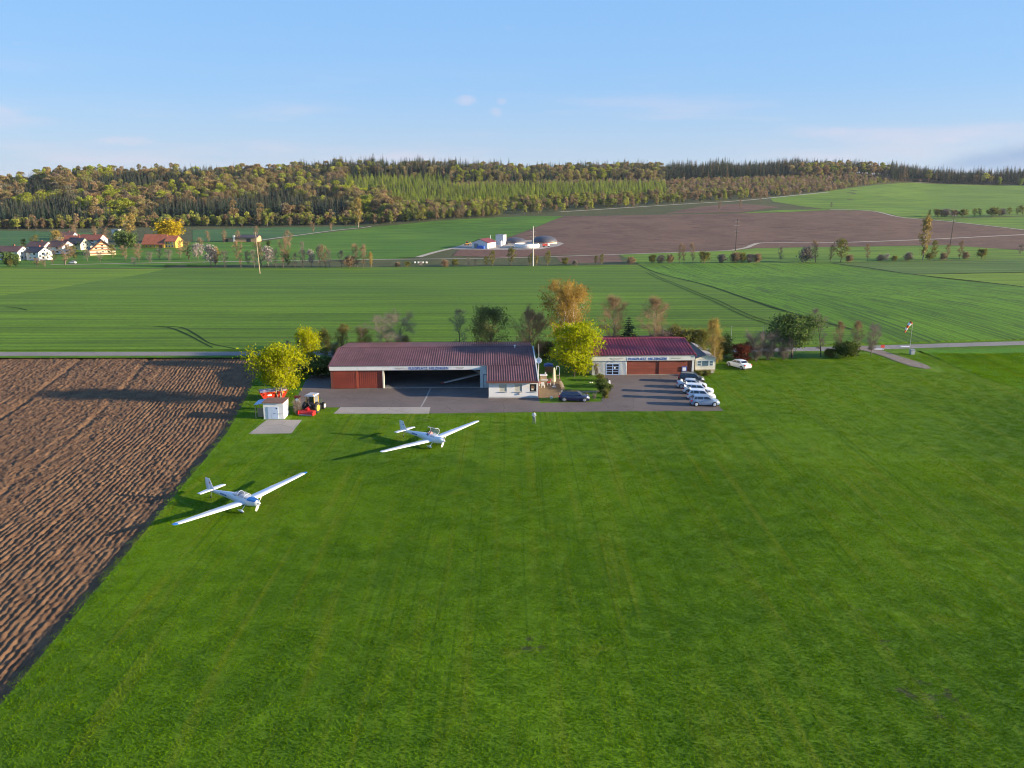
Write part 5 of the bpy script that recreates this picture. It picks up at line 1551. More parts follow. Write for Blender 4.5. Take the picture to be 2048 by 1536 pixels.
# ------------------------------------------------------------------ people
def skin_body(name, joints, edges, mats, pick, parent):
    """one continuous skinned figure; pick(center) chooses the material slot"""
    me = bpy.data.meshes.new(name)
    names = list(joints)
    me.from_pydata([joints[n][0] for n in names], [(names.index(a), names.index(b)) for a, b in edges], [])
    o = bpy.data.objects.new(name, me); COL.objects.link(o)
    o.modifiers.new('s', 'SKIN')
    for i, n in enumerate(names):
        r = joints[n][1]
        me.skin_vertices[0].data[i].radius = r if isinstance(r, tuple) else (r, r)
        me.skin_vertices[0].data[i].use_root = (n == 'pelvis')
    sb = o.modifiers.new('u', 'SUBSURF'); sb.levels = 1; sb.render_levels = 1
    bpy.context.view_layer.update()
    new = bpy.data.meshes.new_from_object(o.evaluated_get(bpy.context.evaluated_depsgraph_get()))
    bpy.data.objects.remove(o)
    new.name = name
    new.materials.clear()
    for m in mats:
        new.materials.append(m)
    for p in new.polygons:
        p.material_index = pick(p.center); p.use_smooth = True
    return mesh_obj(name, new, parent)
M_skin = pmat('skin', (.48, .28, .20), .6, .06, 5)
M_shirt = pmat('pale blue shirt', (.55, .58, .66), .9, .08, 4)
M_trous = pmat('grey trousers', (.22, .22, .25), .9, .1, 4)
M_shoe = pmat('dark shoes', (.03, .028, .025), .7, .1, 4)
M_hair = pmat('dark hair', (.045, .03, .02), .8, .2, 8)
def hand_fingers(J, E, side, wrist, d, up):
    """palm and five short finger chains rooted in the wrist vertex"""
    w = Vector(wrist); d = Vector(d).normalized(); up = Vector(up).normalized(); l = d.cross(up).normalized()
    J[side + 'palm'] = (tuple(w + d * .07), (.035, .018)); E.append((side + 'wrist', side + 'palm'))
    for k, (off, ln) in enumerate(((-.03, .06), (-.01, .075), (.01, .07), (.03, .055))):
        a = w + d * .11 + l * off; b = a + d * ln * .6 - up * .01; c = a + d * ln - up * .035
        J['%sf%da' % (side, k)] = (tuple(a), .010); J['%sf%db' % (side, k)] = (tuple(b), .009); J['%sf%dc' % (side, k)] = (tuple(c), .008)
        E += [(side + 'palm', '%sf%da' % (side, k)), ('%sf%da' % (side, k), '%sf%db' % (side, k)), ('%sf%db' % (side, k), '%sf%dc' % (side, k))]
    a = w + d * .04 - l * .045; b = a + d * .035 - l * .02
    J[side + 'ta'] = (tuple(a), .011); J[side + 'tb'] = (tuple(b), .010)
    E += [(side + 'wrist', side + 'ta'), (side + 'ta', side + 'tb')]
def face_parts(t, hx, hy, hz, hair=True):
    f = MB(); f.ball((hx, hy - .105, hz - .005), (.016, .028, .022), 6, 4); f.build('nose', M_skin, t)
    for s in (-1, 1):
        MB().ball((hx + s * .035, hy - .09, hz + .02), (.012, .008, .008), 6, 4).build('eye', M_dark, t)
        MB().ball((hx + s * .088, hy, hz), (.014, .025, .035), 6, 4).build('ear', M_skin, t)
    MB().box(hx - .025, hx + .025, hy - .1, hy - .085, hz - .06, hz - .05).build('mouth', M_tail, t)
    if hair:
        MB().ball((hx, hy + .02, hz + .045), (.098, .105, .095), 10, 6).build('hair', M_hair, t, True)
def standing_person():
    q = gp(1068, 847.5)
    t = thing('person', 'standing person in pale shirt and grey trousers holding a small remote', 'person', (q.x, q.y, 0), math.radians(-12))
    J = {'pelvis': ((0, 0, .95), (.15, .11)), 'waist': ((0, 0, 1.10), (.145, .10)), 'chest': ((0, 0, 1.32), (.175, .115)), 'neck0': ((0, 0, 1.47), (.085, .075)), 'neck': ((0, -.01, 1.54), .052), 'head': ((0, -.02, 1.64), (.075, .09)), 'top': ((0, -.01, 1.74), (.065, .075))}
    E = [('pelvis', 'waist'), ('waist', 'chest'), ('chest', 'neck0'), ('neck0', 'neck'), ('neck', 'head'), ('head', 'top')]
    for s, n in ((-1, 'l'), (1, 'r')):
        J[n + 'hip'] = ((s * .10, 0, .88), .095); J[n + 'knee'] = ((s * .13, -.02, .50), .065); J[n + 'calf'] = ((s * .135, .01, .34), .058); J[n + 'ank'] = ((s * .14, .02, .09), .042); J[n + 'toe'] = ((s * .155, -.15, .04), .038)
        E += [('pelvis', n + 'hip'), (n + 'hip', n + 'knee'), (n + 'knee', n + 'calf'), (n + 'calf', n + 'ank'), (n + 'ank', n + 'toe')]
        J[n + 'sh'] = ((s * .20, 0, 1.41), .065); J[n + 'elb'] = ((s * .27, -.04, 1.13), .047); J[n + 'wrist'] = ((s * .10, -.27, 1.18), .030)
        E += [('chest', n + 'sh'), (n + 'sh', n + 'elb'), (n + 'elb', n + 'wrist')]
        hand_fingers(J, E, n, (s * .10, -.27, 1.18), (-s * .45, -.5, .1), (0, 0, 1))
    def pick(c):
        if c.z > 1.49: return 0
        if abs(c.x) < .2 and c.y < -.22 and c.z > 1.05: return 0
        if c.z < .085: return 3
        return 2 if c.z < .97 else 1
    skin_body('body', J, E, [M_skin, M_shirt, M_trous, M_shoe], pick, t)
    face_parts(t, 0, -.02, 1.65)
    c = thing('remote_controller', 'small dark remote held by the standing person', 'remote', (q.x + .10, q.y - .34, 1.17), math.radians(-12))
    MB().box(-.10, .10, -.05, .05, -.025, .025).build('case', M_trim, c)
    for s in (-1, 1):
        MB().tube([(s * .07, .04, .02), (s * .08, .10, .12)], .008, 5).build('aerial', M_grey, c)
        MB().tube([(s * .05, 0, .025), (s * .05, 0, .05)], .012, 6).build('stick', M_grey, c)
standing_person()
def pilot(label, ac_loc, heading, lx, ly, shirt):
    c, s = math.cos(heading), math.sin(heading)
    t = thing('person', label, 'person', (ac_loc[0] + lx * c - ly * s, ac_loc[1] + lx * s + ly * c, .98), heading + math.pi / 2, 'people seated in the open cockpit')
    J = {'pelvis': ((0, 0, .12), (.14, .10)), 'waist': ((0, .03, .26), (.13, .09)), 'chest': ((0, .05, .44), (.16, .105)), 'neck0': ((0, .04, .56), (.08, .07)), 'neck': ((0, .03, .62), .05), 'head': ((0, .02, .72), (.075, .09)), 'top': ((0, .03, .81), (.065, .07))}
    E = [('pelvis', 'waist'), ('waist', 'chest'), ('chest', 'neck0'), ('neck0', 'neck'), ('neck', 'head'), ('head', 'top')]
    for k, n in ((-1, 'l'), (1, 'r')):
        J[n + 'hip'] = ((k * .08, -.08, .10), .085); J[n + 'knee'] = ((k * .09, -.46, .20), .06); J[n + 'ank'] = ((k * .09, -.80, .02), .04)
        E += [('pelvis', n + 'hip'), (n + 'hip', n + 'knee'), (n + 'knee', n + 'ank')]
        J[n + 'sh'] = ((k * .18, .04, .52), .058); J[n + 'elb'] = ((k * .21, -.06, .28), .042); J[n + 'wrist'] = ((k * .08, -.30, .30), .028)
        E += [('chest', n + 'sh'), (n + 'sh', n + 'elb'), (n + 'elb', n + 'wrist')]
        hand_fingers(J, E, n, (k * .08, -.30, .30), (-k * .2, -.6, .1), (0, 0, 1))
    skin_body('body', J, E, [M_skin, shirt, M_trous], lambda p: 0 if p.z > .585 or (p.y < -.28 and p.z > .25) else (1 if p.z > .16 and p.y > -.3 else 2), t)
    face_parts(t, 0, .02, .735)
pilot('person in light red top seated on the left in the open cockpit', (-9.75, 96.2), hF, -.30, .21, pmat('light red top', (.55, .22, .18), .9, .1, 4))
pilot('person in dark blue top seated on the right in the open cockpit', (-9.75, 96.2), hF, -.30, -.21, pmat('dark blue top', (.03, .05, .16), .9, .1, 4))
# ------------------------------------------------------------------ trees
def leaf_mat(name, a, b, trans=0.35, inst=False, var=0.5):
    """foliage: colour between two leaf tones, some light passing through; in woods the tone comes from each tree"""
    m, nt, out = new_mat(name)
    g = NT(nt)
    at = g.node('ShaderNodeAttribute'); at.attribute_name = 'tint'
    col = g.mix(at.outputs['Fac'], a, b)
    if inst:
        ia = g.node('ShaderNodeAttribute'); ia.attribute_type = 'INSTANCER'; ia.attribute_name = 'icol'
        k = g.ramp(at.outputs['Fac'], 0, 1, 1 - var, 1 + var, False)
        col = g.scale_col(ia.outputs['Color'], k)
    else:
        col = g.scale_col(col, g.ramp(g.noise(g.coord(), 0.8, 3), 0.3, 0.7, 0.8, 1.2, False))
    d = g.node('ShaderNodeBsdfDiffuse'); g.put(d.inputs[0], col)
    tr = g.node('ShaderNodeBsdfTranslucent'); g.put(tr.inputs[0], col)
    mx = g.node('ShaderNodeMixShader'); mx.inputs[0].default_value = trans
    g.l.new(d.outputs[0], mx.inputs[1]); g.l.new(tr.outputs[0], mx.inputs[2]); g.l.new(mx.outputs[0], out.inputs[0])
    return m
M_bark = pmat('grey brown bark', (0.13, 0.10, 0.075), 0.9, 0.25, 3, 0.3, 20, 0.03)
M_bark_pale = pmat('pale bark', (0.30, 0.25, 0.18), 0.9, 0.2, 3, 0.3, 20, 0.03)
M_bark_birch = pmat('birch bark', (0.55, 0.53, 0.48), 0.8, 0.15, 4, dirt=(0.10, 0.09, 0.08))
M_bark_dark = pmat('dark bark', (0.06, 0.045, 0.035), 0.9, 0.2, 3)
L_maple = leaf_mat('maple spring leaf', (0.24, 0.27, 0.006), (0.44, 0.44, 0.010), 0.5)
L_maple2 = leaf_mat('maple spring leaf greener', (0.20, 0.25, 0.006), (0.40, 0.42, 0.010), 0.5)
L_birch = leaf_mat('birch catkins', (0.26, 0.165, 0.038), (0.40, 0.27, 0.065), 0.4)
L_olive = leaf_mat('small olive leaf', (0.13, 0.15, 0.045), (0.22, 0.22, 0.075), 0.45)
L_twig = leaf_mat('bare twig brown', (0.195, 0.128, 0.075), (0.330, 0.225, 0.128), 0.1)
L_twig_grey = leaf_mat('bare twig grey', (0.150, 0.128, 0.112), (0.240, 0.203, 0.165), 0.1)
L_twig_gold = leaf_mat('budding twig gold', (0.250, 0.188, 0.056), (0.375, 0.275, 0.075), 0.25)
L_bud = leaf_mat('budding olive leaf', (0.119, 0.126, 0.031), (0.210, 0.196, 0.049), 0.3)
L_green = leaf_mat('fresh mid green leaf', (0.067, 0.123, 0.034), (0.142, 0.190, 0.057), 0.3)
L_spruce = leaf_mat('spruce needle', (0.013, 0.032, 0.019), (0.032, 0.058, 0.032), 0.1)
L_larch = leaf_mat('young larch needle', (0.144, 0.204, 0.024), (0.240, 0.288, 0.036), 0.35)
L_rust = leaf_mat('rusty shrub leaf', (0.13, 0.035, 0.02), (0.20, 0.06, 0.035), 0.2)
L_blossom = leaf_mat('white blossom', (0.24, 0.20, 0.18), (0.40, 0.35, 0.33), 0.3)
L_yellow = leaf_mat('bright yellow bloom', (0.40, 0.30, 0.01), (0.58, 0.42, 0.02), 0.4)
L_thuja = leaf_mat('hedge green', (0.048, 0.080, 0.019), (0.112, 0.136, 0.032), 0.2)

def unit(v):
    return v / (np.linalg.norm(v, axis=-1, keepdims=True) + 1e-9)

def grow(r, H, spread, stems=1, base=0.18, up=0.5, n_prim=14, n_sec=5, trunk_r=0.16, shape='round', lean=0.0):
    """skeleton: list of segments (p0,p1,r0,r1) and leaf anchors (pos, dir)"""
    segs, anch = [], []
    def env(t):
        if shape == 'round':
            return max(0.12, math.sin(math.pi * min(1, 0.10 + 0.90 * t)) ** 0.6)
        if shape == 'oval':
            return max(0.15, math.sin(math.pi * min(1, 0.06 + 0.90 * t)) ** 0.8)
        if shape == 'vase':
            return max(0.15, (0.25 + 0.85 * t) * (1 - max(0, t - .75) * 2.6))
        if shape == 'column':
            return max(0.2, 0.75 * math.sin(math.pi * min(1, .15 + .8 * t)) ** .5)
        return 0.8
    def poly(p, d, L, n, bend, upb):
        pts = [p]
        for k in range(n):
            d = unit(d + r.normal(0, bend, 3) + np.array((0, 0, upb)))
            p = p + d * L / n
            pts.append(p)
        return pts, d
    for s in range(stems):
        a = r.uniform(0, 6.28) if stems == 1 else 6.28 * s / stems + r.uniform(-.4, .4)
        out = 0.0 if stems == 1 else 0.25
        d0 = unit(np.array((math.cos(a) * out + lean, math.sin(a) * out, 1.0)))
        hh = H * (1 if stems == 1 else r.uniform(.8, .98))
        p0 = np.array((0, 0, 0.0)) + (0 if stems == 1 else np.array((math.cos(a), math.sin(a), 0)) * trunk_r * 1.2)
        tr, _ = poly(p0, d0, hh, 9, 0.07, 0.06 if stems == 1 else .10)
        tr_r = trunk_r * (1 if stems == 1 else .62)
        rr = [tr_r * (1 - 0.93 * k / 9) for k in range(10)]
        for k in range(9):
            segs.append((tr[k], tr[k + 1], rr[k], rr[k + 1]))
        anch.append((tr[-1], np.array((0, 0, 1.0))))
        for i in range(max(4, n_prim // stems)):
            t = base + (1 - base) * ((i + r.uniform(0, .9)) / max(4, n_prim // stems))
            t = min(t, .97)
            k = min(8, int(t * 9)); fr = t * 9 - k
            q = tr[k] + (tr[k + 1] - tr[k]) * fr
            tt = (t - base) / (1 - base)
            ln = spread * env(tt) * r.uniform(.75, 1.12)
            az = 2.4 * i + r.uniform(-.5, .5) + s
            d = unit(np.array((math.cos(az), math.sin(az), up + 0.5 * tt * up + r.uniform(-.15, .2))))
            pts, dd = poly(q, d, ln, 4, 0.16, 0.05)
            r0 = max(.018, rr[k] * .5)
            for j in range(4):
                segs.append((pts[j], pts[j + 1], r0 * (1 - .22 * j), r0 * (1 - .22 * (j + 1))))
            anch.append((pts[-1], dd))
            for m in range(n_sec):
                u = .25 + .75 * (m + r.uniform(0, .8)) / n_sec
                u = min(u, .98); j = min(3, int(u * 4))
                q2 = pts[j] + (pts[j + 1] - pts[j]) * (u * 4 - j)
                d2 = unit(unit(pts[j + 1] - pts[j]) + r.normal(0, .75, 3) + np.array((0, 0, .15)))
                p2, d2e = poly(q2, d2, ln * r.uniform(.25, .5), 2, .2, .05)
                rs = max(.012, r0 * .35)
                segs.append((p2[0], p2[1], rs, rs * .7)); segs.append((p2[1], p2[2], rs * .7, rs * .35))
                anch.append((p2[1], d2e)); anch.append((p2[2], d2e))
    return segs, anch

def tubes_np(segs, k=5, rmin=0.0):
    P0 = np.array([s[0] for s in segs]); P1 = np.array([s[1] for s in segs])
    R0 = np.maximum(np.array([s[2] for s in segs]), rmin); R1 = np.maximum(np.array([s[3] for s in segs]), rmin * .6)
    D = unit(P1 - P0)
    ref = np.where(np.abs(D[:, 2:3]) < .9, np.array([[0, 0, 1.0]]), np.array([[1.0, 0, 0]]))
    U = unit(np.cross(D, ref)); W = np.cross(D, U)
    an = np.arange(k) * 2 * math.pi / k
    c, s = np.cos(an)[None, :, None], np.sin(an)[None, :, None]
    ringv = U[:, None, :] * c + W[:, None, :] * s
    A = P0[:, None, :] + ringv * R0[:, None, None]; B = P1[:, None, :] + ringv * R1[:, None, None]
    V = np.concatenate([A, B], 1).reshape(-1, 3)
    i = np.arange(k); j = (i + 1) % k
    F0 = np.stack([i, j, k + j, k + i], -1)
    F = (np.arange(len(segs)) * 2 * k)[:, None, None] + F0[None]
    return V, F.reshape(-1, 4)

def leaves_np(r, C, size, flat=0.3, aspect=0.7):
    """one rhombic leaf card (a spray of leaves) per centre"""
    n = len(C)
    N = unit(r.normal(0, 1, (n, 3)) * np.array((1, 1, 1 - flat)) + np.array((0, 0, flat)))
    T = unit(np.cross(N, r.normal(0, 1, (n, 3)))); B = np.cross(N, T)
    s = size * r.uniform(.6, 1.4, (n, 1))
    V = np.stack([C - T * s * .5, C + B * s * .5 * aspect + N * s * .1, C + T * s * .5, C - B * s * .5 * aspect + N * s * .1], 1).reshape(-1, 3)
    F = np.arange(4 * n).reshape(n, 4)
    return V, F

def twigs_np(r, A, D, length, width, n_each):
    n = len(A) * n_each
    P = np.repeat(A, n_each, 0); DD = np.repeat(D, n_each, 0)
    d = unit(DD + r.normal(0, .7, (n, 3)) + np.array((0, 0, .12)))
    L = length * r.uniform(.5, 1.4, (n, 1))
    U = unit(np.cross(d, r.normal(0, 1, (n, 3))))
    P = P + r.normal(0, length * .18, (n, 3))
    V = np.stack([P - U * width / 2, P + U * width / 2, P + d * L + U * width * .12, P + d * L - U * width * .12], 1).reshape(-1, 3)
    return V, np.arange(4 * n).reshape(n, 4)

def crown_mesh(name, V, F, mat, tint):
    me = np_mesh(name, V, F, mat)
    at = me.attributes.new('tint', 'FLOAT', 'POINT')
    at.data.foreach_set('value', np.repeat(tint, 4).astype(np.float32))
    return me

def make_tree_mesh(seed, kind, H=8.0, spread=3.5, leaf=None, bark=None, shape='round', leaf_n=6, leaf_s=0.3, twig_n=0, twig_l=.6, twig_w=.04, k=5, rmin=0.0, **kw):
    """returns (trunk mesh, crown mesh) at real size"""
    r = np.random.default_rng(seed)
    segs, anch = grow(r, H, spread, shape=shape, **kw)
    V, F = tubes_np(segs, k, rmin)
    tm = np_mesh('trunk', V, F, bark, True)
    A = np.array([a[0] for a in anch]); D = np.array([a[1] for a in anch])
    Vs, Fs, T = [], [], []
    off = 0
    clump = r.uniform(0, 1, len(A))
    if leaf_n:
        C = np.repeat(A, leaf_n, 0) + r.normal(0, 1, (len(A) * leaf_n, 3)) * np.array((1, 1, .8)) * (spread * .085 + leaf_s * .55)
        v, f = leaves_np(r, C, leaf_s)
        Vs.append(v); Fs.append(f + off); off += len(v)
        T.append(np.clip(np.repeat(clump, leaf_n) * .6 + r.uniform(-.1, .5, len(C)), 0, 1))
    if twig_n:
        v, f = twigs_np(r, A, D, twig_l, twig_w, twig_n)
        Vs.append(v); Fs.append(f + off); off += len(v)
        T.append(np.clip(np.repeat(clump, twig_n) * .6 + r.uniform(0, .4, len(A) * twig_n), 0, 1))
    cm = crown_mesh('crown', np.concatenate(Vs), np.concatenate(Fs), leaf, np.concatenate(T))
    return tm, cm, H

def make_conifer_mesh(seed, H, rad, leaf, bark, whorls=16, per=9, droop=.25, card=.55, sparse=0.0, trunk_r=.14):
    r = np.random.default_rng(seed)
    V, F, T = [], [], []
    V0, F0 = tubes_np([(np.array((0, 0, 0.0)), np.array((0, 0, H * .5)), trunk_r, trunk_r * .6), (np.array((0, 0, H * .5)), np.array((0, 0, H * .98)), trunk_r * .6, .02)], 6)
    tm = np_mesh('trunk', V0, F0, bark, True)
    b = 0
    for w in range(whorls):
        t = .06 + .93 * w / whorls
        z = H * t
        R = rad * (1 - t) ** .85 * r.uniform(.82, 1.1) + .12
        n = max(4, int(per * (1 - .45 * t)))
        for j in range(n):
            if r.uniform() < sparse:
                continue
            a = 6.283 * j / n + r.uniform(-.3, .3) + w
            ln = R * r.uniform(.8, 1.15)
            d = np.array((math.cos(a), math.sin(a), 0)); s = np.array((-math.sin(a), math.cos(a), 0))
            wd = max(.18, ln * .34) * card / .55
            for q in range(3):
                u0, u1 = q / 3, (q + 1.15) / 3
                c0 = d * ln * u0 + np.array((0, 0, z - droop * ln * u0 ** 1.5)); c1 = d * ln * u1 + np.array((0, 0, z - droop * ln * u1 ** 1.5 - r.uniform(0, .1)))
                ww = wd * (1 - .28 * q) * r.uniform(.8, 1.2); tl = r.uniform(.45, .95) * (1 if r.uniform() < .5 else -1)
                V += [c0 - s * ww * .3, c0 + s * ww * .3, c1 + s * ww * .5 + np.array((0, 0, tl * ww * .5 - .12 * ww)), c1 - s * ww * .5 - np.array((0, 0, tl * ww * .5 + .12 * ww))]
                F.append((b, b + 1, b + 2, b + 3)); b += 4
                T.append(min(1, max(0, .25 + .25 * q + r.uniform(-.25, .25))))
    cm = crown_mesh('crown', np.array(V), np.array(F), leaf, np.array(T))
    return tm, cm, H

def plant(name, proto, loc, h, label, cat='tree', group=None, wide=1.0, rz=None):
    tm, cm, H = proto
    s = h / H
    t = thing(name, label, cat, loc, random.uniform(0, 6.28) if rz is None else rz, group)
    t.scale = (s * wide, s * wide, s)
    mesh_obj('trunk', tm, t); mesh_obj('crown', cm, t)
    return t
def plant_px(name, proto, px, base_y, top_y, label, cat='tree', group=None, wide=1.0, gpt=None, rz=None):
    q = gp(px, base_y) if gpt is None else Vector((gpt[0], gpt[1], float(terrain(*gpt))))
    return plant(name, proto, q - Vector((0, 0, .05)), max(.8, height_at(q, top_y)), label, cat, group, wide, rz)

# ---- prototypes near the airfield
P_mapleA = make_tree_mesh(11, 'maple', 8.6, 4.5, L_maple, M_bark_pale, 'round', 12, .34, stems=4, base=.30, up=.42, n_prim=52, n_sec=7, trunk_r=.17)
P_mapleB = make_tree_mesh(12, 'maple', 9.4, 4.5, L_maple2, M_bark, 'round', 12, .36, stems=2, base=.16, up=.32, n_prim=50, n_sec=7, trunk_r=.20)
P_birch = make_tree_mesh(13, 'birch', 14.5, 4.6, L_birch, M_bark_birch, 'oval', 13, .26, 6, .8, .035, stems=5, base=.16, up=.9, n_prim=60, n_sec=7, trunk_r=.2)
P_bareA = make_tree_mesh(14, 'bare', 8, 3.1, L_twig_grey, M_bark, 'vase', 0, .3, 13, .75, .022, n_prim=24, n_sec=7, up=.75, stems=2, trunk_r=.14)
P_bareB = make_tree_mesh(15, 'bare', 9, 2.7, L_twig, M_bark_pale, 'oval', 0, .3, 12, .75, .022, n_prim=24, n_sec=7, up=.9, trunk_r=.12)
P_bareSlim = make_tree_mesh(16, 'bare', 9, 1.9, L_twig_grey, M_bark_dark, 'oval', 0, .3, 8, .6, .03, n_prim=18, n_sec=5, up=.8, trunk_r=.11)
P_gold = make_tree_mesh(17, 'bud', 8, 2.3, L_twig_gold, M_bark_pale, 'column', 5, .18, 8, .6, .035, n_prim=24, n_sec=6, up=.5, trunk_r=.11)
P_olive = make_tree_mesh(18, 'bud', 7.5, 3.0, L_bud, M_bark, 'round', 7, .30, 3, .6, .04, n_prim=26, n_sec=6, up=.6, trunk_r=.13)
P_oliveG = make_tree_mesh(19, 'leafy', 7.5, 3.2, L_olive, M_bark, 'round', 11, .22, 6, .5, .03, n_prim=30, n_sec=7, up=.5, trunk_r=.15)
P_park = make_tree_mesh(20, 'leafy', 6.5, 2.9, L_green, M_bark, 'round', 12, .32, 0, n_prim=30, n_sec=7, up=.3, base=.36, trunk_r=.16)
P_brown = make_tree_mesh(21, 'bare', 7, 2.9, L_twig, M_bark, 'round', 2, .2, 14, .7, .028, n_prim=24, n_sec=7, up=.7, stems=3, trunk_r=.12)
P_spruce = make_conifer_mesh(22, 7, 2.0, L_spruce, M_bark_dark, 20, 13, .22)
P_spruce_s = make_conifer_mesh(23, 6, 1.25, L_spruce, M_bark_dark, 18, 10, .2, sparse=.15)
P_shrubG = make_tree_mesh(24, 'shrub', 2.2, 1.5, L_thuja, M_bark, 'round', 14, .24, 0, stems=4, base=.05, n_prim=20, n_sec=6, up=.5, trunk_r=.06)
P_shrubB = make_tree_mesh(25, 'shrub', 2.6, 1.7, L_twig_grey, M_bark, 'vase', 0, .2, 9, .55, .02, stems=5, base=.08, n_prim=22, n_sec=6, up=.9, trunk_r=.05)
P_shrubR = make_tree_mesh(26, 'shrub', 2.6, 1.7, L_rust, M_bark, 'round', 8, .2, 10, .5, .03, stems=5, base=.06, n_prim=22, n_sec=6, up=.8, trunk_r=.05)
P_shrubY = make_tree_mesh(27, 'shrub', 2.0, 1.3, L_bud, M_bark, 'round', 12, .18, 6, .4, .03, stems=5, base=.06, n_prim=20, n_sec=6, up=.7, trunk_r=.05)

q = gp(560, 799)
plant('maple_tree', P_mapleA, (q.x, q.y - .3, -.05), 7.4, 'yellow-green multi-stemmed maple behind the white shed', wide=.92, rz=.6)
plant_px('maple_tree', P_mapleA, 613, 0, 664, 'smaller yellow-green maple at the lane, behind the shed maple', gpt=(-35.2, 139.5), wide=.66)
plant_px('maple_tree', P_mapleB, 1148, 753, 652, 'round bright green-yellow maple between clubhouse and small hangar', wide=1.02)
plant_px('birch_tree', P_birch, 1143, 0, 563, 'tall orange-brown birch group rising behind the round maple', gpt=(10.0, 143), wide=.92)
for (proto, px, Y, top, wide, lab) in (
        (P_spruce_s, 600, 136, 672, 1.0, 'slim dark spruce squeezed between the two left maples'),
        (P_bareSlim, 566, 138, 684, 1.2, 'grey bare tree top peeping over the shed maple'),
        (P_gold, 680, 145, 653, 1.1, 'thin pale gold sapling left behind the hangar ridge'),
        (P_olive, 650, 143, 668, .9, 'light green bushy tree at the left end of the hangar'),
        (P_gold, 735, 145, 656, 1.3, 'low budding bush tree, second behind the hangar from the left'),
        (P_bareA, 786, 144, 628, 1.45, 'wide bare grey tree behind the left half of the hangar'),
        (P_gold, 816, 145, 671, 1.1, 'small golden sapling beside the wide bare tree'),
        (P_bareSlim, 921, 145, 625, 1.25, 'slim dark bare tree behind the middle of the hangar'),
        (P_oliveG, 979, 144, 625, 1.0, 'dense olive green tree behind the right half of the hangar'),
        (P_brown, 1063, 143.5, 629, .95, 'dense brown bare tree behind the clubhouse ridge'),
        (P_bareB, 1219, 146, 603, 1.1, 'tall pale bare tree left of the dark spruce'),
        (P_bareB, 1300, 146, 605, 1.1, 'tall pale bare tree right of the dark spruce'),
        (P_spruce, 1256, 145.5, 630, 1.7, 'dark spruce behind the small hangar roof'),
        (P_olive, 1352, 147, 660, 1.2, 'olive shrubby tree behind the right end of the small hangar'),
        (P_bareA, 1330, 148, 662, 1.2, 'brown shrubby tree close behind the small hangar ridge'),
        (P_olive, 1392, 146.5, 664, 1.0, 'olive shrubby tree behind the mobile home')):
    X = (px - 1024) * (Y * _c + 30 * _s) / FPX
    plant_px('spruce_tree' if proto in (P_spruce, P_spruce_s) else 'tree', proto, px, 0, top, lab, gpt=(X, Y), wide=wide, group='trees around the airfield buildings')
for (proto, px, by, top, wide, lab, nm) in (
        (P_gold, 1427, 745, 640, .75, 'tall golden budding birch right of the mobile home', 'tree'),
        (P_olive, 1412, 733, 668, .7, 'thin olive tree half hidden by the golden birch', 'tree'),
        (P_shrubR, 1483, 722, 692, 1.3, 'rusty red bush beside the white saloon', 'bush'),
        (P_shrubB, 1512, 722, 676, 1.0, 'grey brown bare bush next to the rusty bush', 'bush'),
        (P_shrubB, 1536, 720, 676, 1.1, 'grey brown bare bush, middle of the roadside row', 'bush'),
        (P_bareSlim, 1545, 716, 656, .9, 'young bare tree standing in the roadside bushes', 'tree'),
        (P_shrubB, 1567, 720, 684, 1.1, 'low brown bare bush left of the round-headed tree', 'bush'),
        (P_park, 1584, 715, 638, 1.25, 'round-headed dark green tree with clear trunk by the road', 'tree'),
        (P_bareSlim, 1641, 714, 622, 1.1, 'slender upright bare tree by the road', 'tree'),
        (P_bareB, 1672, 713, 648, .7, 'pale thin birch sapling right of the slender bare tree', 'tree'),
        (P_shrubG, 1691, 714, 688, 1.35, 'dense dark green bush near the gravel track', 'bush'),
        (P_bareB, 1712, 712, 648, .9, 'fine bare tree behind the dense green bush', 'tree'),
        (P_bareA, 1742, 711, 650, 1.0, 'spreading bare tree left of the red sign', 'tree'),
        (P_shrubY, 1660, 714, 700, 1.4, 'low olive scrub under the slender bare tree', 'bush'),
        (P_shrubG, 637, 752, 722, 1.7, 'dark round bush beside the lane left of the hangar', 'bush'),
        (P_shrubB, 594, 830, 806, .8, 'dry brown shrub at the right wall of the shed', 'bush'),
        (P_shrubG, 622, 740, 718, 1.4, 'dark low bush behind the shed maple', 'bush'),
        (P_shrubY, 1200, 762, 750, 1.2, 'olive hedge shrub nearest the blue window', 'bush'),
        (P_shrubG, 1203, 774, 760, 1.25, 'second hedge shrub beside the scooter', 'bush'),
        (P_shrubG, 1208, 786, 769, 1.2, 'dense round hedge shrub at the end of the path', 'bush'),
        (P_shrubY, 1211, 796, 781, .8, 'yellowish hedge shrub at the apron corner', 'bush'),
        (P_shrubB, 1193, 752, 731, .55, 'fine bare shrub before the white ribbed wall', 'bush'),
        (P_shrubY, 1174, 797, 787, .7, 'tiny dark shrub behind the bonnet of the navy car', 'bush'),
        (P_shrubB, 1188, 799, 791, .9, 'dry grass tuft at the edge of the apron', 'bush'),
        (P_shrubY, 1396, 752, 744, 1.5, 'weedy tuft under the left corner of the mobile home', 'bush'),
        (P_shrubY, 1412, 751, 743, 1.6, 'weedy tuft under the right corner of the mobile home', 'bush')):
    plant_px(nm, proto, px, by, top, lab, 'tree' if nm == 'tree' else 'bush', 'shrubs and trees on the airfield', wide)
# roadside hedge bits behind the hangars
for k, (px, top, pr) in enumerate(((668, 694, P_shrubB), (706, 694, P_shrubY), (1090, 692, P_shrubY), (1338, 672, P_shrubB), (1372, 672, P_shrubY), (1440, 684, P_shrubY))):
    Y = 147
    X = (px - 1024) * (Y * _c + 30 * _s) / FPX
    plant_px('bush', pr, px, 0, top - 4, 'roadside bush behind the hangars, %s from the left' % ('first second third fourth fifth sixth seventh eighth ninth tenth'.split()[k]), 'bush', 'roadside bushes behind the hangars', 1.3, (X, Y))
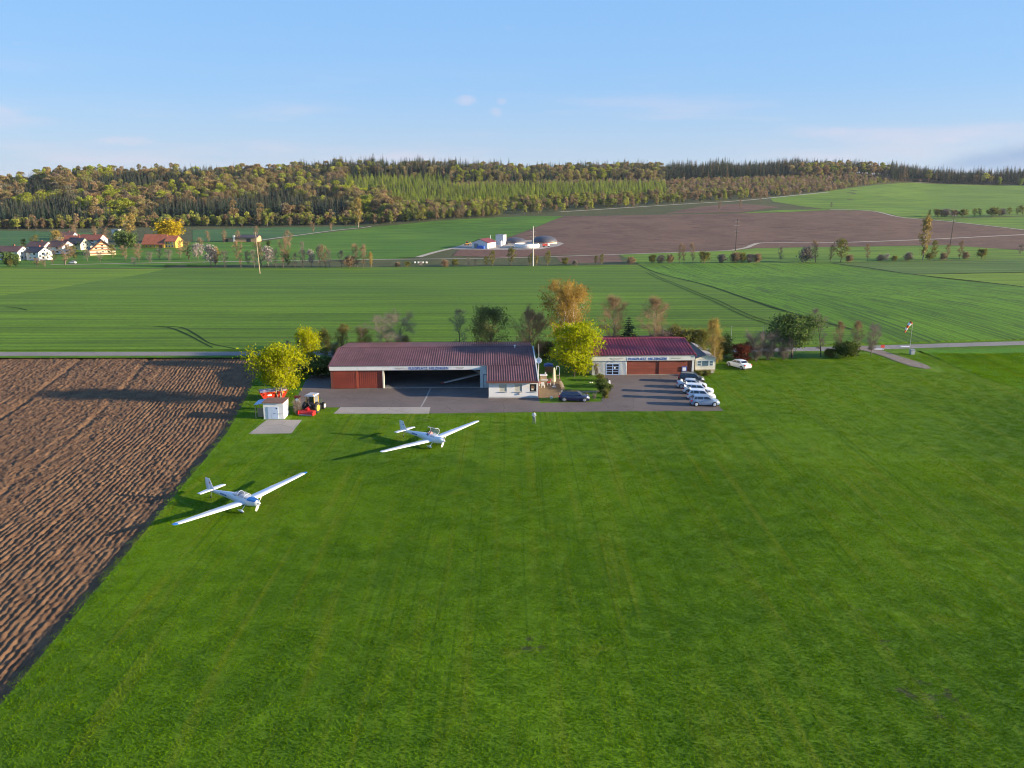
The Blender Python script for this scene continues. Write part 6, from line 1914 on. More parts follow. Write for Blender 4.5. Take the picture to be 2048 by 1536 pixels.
# ------------------------------------------------------------------ trees of the far hedgerow, village and fields
fk = dict(k=4)
Q_alder = [make_tree_mesh(40 + i, 'bare', 12, 3.2, L_twig, M_bark, 'oval', 0, .5, 6, 1.4, .09, n_prim=16, n_sec=4, up=.7, trunk_r=.26, rmin=.07, **fk) for i in range(3)]
Q_grey = [make_tree_mesh(50 + i, 'bare', 11, 3.6, L_twig_grey, M_bark, 'round', 0, .5, 6, 1.3, .08, n_prim=16, n_sec=4, up=.6, trunk_r=.24, rmin=.07, **fk) for i in range(2)]
Q_bud = [make_tree_mesh(55 + i, 'bud', 11, 3.6, L_bud, M_bark, 'round', 4, .6, 3, 1.2, .09, n_prim=16, n_sec=4, up=.6, trunk_r=.24, rmin=.07, **fk) for i in range(2)]
Q_gold = [make_tree_mesh(60 + i, 'bud', 12, 3.2, L_twig_gold, M_bark_pale, 'oval', 5, .6, 4, 1.3, .10, n_prim=16, n_sec=4, up=.8, trunk_r=.24, rmin=.07, **fk) for i in range(2)]
Q_bush = [make_tree_mesh(65 + i, 'shrub', 5, 3.0, (L_twig, L_bud, L_twig_grey)[i], M_bark, 'round', 5, .6, 4, 1.0, .12, stems=4, base=.05, n_prim=18, n_sec=4, up=.7, trunk_r=.12, rmin=.05, **fk) for i in range(3)]
Q_blossom = [make_tree_mesh(70, 'blossom', 6, 2.8, L_blossom, M_bark, 'round', 4, .5, 2, .9, .12, n_prim=14, n_sec=4, up=.6, trunk_r=.15, rmin=.05, **fk)]
Q_yellow = [make_tree_mesh(71, 'bloom', 8, 4.5, L_yellow, M_bark, 'round', 14, .8, 0, n_prim=22, n_sec=5, up=.5, trunk_r=.22, rmin=.05, **fk)]
Q_dark = [make_tree_mesh(72, 'leafy', 8, 3.2, L_green, M_bark, 'round', 9, .7, 0, n_prim=18, n_sec=5, up=.5, trunk_r=.2, rmin=.05, **fk)]
Q_larch = [make_tree_mesh(73, 'young', 7, 1.6, L_larch, M_bark, 'oval', 10, .6, 0, n_prim=16, n_sec=4, up=.7, base=.15, trunk_r=.14, **fk)]
ORD = ['', 'first', 'second', 'third', 'fourth', 'fifth', 'sixth', 'seventh', 'eighth', 'ninth', 'tenth', 'eleventh', 'twelfth', 'thirteenth', 'fourteenth', 'fifteenth', 'sixteenth', 'seventeenth', 'eighteenth', 'nineteenth', 'twentieth', 'twenty-first', 'twenty-second', 'twenty-third', 'twenty-fourth', 'twenty-fifth', 'twenty-sixth', 'twenty-seventh', 'twenty-eighth', 'twenty-ninth', 'thirtieth', 'thirty-first', 'thirty-second', 'thirty-third', 'thirty-fourth', 'thirty-fifth', 'thirty-sixth', 'thirty-seventh', 'thirty-eighth', 'thirty-ninth', 'fortieth']
ALD, GRY, BUD, GLD, BSH, BLS = Q_alder, Q_grey, Q_bud, Q_gold, Q_bush, Q_blossom
def tree_row(items, fmt, group):
    items = sorted(items, key=lambda a: a[1])
    for n, (fam, px, by, ty, w) in enumerate(items):
        pr = fam[(n * 7) % len(fam)]
        low = fam is Q_bush
        plant_px('hedge_bush' if low else 'field_tree', pr, px, by, ty, fmt % ('low bush' if low else ('white blossoming tree' if fam is Q_blossom else ('budding tree' if fam in (Q_bud, Q_gold) else 'bare tree')), ORD[n + 1]), 'bush' if low else 'tree', group, w)
# hedgerow at the far edge of the cereal field, left of the pylon
tree_row([(BLS, 423, 534, 497, 1.0), (GLD, 432, 533, 497, 1.1), (GRY, 450, 535, 503, .9), (ALD, 482, 535, 486, .8), (GRY, 496, 534, 505, .9), (GRY, 509, 535, 503, .8), (ALD, 523, 534, 488, 1.0), (BLS, 537, 532, 499, .9),
          (GRY, 552, 535, 500, .7), (ALD, 566, 535, 481, .85), (BUD, 577, 534, 502, 1.0), (GRY, 590, 535, 508, .8), (GRY, 606, 535, 501, .9), (BLS, 623, 534, 505, .7), (GRY, 640, 535, 495, .7), (ALD, 651, 535, 493, .9), (GRY, 659, 535, 502, .7),
          (GRY, 683, 534, 503, .8), (BSH, 699, 535, 516, 1.2), (ALD, 714, 535, 491, .8), (ALD, 727, 535, 493, .9), (GLD, 742, 535, 507, .9)],
         '%s in the hedgerow beyond the wide green field, %s from the left', 'hedgerow beyond the wide green field')
tree_row([(BSH, 795, 534, 526, 1.3), (BSH, 815, 534, 525, 1.2), (BLS, 842, 532, 524, 1.3), (BSH, 890, 534, 522, 1.2), (BSH, 910, 533, 521, 1.0), (GRY, 937, 533, 515, .9), (GRY, 951, 533, 518, .9), (BUD, 972, 533, 513, .9), (BUD, 984, 533, 504, .9), (BUD, 1022, 532, 497, .9),
          (BUD, 1060, 532, 508, .9), (GLD, 1072, 532, 512, .7), (BUD, 1095, 532, 504, .9), (BSH, 1130, 531, 518, 1.0), (BSH, 1150, 531, 521, 1.0), (BUD, 1192, 530, 512, .8), (BUD, 1203, 530, 510, .9)],
         '%s before the biogas plant, %s from the left', 'hedgerow before the biogas plant')
tree_row([(BSH, 1262, 528, 516, 1.2), (BSH, 1304, 527, 513, 1.0), (BSH, 1321, 527, 511, 1.0), (BSH, 1340, 527, 512, .9), (ALD, 1358, 527, 489, .7), (ALD, 1368, 527, 494, .6), (ALD, 1386, 527, 489, .7), (BSH, 1408, 527, 507, 1.0), (BSH, 1443, 526, 510, 1.0), (BSH, 1470, 526, 508, 1.0), (BSH, 1484, 526, 509, .9), (BSH, 1499, 526, 509, .9), (BSH, 1514, 526, 510, .9),
          (GRY, 1560, 524, 495, .7), (BSH, 1611, 525, 496, .9), (ALD, 1631, 525, 484, .9), (ALD, 1660, 525, 492, .8), (BUD, 1681, 525, 480, 1.1), (BSH, 1698, 525, 512, 1.0), (ALD, 1735, 523, 490, .8), (BSH, 1760, 523, 510, 1.0), (BLS, 1772, 523, 510, 1.2), (BSH, 1788, 523, 513, 1.0), (BSH, 1816, 522, 506, 1.0), (GLD, 1845, 521, 437, .62), (BSH, 1858, 521, 508, 1.0), (BUD, 1868, 521, 484, .7), (BSH, 1886, 521, 508, .9), (ALD, 1893, 520, 490, .8), (ALD, 1918, 519, 484, .9), (BSH, 1930, 519, 506, .9), (BSH, 1963, 518, 501, 1.0), (GRY, 2040, 512, 490, 1.0)],
         '%s along the right-hand field edge, %s from the left', 'hedgerow along the right-hand field edge')
tree_row([(BUD, 1857, 434, 420, .8), (BSH, 1875, 434, 421, 1.2), (BSH, 1890, 434, 419, 1.4), (BSH, 1908, 434, 422, 1.2), (BSH, 1925, 434, 421, 1.2), (BUD, 1948, 433, 418, 1.2), (BUD, 1960, 433, 418, 1.1), (BSH, 1985, 433, 418, 1.4), (BSH, 2003, 432, 418, 1.1), (BUD, 2018, 432, 416, 1.1), (BUD, 2034, 431, 412, 1.1), (BUD, 2044, 431, 415, 1.0)],
         '%s in the short hedge on the green hillside, %s from the left', 'hedge on the green hillside')
tree_row([(Q_larch, 1959, 367.5, 352, 1.0), (Q_larch, 1999, 370, 356, 1.0), (Q_larch, 2040, 372, 358, 1.0)], 'light green young %s before the far right wood, %s from the left', 'young trees before the far right wood')
# single trees in the middle distance
for (fam, px, by, ty, w, lab) in ((ALD, 580, 497, 464, 1.2, 'brown field tree standing alone on the meadow left of the pale track'),
        (ALD, 627, 464, 445, 1.3, 'brown tree at the bend of the pale track'), (ALD, 662, 463, 447, 1.2, 'brown tree above the pale track, further right'), (ALD, 690, 455, 442, 1.1, 'small brown tree near the wood end of the pale track'),
        (Q_dark, 538, 496, 483, .8, 'small dark green tree on the meadow by the barn'), (Q_gold, 717, 455, 398, .75, 'tall pale poplar at the edge of the wood'),
        (ALD, 511, 480, 455, .9, 'brown tree at the right end of the barn'), (ALD, 475, 484, 463, 1.0, 'brown tree before the barn'), (ALD, 448, 486, 462, 1.0, 'brown tree at the left end of the barn'), (ALD, 418, 484, 464, 1.0, 'brown tree left of the barn'),
        (GRY, 605, 513, 485, .6, 'faint bare tree in the middle of the green meadow'),
        (ALD, 1480, 420, 400, .8, 'bare tree on the small brown plot'), (ALD, 1437, 424, 404, .7, 'bare tree at the left of the small brown plot'), (ALD, 1520, 405, 384, 1.0, 'bare tree above the small brown plot'),
        (GRY, 1662, 417, 405, .8, 'lone little tree where the pale tracks meet')):
    plant_px('field_tree', fam[0], px, by, ty, lab, 'tree', 'single trees in the fields', w)
# village trees
for n, (fam, px, by, ty, w, lab) in enumerate(((Q_gold, 119, 500, 462, 1.5, 'large olive round tree behind the village roofs'), (BUD, 46, 500, 479, 1.0, 'budding tree behind the leftmost white house'), (BUD, 68, 495, 472, 1.1, 'pale budding tree behind the village houses'),
        (Q_gold, 258, 480, 431, 1.3, 'tall willow between chalet and yellow farmhouse'), (Q_dark, 243, 499, 466, 1.0, 'dark tree right of the chalet'), (Q_dark, 262, 499, 470, 1.2, 'dark tree left of the yellow farmhouse'), (Q_yellow, 341, 484, 450, 1.3, 'bright yellow blooming tree behind the farmhouse'),
        (ALD, 130, 530, 492, 1.6, 'broad brown tree before the village houses'), (BLS, 116, 497, 478, 1.2, 'blossoming tree between village roofs'), (ALD, 105, 530, 503, 1.2, 'brown tree left of the broad brown tree'), (Q_dark, 16, 533, 508, 1.2, 'dark shrubby tree at the far left edge'), (Q_dark, 32, 533, 511, 1.0, 'second dark shrubby tree from the left edge'),
        (BUD, 22, 534, 520, 1.5, 'low golden bush at the left edge of the field'), (ALD, 75, 534, 518, 2.0, 'low brown thicket before the white houses'), (ALD, 90, 534, 520, 1.6, 'brown thicket below the twin-gabled house'), (BUD, 150, 522, 494, 1.2, 'budding tree below the chalet'),
        (GRY, 175, 522, 500, 1.2, 'grey orchard tree below the chalet'), (GRY, 201, 525, 505, 1.0, 'grey orchard tree right below the chalet gable'), (BUD, 226, 516, 492, 1.3, 'budding orchard tree right of the chalet'), (ALD, 252, 520, 494, 1.2, 'brown orchard tree below the willow'), (ALD, 278, 522, 490, 1.3, 'broad brown orchard tree before the farmhouse'),
        (GRY, 300, 528, 505, 1.1, 'grey orchard tree before the farmhouse'), (GRY, 320, 520, 498, 1.1, 'grey orchard tree right before the farmhouse'), (GRY, 338, 525, 500, 1.2, 'grey orchard tree right of the farmhouse garden'), (ALD, 360, 515, 482, 1.2, 'brown tree right of the farmhouse'), (ALD, 378, 520, 486, 1.2, 'tall brown tree between farmhouse and barn'),
        (BLS, 396, 520, 492, 1.0, 'white blossoming tree between farmhouse and barn'), (ALD, 405, 505, 478, 1.0, 'brown tree below the barn'), (GRY, 268, 532, 516, 1.4, 'thin grey bush at the field edge below the orchard'), (ALD, 210, 478, 452, 1.5, 'brown tree behind the chalet'), (ALD, 150, 474, 452, 1.5, 'brown tree behind the village, left of the hut'), (ALD, 190, 476, 455, 1.3, 'brown tree behind the red roofs'), (Q_dark, 160, 500, 486, .8, 'dark round tree beside the chalet roof'))):
    plant_px('village_tree', fam[0], px, by, ty, lab, 'tree', 'trees of the village', w)

# ------------------------------------------------------------------ the wooded hillside
W_leaf = leaf_mat('woodland leaf', (.1, .1, .1), (.1, .1, .1), 0.40, True, 0.28)
W_spruce = leaf_mat('woodland needle', (.1, .1, .1), (.1, .1, .1), 0.08, True, 0.5)
W_wood = pmat('woodland trunk', (0.16, 0.12, 0.09), .9, .2, 1)
def wood_round(seed, H, R, base=.3, n=420, leaf=1.25, airy=0.0):
    """far tree: lumpy crown of leaf cards on a short stem, as one mesh"""
    r = np.random.default_rng(seed)
    lumps = []
    for k in range(9):
        a = r.uniform(0, 6.28); z = r.uniform(base + .12, .86)
        lumps.append((np.array((math.cos(a) * R * .55 * r.uniform(.3, 1), math.sin(a) * R * .55 * r.uniform(.3, 1), H * z)), R * r.uniform(.38, .6)))
    lumps.append((np.array((0, 0, H * .84)), R * .5))
    C, T = [], []
    for c, s in lumps:
        m = n // len(lumps)
        d = unit(r.normal(0, 1, (m, 3)))
        d[:, 2] = np.where(d[:, 2] < -.3, -d[:, 2], d[:, 2])
        C.append(c + d * s * r.uniform(.75, 1.1, (m, 1)) * np.array((1, 1, .85 * H * .5 / (R * 1.25) * .75)))
        T.append(np.clip(r.uniform(.1, .9) * .5 + r.uniform(.0, .5, m), 0, 1))
    C = np.concatenate(C); T = np.concatenate(T)
    V, F = leaves_np(r, C, leaf, .25, .8)
    V2, F2 = tubes_np([(np.array((0, 0, -.5)), np.array((0, 0, H * .75)), R * .07, R * .02)] + [(np.array((0, 0, H * base)), l[0], R * .03, R * .01) for l in lumps[:6]], 4)
    VV = np.concatenate([V, V2]); FF = np.concatenate([F, F2 + len(V)])
    me = np_mesh('wood_tree', VV, FF, W_leaf)
    me.materials.append(W_wood)
    me.polygons.foreach_set('material_index', np.concatenate([np.zeros(len(F)), np.ones(len(F2))]).astype(np.int32))
    at = me.attributes.new('tint', 'FLOAT', 'POINT')
    at.data.foreach_set('value', np.concatenate([np.repeat(T, 4), np.zeros(len(V2))]).astype(np.float32))
    return me
def wood_conifer(seed, H, R, leafm, trunk_clear=.1, n=16):
    tm, cm, _ = make_conifer_mesh(seed, H, R, leafm, W_wood, n, 10, .45, 1.05, trunk_r=.25)
    if trunk_clear > .15:
        V = np.empty(len(cm.vertices) * 3, np.float32); cm.vertices.foreach_get('co', V); V = V.reshape(-1, 3)
        V[:, 2] = H * trunk_clear + V[:, 2] * (1 - trunk_clear)
        cm.vertices.foreach_set('co', V.ravel())
    bm = bmesh.new(); bm.from_mesh(cm)
    lay = bm.verts.layers.float.get('tint')
    nf = len(bm.faces)
    bm.from_mesh(tm)
    bm.faces.ensure_lookup_table()
    for f in bm.faces[nf:]:
        f.material_index = 1
    me = bpy.data.meshes.new('wood_conifer'); bm.to_mesh(me); bm.free()
    me.materials.append(leafm); me.materials.append(W_wood)
    return me
PROTO_COL = bpy.data.collections.new('wood_prototypes')     # not linked to the scene: only a library for the woods
def protos(ms, nm):
    c = bpy.data.collections.new(nm)
    for i, me in enumerate(ms):
        o = bpy.data.objects.new('%s_%02d' % (nm, i), me)
        c.objects.link(o)
    return c
K_round = protos([wood_round(100 + i, 12 + 2.2 * (i % 4), 4.6 + .9 * (i % 3), .22, 760, .95) for i in range(8)], 'wood_round')
K_bush = protos([wood_round(110 + i, 5 + i * .7, 2.7 + .3 * (i % 3), .05, 380, .78) for i in range(6)], 'wood_bush')
K_spruce = protos([wood_conifer(120 + i, 20 + 2 * i, 3.6, W_spruce, .08) for i in range(3)], 'wood_spruce')
K_pine = protos([wood_conifer(125 + i, 25 + 2 * i, 3.9, W_spruce, .26, 14) for i in range(3)], 'wood_tall_spruce')
K_larch = protos([wood_conifer(130 + i, 12 + 1.5 * i, 2.9, W_leaf, .06, 13) for i in range(3)], 'wood_larch')

def scatter(name, pts, scl, cols, coll, label):
    """a wood nobody could count: instances on points, one object"""
    n = len(pts)
    me = bpy.data.meshes.new(name)
    me.vertices.add(n); me.vertices.foreach_set('co', np.ascontiguousarray(pts, np.float32).ravel())
    a = me.attributes.new('sc', 'FLOAT_VECTOR', 'POINT'); a.data.foreach_set('vector', np.ascontiguousarray(scl, np.float32).ravel())
    a = me.attributes.new('icol', 'FLOAT_COLOR', 'POINT'); a.data.foreach_set('color', np.concatenate([cols, np.ones((n, 1))], 1).astype(np.float32).ravel())
    a = me.attributes.new('rz', 'FLOAT', 'POINT'); a.data.foreach_set('value', rng.uniform(0, 6.28, n).astype(np.float32))
    o = mesh_obj(name, me)
    tag(o, label, kind='stuff')
    ng = bpy.data.node_groups.new(name, 'GeometryNodeTree')
    ng.interface.new_socket('Geometry', in_out='INPUT', socket_type='NodeSocketGeometry')
    ng.interface.new_socket('Geometry', in_out='OUTPUT', socket_type='NodeSocketGeometry')
    N, L = ng.nodes, ng.links
    gi, go = N.new('NodeGroupInput'), N.new('NodeGroupOutput')
    ci = N.new('GeometryNodeCollectionInfo'); ci.inputs['Collection'].default_value = coll
    ci.inputs['Separate Children'].default_value = True; ci.inputs['Reset Children'].default_value = True
    ip = N.new('GeometryNodeInstanceOnPoints'); ip.inputs['Pick Instance'].default_value = True
    sc_ = N.new('GeometryNodeInputNamedAttribute'); sc_.data_type = 'FLOAT_VECTOR'; sc_.inputs[0].default_value = 'sc'
    rz_ = N.new('GeometryNodeInputNamedAttribute'); rz_.data_type = 'FLOAT'; rz_.inputs[0].default_value = 'rz'
    cx = N.new('ShaderNodeCombineXYZ')
    L.new(rz_.outputs[0], cx.inputs[2])
    L.new(gi.outputs[0], ip.inputs['Points']); L.new(ci.outputs[0], ip.inputs['Instance'])
    L.new(sc_.outputs[0], ip.inputs['Scale']); L.new(cx.outputs[0], ip.inputs['Rotation'])
    L.new(ip.outputs[0], go.inputs[0])
    md = o.modifiers.new('wood', 'NODES'); md.node_group = ng
    return o

def to_px(x, y, z):
    X, Y, Z = x, y, z - CAM_H
    depth = Y * _c - Z * _s
    return 1024 + FPX * X / depth, 768 - FPX * (Y * _s + Z * _c) / depth

def candidates(t0, t1, y0f, y1f, spacing, seed):
    """jittered points over the hill between two distance curves (functions of t = x/y)"""
    r = np.random.default_rng(seed)
    out = []
    y = 560.0
    while y < 1800:
        xs = np.arange(t0 * y, t1 * y, spacing)
        yy = y + r.uniform(-.5, .5, len(xs)) * spacing
        xx = xs + r.uniform(-.5, .5, len(xs)) * spacing
        t = xx / yy
        ok = (yy > y0f(t)) & (yy < y1f(t))
        out.append(np.stack([xx[ok], yy[ok]], 1))
        y += spacing * .9
    P = np.concatenate(out)
    return np.column_stack([P, terrain(P[:, 0], P[:, 1])])
ridge_f = lambda t: np.interp(t, _tx, _ridge)
_fpx = [(-400, 462), (0, 459), (200, 457), (390, 453), (750, 448), (880, 440), (1000, 432), (1100, 425), (1240, 416), (1453, 402), (1560, 393), (1660, 383), (1750, 369), (1830, 364), (2048, 370), (2400, 380)]
_ft = []; _fy = []
for p in _fpx:
    g_ = gp(*p); _ft.append(g_.x / g_.y); _fy.append(g_.y)
foot_f = lambda t: np.interp(t, _ft, _fy)
T0, T1 = -.80, .80
def colmix(n, choices, w, jit, seed):
    r = np.random.default_rng(seed)
    C = np.array(choices)[r.choice(len(choices), n, p=np.array(w) / sum(w))]
    return 1.75 * C * r.uniform(1 - jit, 1 + jit, (n, 1)) * r.uniform(.93, 1.07, (n, 3))

P = candidates(T0, T1, foot_f, lambda t: ridge_f(t) + 70, 6.3, 1)
px, py = to_px(P[:, 0], P[:, 1], P[:, 2])
yft = foot_f(P[:, 0] / P[:, 1]); yrd = ridge_f(P[:, 0] / P[:, 1])
s = (P[:, 1] - yft) / (yrd - yft)
nz = vnoise(P[:, 0] / 55.0, P[:, 1] / 40.0, 21) * .65 + vnoise(P[:, 0] / 22.0, P[:, 1] / 18.0, 22) * .35
nz2 = vnoise(P[:, 0] / 38.0 + 9, P[:, 1] / 30.0, 23)
rr = np.random.default_rng(5).uniform(0, 1, len(P))
kind = np.full(len(P), 'round', dtype=object)
left = px < 690
dist_foot = P[:, 1] - yft
kind[:] = 'round'
# left wood: spruce patches in brown and olive broadleaves
kind[left & (nz > .53)] = 'spruce'
kind[left & (px < 150) & (s < .40) & (dist_foot > 25)] = 'spruce'
kind[left & (px > 290) & (px < 620) & (s > .10) & (s < .34) & (nz > .40)] = 'spruce'
kind[left & (py < 360) & (px > 0) & (px < 600) & (nz < .5)] = 'round'
# middle: brown broadleaves above, larch plantation below, tall spruce along the ridge
mid = (px >= 690) & (px < 1330)
kind[mid & (s > .42) & (s < .80)] = 'brush'
kind[mid & (s >= .72)] = 'tall'
kind[mid & (s >= .72) & (nz > .56) & (px > 960)] = 'round'
kind[(px > 600) & (px < 690) & (s > .9)] = 'tall'
kind[(kind == 'tall') & (rr < .22)] = 'round'
kind[mid & (s <= .60) & (s > .20) & (px > 760)] = 'larch'
kind[mid & (px < 900) & (s > .55) & (s < .85)] = 'larchtop'
kind[mid & (s <= .22)] = 'foot'
kind[mid & (s <= .35) & (px < 800) & (nz2 > .5)] = 'round'
# right: scrubby clearing then tall wood
rgt = (px >= 1330) & (px < 1840)
kind[rgt & (s < .74)] = 'scrub'
kind[rgt & (s >= .74)] = 'tall'
kind[rgt & (s >= .70) & (nz > .55) & (px > 1560)] = 'round'
far = px >= 1780
kind[far & (dist_foot > 3)] = 'tall'
kind[(dist_foot < 26) & (px < 1010)] = 'foot'
kind[(px > 1000) & (px < 1500) & (s < .16)] = 'gap'
thin = {'round': .55, 'spruce': 1.0, 'tall': 1.0, 'larch': .95, 'larchtop': .95, 'brush': .9, 'scrub': .60, 'foot': 1.0, 'gap': .25}
keep = rr < np.array([thin[k] for k in kind])
P, kind, nz, nz2, px, s = P[keep], kind[keep], nz[keep], nz2[keep], px[keep], s[keep]
def sub(*ks):
    return np.isin(kind, ks)
BR = [(.155, .112, .055), (.130, .105, .045), (.165, .125, .058), (.140, .135, .040), (.18, .19, .038), (.105, .092, .058)]
m = sub('round'); n = m.sum()
sc = np.random.default_rng(31).uniform(.65, 1.35, (n, 1)) * np.array((1, 1, 1.0))
col = colmix(n, BR, [4, 4, 3, 3, 1.5, 2], .18, 32)
hl = vnoise(P[m][:, 0] / 26., P[m][:, 1] / 22., 40) > .78
col[hl] = np.array((.30, .33, .04)) * np.random.default_rng(33).uniform(.8, 1.15, (hl.sum(), 1))
scatter('broadleaf_wood', P[m], sc, col, K_round, 'brown and olive budding broadleaf wood covering the hillside')
m = sub('spruce'); n = m.sum()
scatter('spruce_wood', P[m], np.random.default_rng(34).uniform(.62, 1.0, (n, 1)) * np.ones((1, 3)), colmix(n, [(.014, .026, .020), (.020, .032, .020), (.034, .048, .024)], [3, 3, 1], .2, 35), K_spruce, 'dark spruce patches between the broadleaves on the left hill')
m = sub('tall'); n = m.sum()
scatter('tall_ridge_wood', P[m], (np.random.default_rng(36).uniform(.55, 1.0, (n, 1)) * (.72 + .5 * vnoise(P[m][:, 0] / 24., P[m][:, 1] / 60., 71))[:, None] * np.random.default_rng(361).uniform(.9, 1.15, (n, 1))) * np.ones((1, 3)), colmix(n, [(.018, .032, .020), (.026, .040, .022), (.05, .05, .025), (.10, .07, .04)], [4, 3, 1.2, 1], .2, 37), K_pine, 'tall dark wood along the ridge and behind the right-hand field')
m = sub('larch', 'larchtop'); n = m.sum()
scatter('larch_plantation', P[m], np.random.default_rng(38).uniform(.65, 1.15, (n, 1)) * np.ones((1, 3)), colmix(n, [(.13, .17, .022), (.17, .21, .025), (.09, .11, .025), (.05, .065, .025)], [4, 3, 2, 1.4], .18, 39), K_larch, 'light green larch plantation on the middle of the hill')
m = sub('brush', 'scrub'); n = m.sum()
scatter('hill_scrub', P[m], np.random.default_rng(41).uniform(.5, 1.15, (n, 1)) * np.array((1, 1, .9)), colmix(n, [(.165, .118, .065), (.145, .105, .06), (.155, .15, .045), (.13, .14, .035), (.20, .14, .10)], [4, 3, 2, 1.5, 1], .18, 42), K_bush, 'low brown scrub on the cleared slope')
m = sub('foot', 'gap'); n = m.sum()
scatter('wood_edge', P[m], np.random.default_rng(43).uniform(.8, 1.35, (n, 1)) * np.array((1, 1, 1.2)), colmix(n, [(.12, .13, .03), (.16, .17, .03), (.13, .095, .05), (.06, .07, .028)], [3, 2, 3, 1], .18, 44), K_bush, 'olive bushes along the foot of the wood')
# taller trees that stand out on the skyline
M_sky = W_spruce
S_tall = make_conifer_mesh(140, 28, 4.2, leaf_mat('skyline spruce needle', (.014, .026, .018), (.03, .045, .024), .08), W_wood, 18, 10, .28, .7, trunk_r=.3)
for k, (px_, ty) in enumerate(((468, 321), (490, 328), (723, 305), (733, 308), (747, 306), (836, 309), (848, 312), (867, 311), (921, 312), (934, 314), (948, 310), (1161, 317), (1593, 312), (1620, 313), (1420, 313), (1440, 316))):
    d = view_ray(px_, 340)
    t_ = d[0] / d[1]
    Y = float(ridge_f(t_)) - 10
    plant_px('skyline_spruce', S_tall, px_, 0, ty, 'spruce standing out on the wooded skyline, %s from the left' % ORD[k + 1], 'tree', 'spruces on the skyline', .85, (t_ * Y, Y))

# ------------------------------------------------------------------ standing grass on the airfield: tufts over the whole sward in view
def grass_patch(seed, n=95, size=1.25):
    r = np.random.default_rng(seed)
    _a = r.uniform(0, 6.283, n); _r = np.sqrt(r.uniform(0, 1, n)) * size * .62
    c = np.column_stack([np.cos(_a) * _r, np.sin(_a) * _r, np.zeros(n)])
    a = r.uniform(0, 6.283, n); w = r.uniform(.02, .055, n); h = r.uniform(.02, .065, n)
    u = np.column_stack([np.cos(a), np.sin(a), np.zeros(n)]); le = np.column_stack([r.normal(0, .03, (n, 2)), h])
    V = np.stack([c - u * w[:, None], c + u * w[:, None], c + u * w[:, None] * .35 + le, c - u * w[:, None] * .35 + le], 1).reshape(-1, 3)
    return np_mesh('grass_patch', V, np.arange(4 * n).reshape(n, 4), M_blade)
K_grass = protos([grass_patch(200 + i) for i in range(6)], 'grass_patch')
def sward():
    r = np.random.default_rng(77)
    pts = []
    y = 36.0
    while y < 150:
        st = 0.80 if y < 90 else 1.0
        xl = np.interp(y, [p[1] for p in EDGE], [p[0] for p in EDGE]) + .35
        xs = np.arange(max(xl, -.66 * y - 2), .66 * y + 3, st)
        pts.append(np.column_stack([xs + r.uniform(-.4, .4, len(xs)) * st, y + r.uniform(-.4, .4, len(xs)) * st]))
        y += st
    P = np.concatenate(pts)
    def inside(poly):
        x, yy = P[:, 0], P[:, 1]; ok = np.zeros(len(P), bool); j = len(poly) - 1
        for i in range(len(poly)):
            xi, yi = poly[i][:2]; xj, yj = poly[j][:2]
            if yi != yj:
                ok ^= ((yi > yy) != (yj > yy)) & (x < (xj - xi) * (yy - yi) / (yj - yi) + xi)
            j = i
        return ok
    bad = inside(APRON) | inside(pxpoly([(490, 870), (530, 837), (608, 838), (585, 869)])) | inside(pxpoly([(660, 829), (676, 813), (866, 813), (862, 829)]))
    bad |= inside([(-33, 131), (-33, 148), (31, 150), (34, 133), (30, 133), (14, 133), (13, 116), (4, 116), (4, 117), (-29, 124)])
    bad |= (P[:, 1] > 145.5) & (P[:, 0] < 60)
    g_ = np.array([gp(*q)[:2] for q in ((1718, 694), (1752, 703), (1800, 719), (1832, 730), (1857, 738))])
    for i in range(4):
        a, b = g_[i], g_[i + 1]; d = b - a; t = np.clip(((P - a) @ d) / (d @ d), 0, 1)
        bad |= np.linalg.norm(P - (a + t[:, None] * d), axis=1) < 2.2
    q = gp(528, 838); bad |= (P[:, 0] > q.x - 1.6) & (P[:, 0] < q.x + 3) & (P[:, 1] > q.y - .4) & (P[:, 1] < q.y + 4)
    P = P[~bad]
    n = len(P)
    s_ = .8 + .3 * vnoise(P[:, 0] * .3, P[:, 1] * .3, 61) + .4 * (vnoise(P[:, 0] * .9, P[:, 1] * .08, 62) - .5)
    lush = inside(MEADOW)
    s_ = np.where(lush, s_ * 3.0, s_); sx_ = np.where(lush, 1.25, 1.0)
    scatter('grass', np.column_stack([P, np.zeros(n)]), np.column_stack([sx_, sx_, s_]), np.ones((n, 3)) * .1, K_grass, 'short green grass of the airfield')
sward()
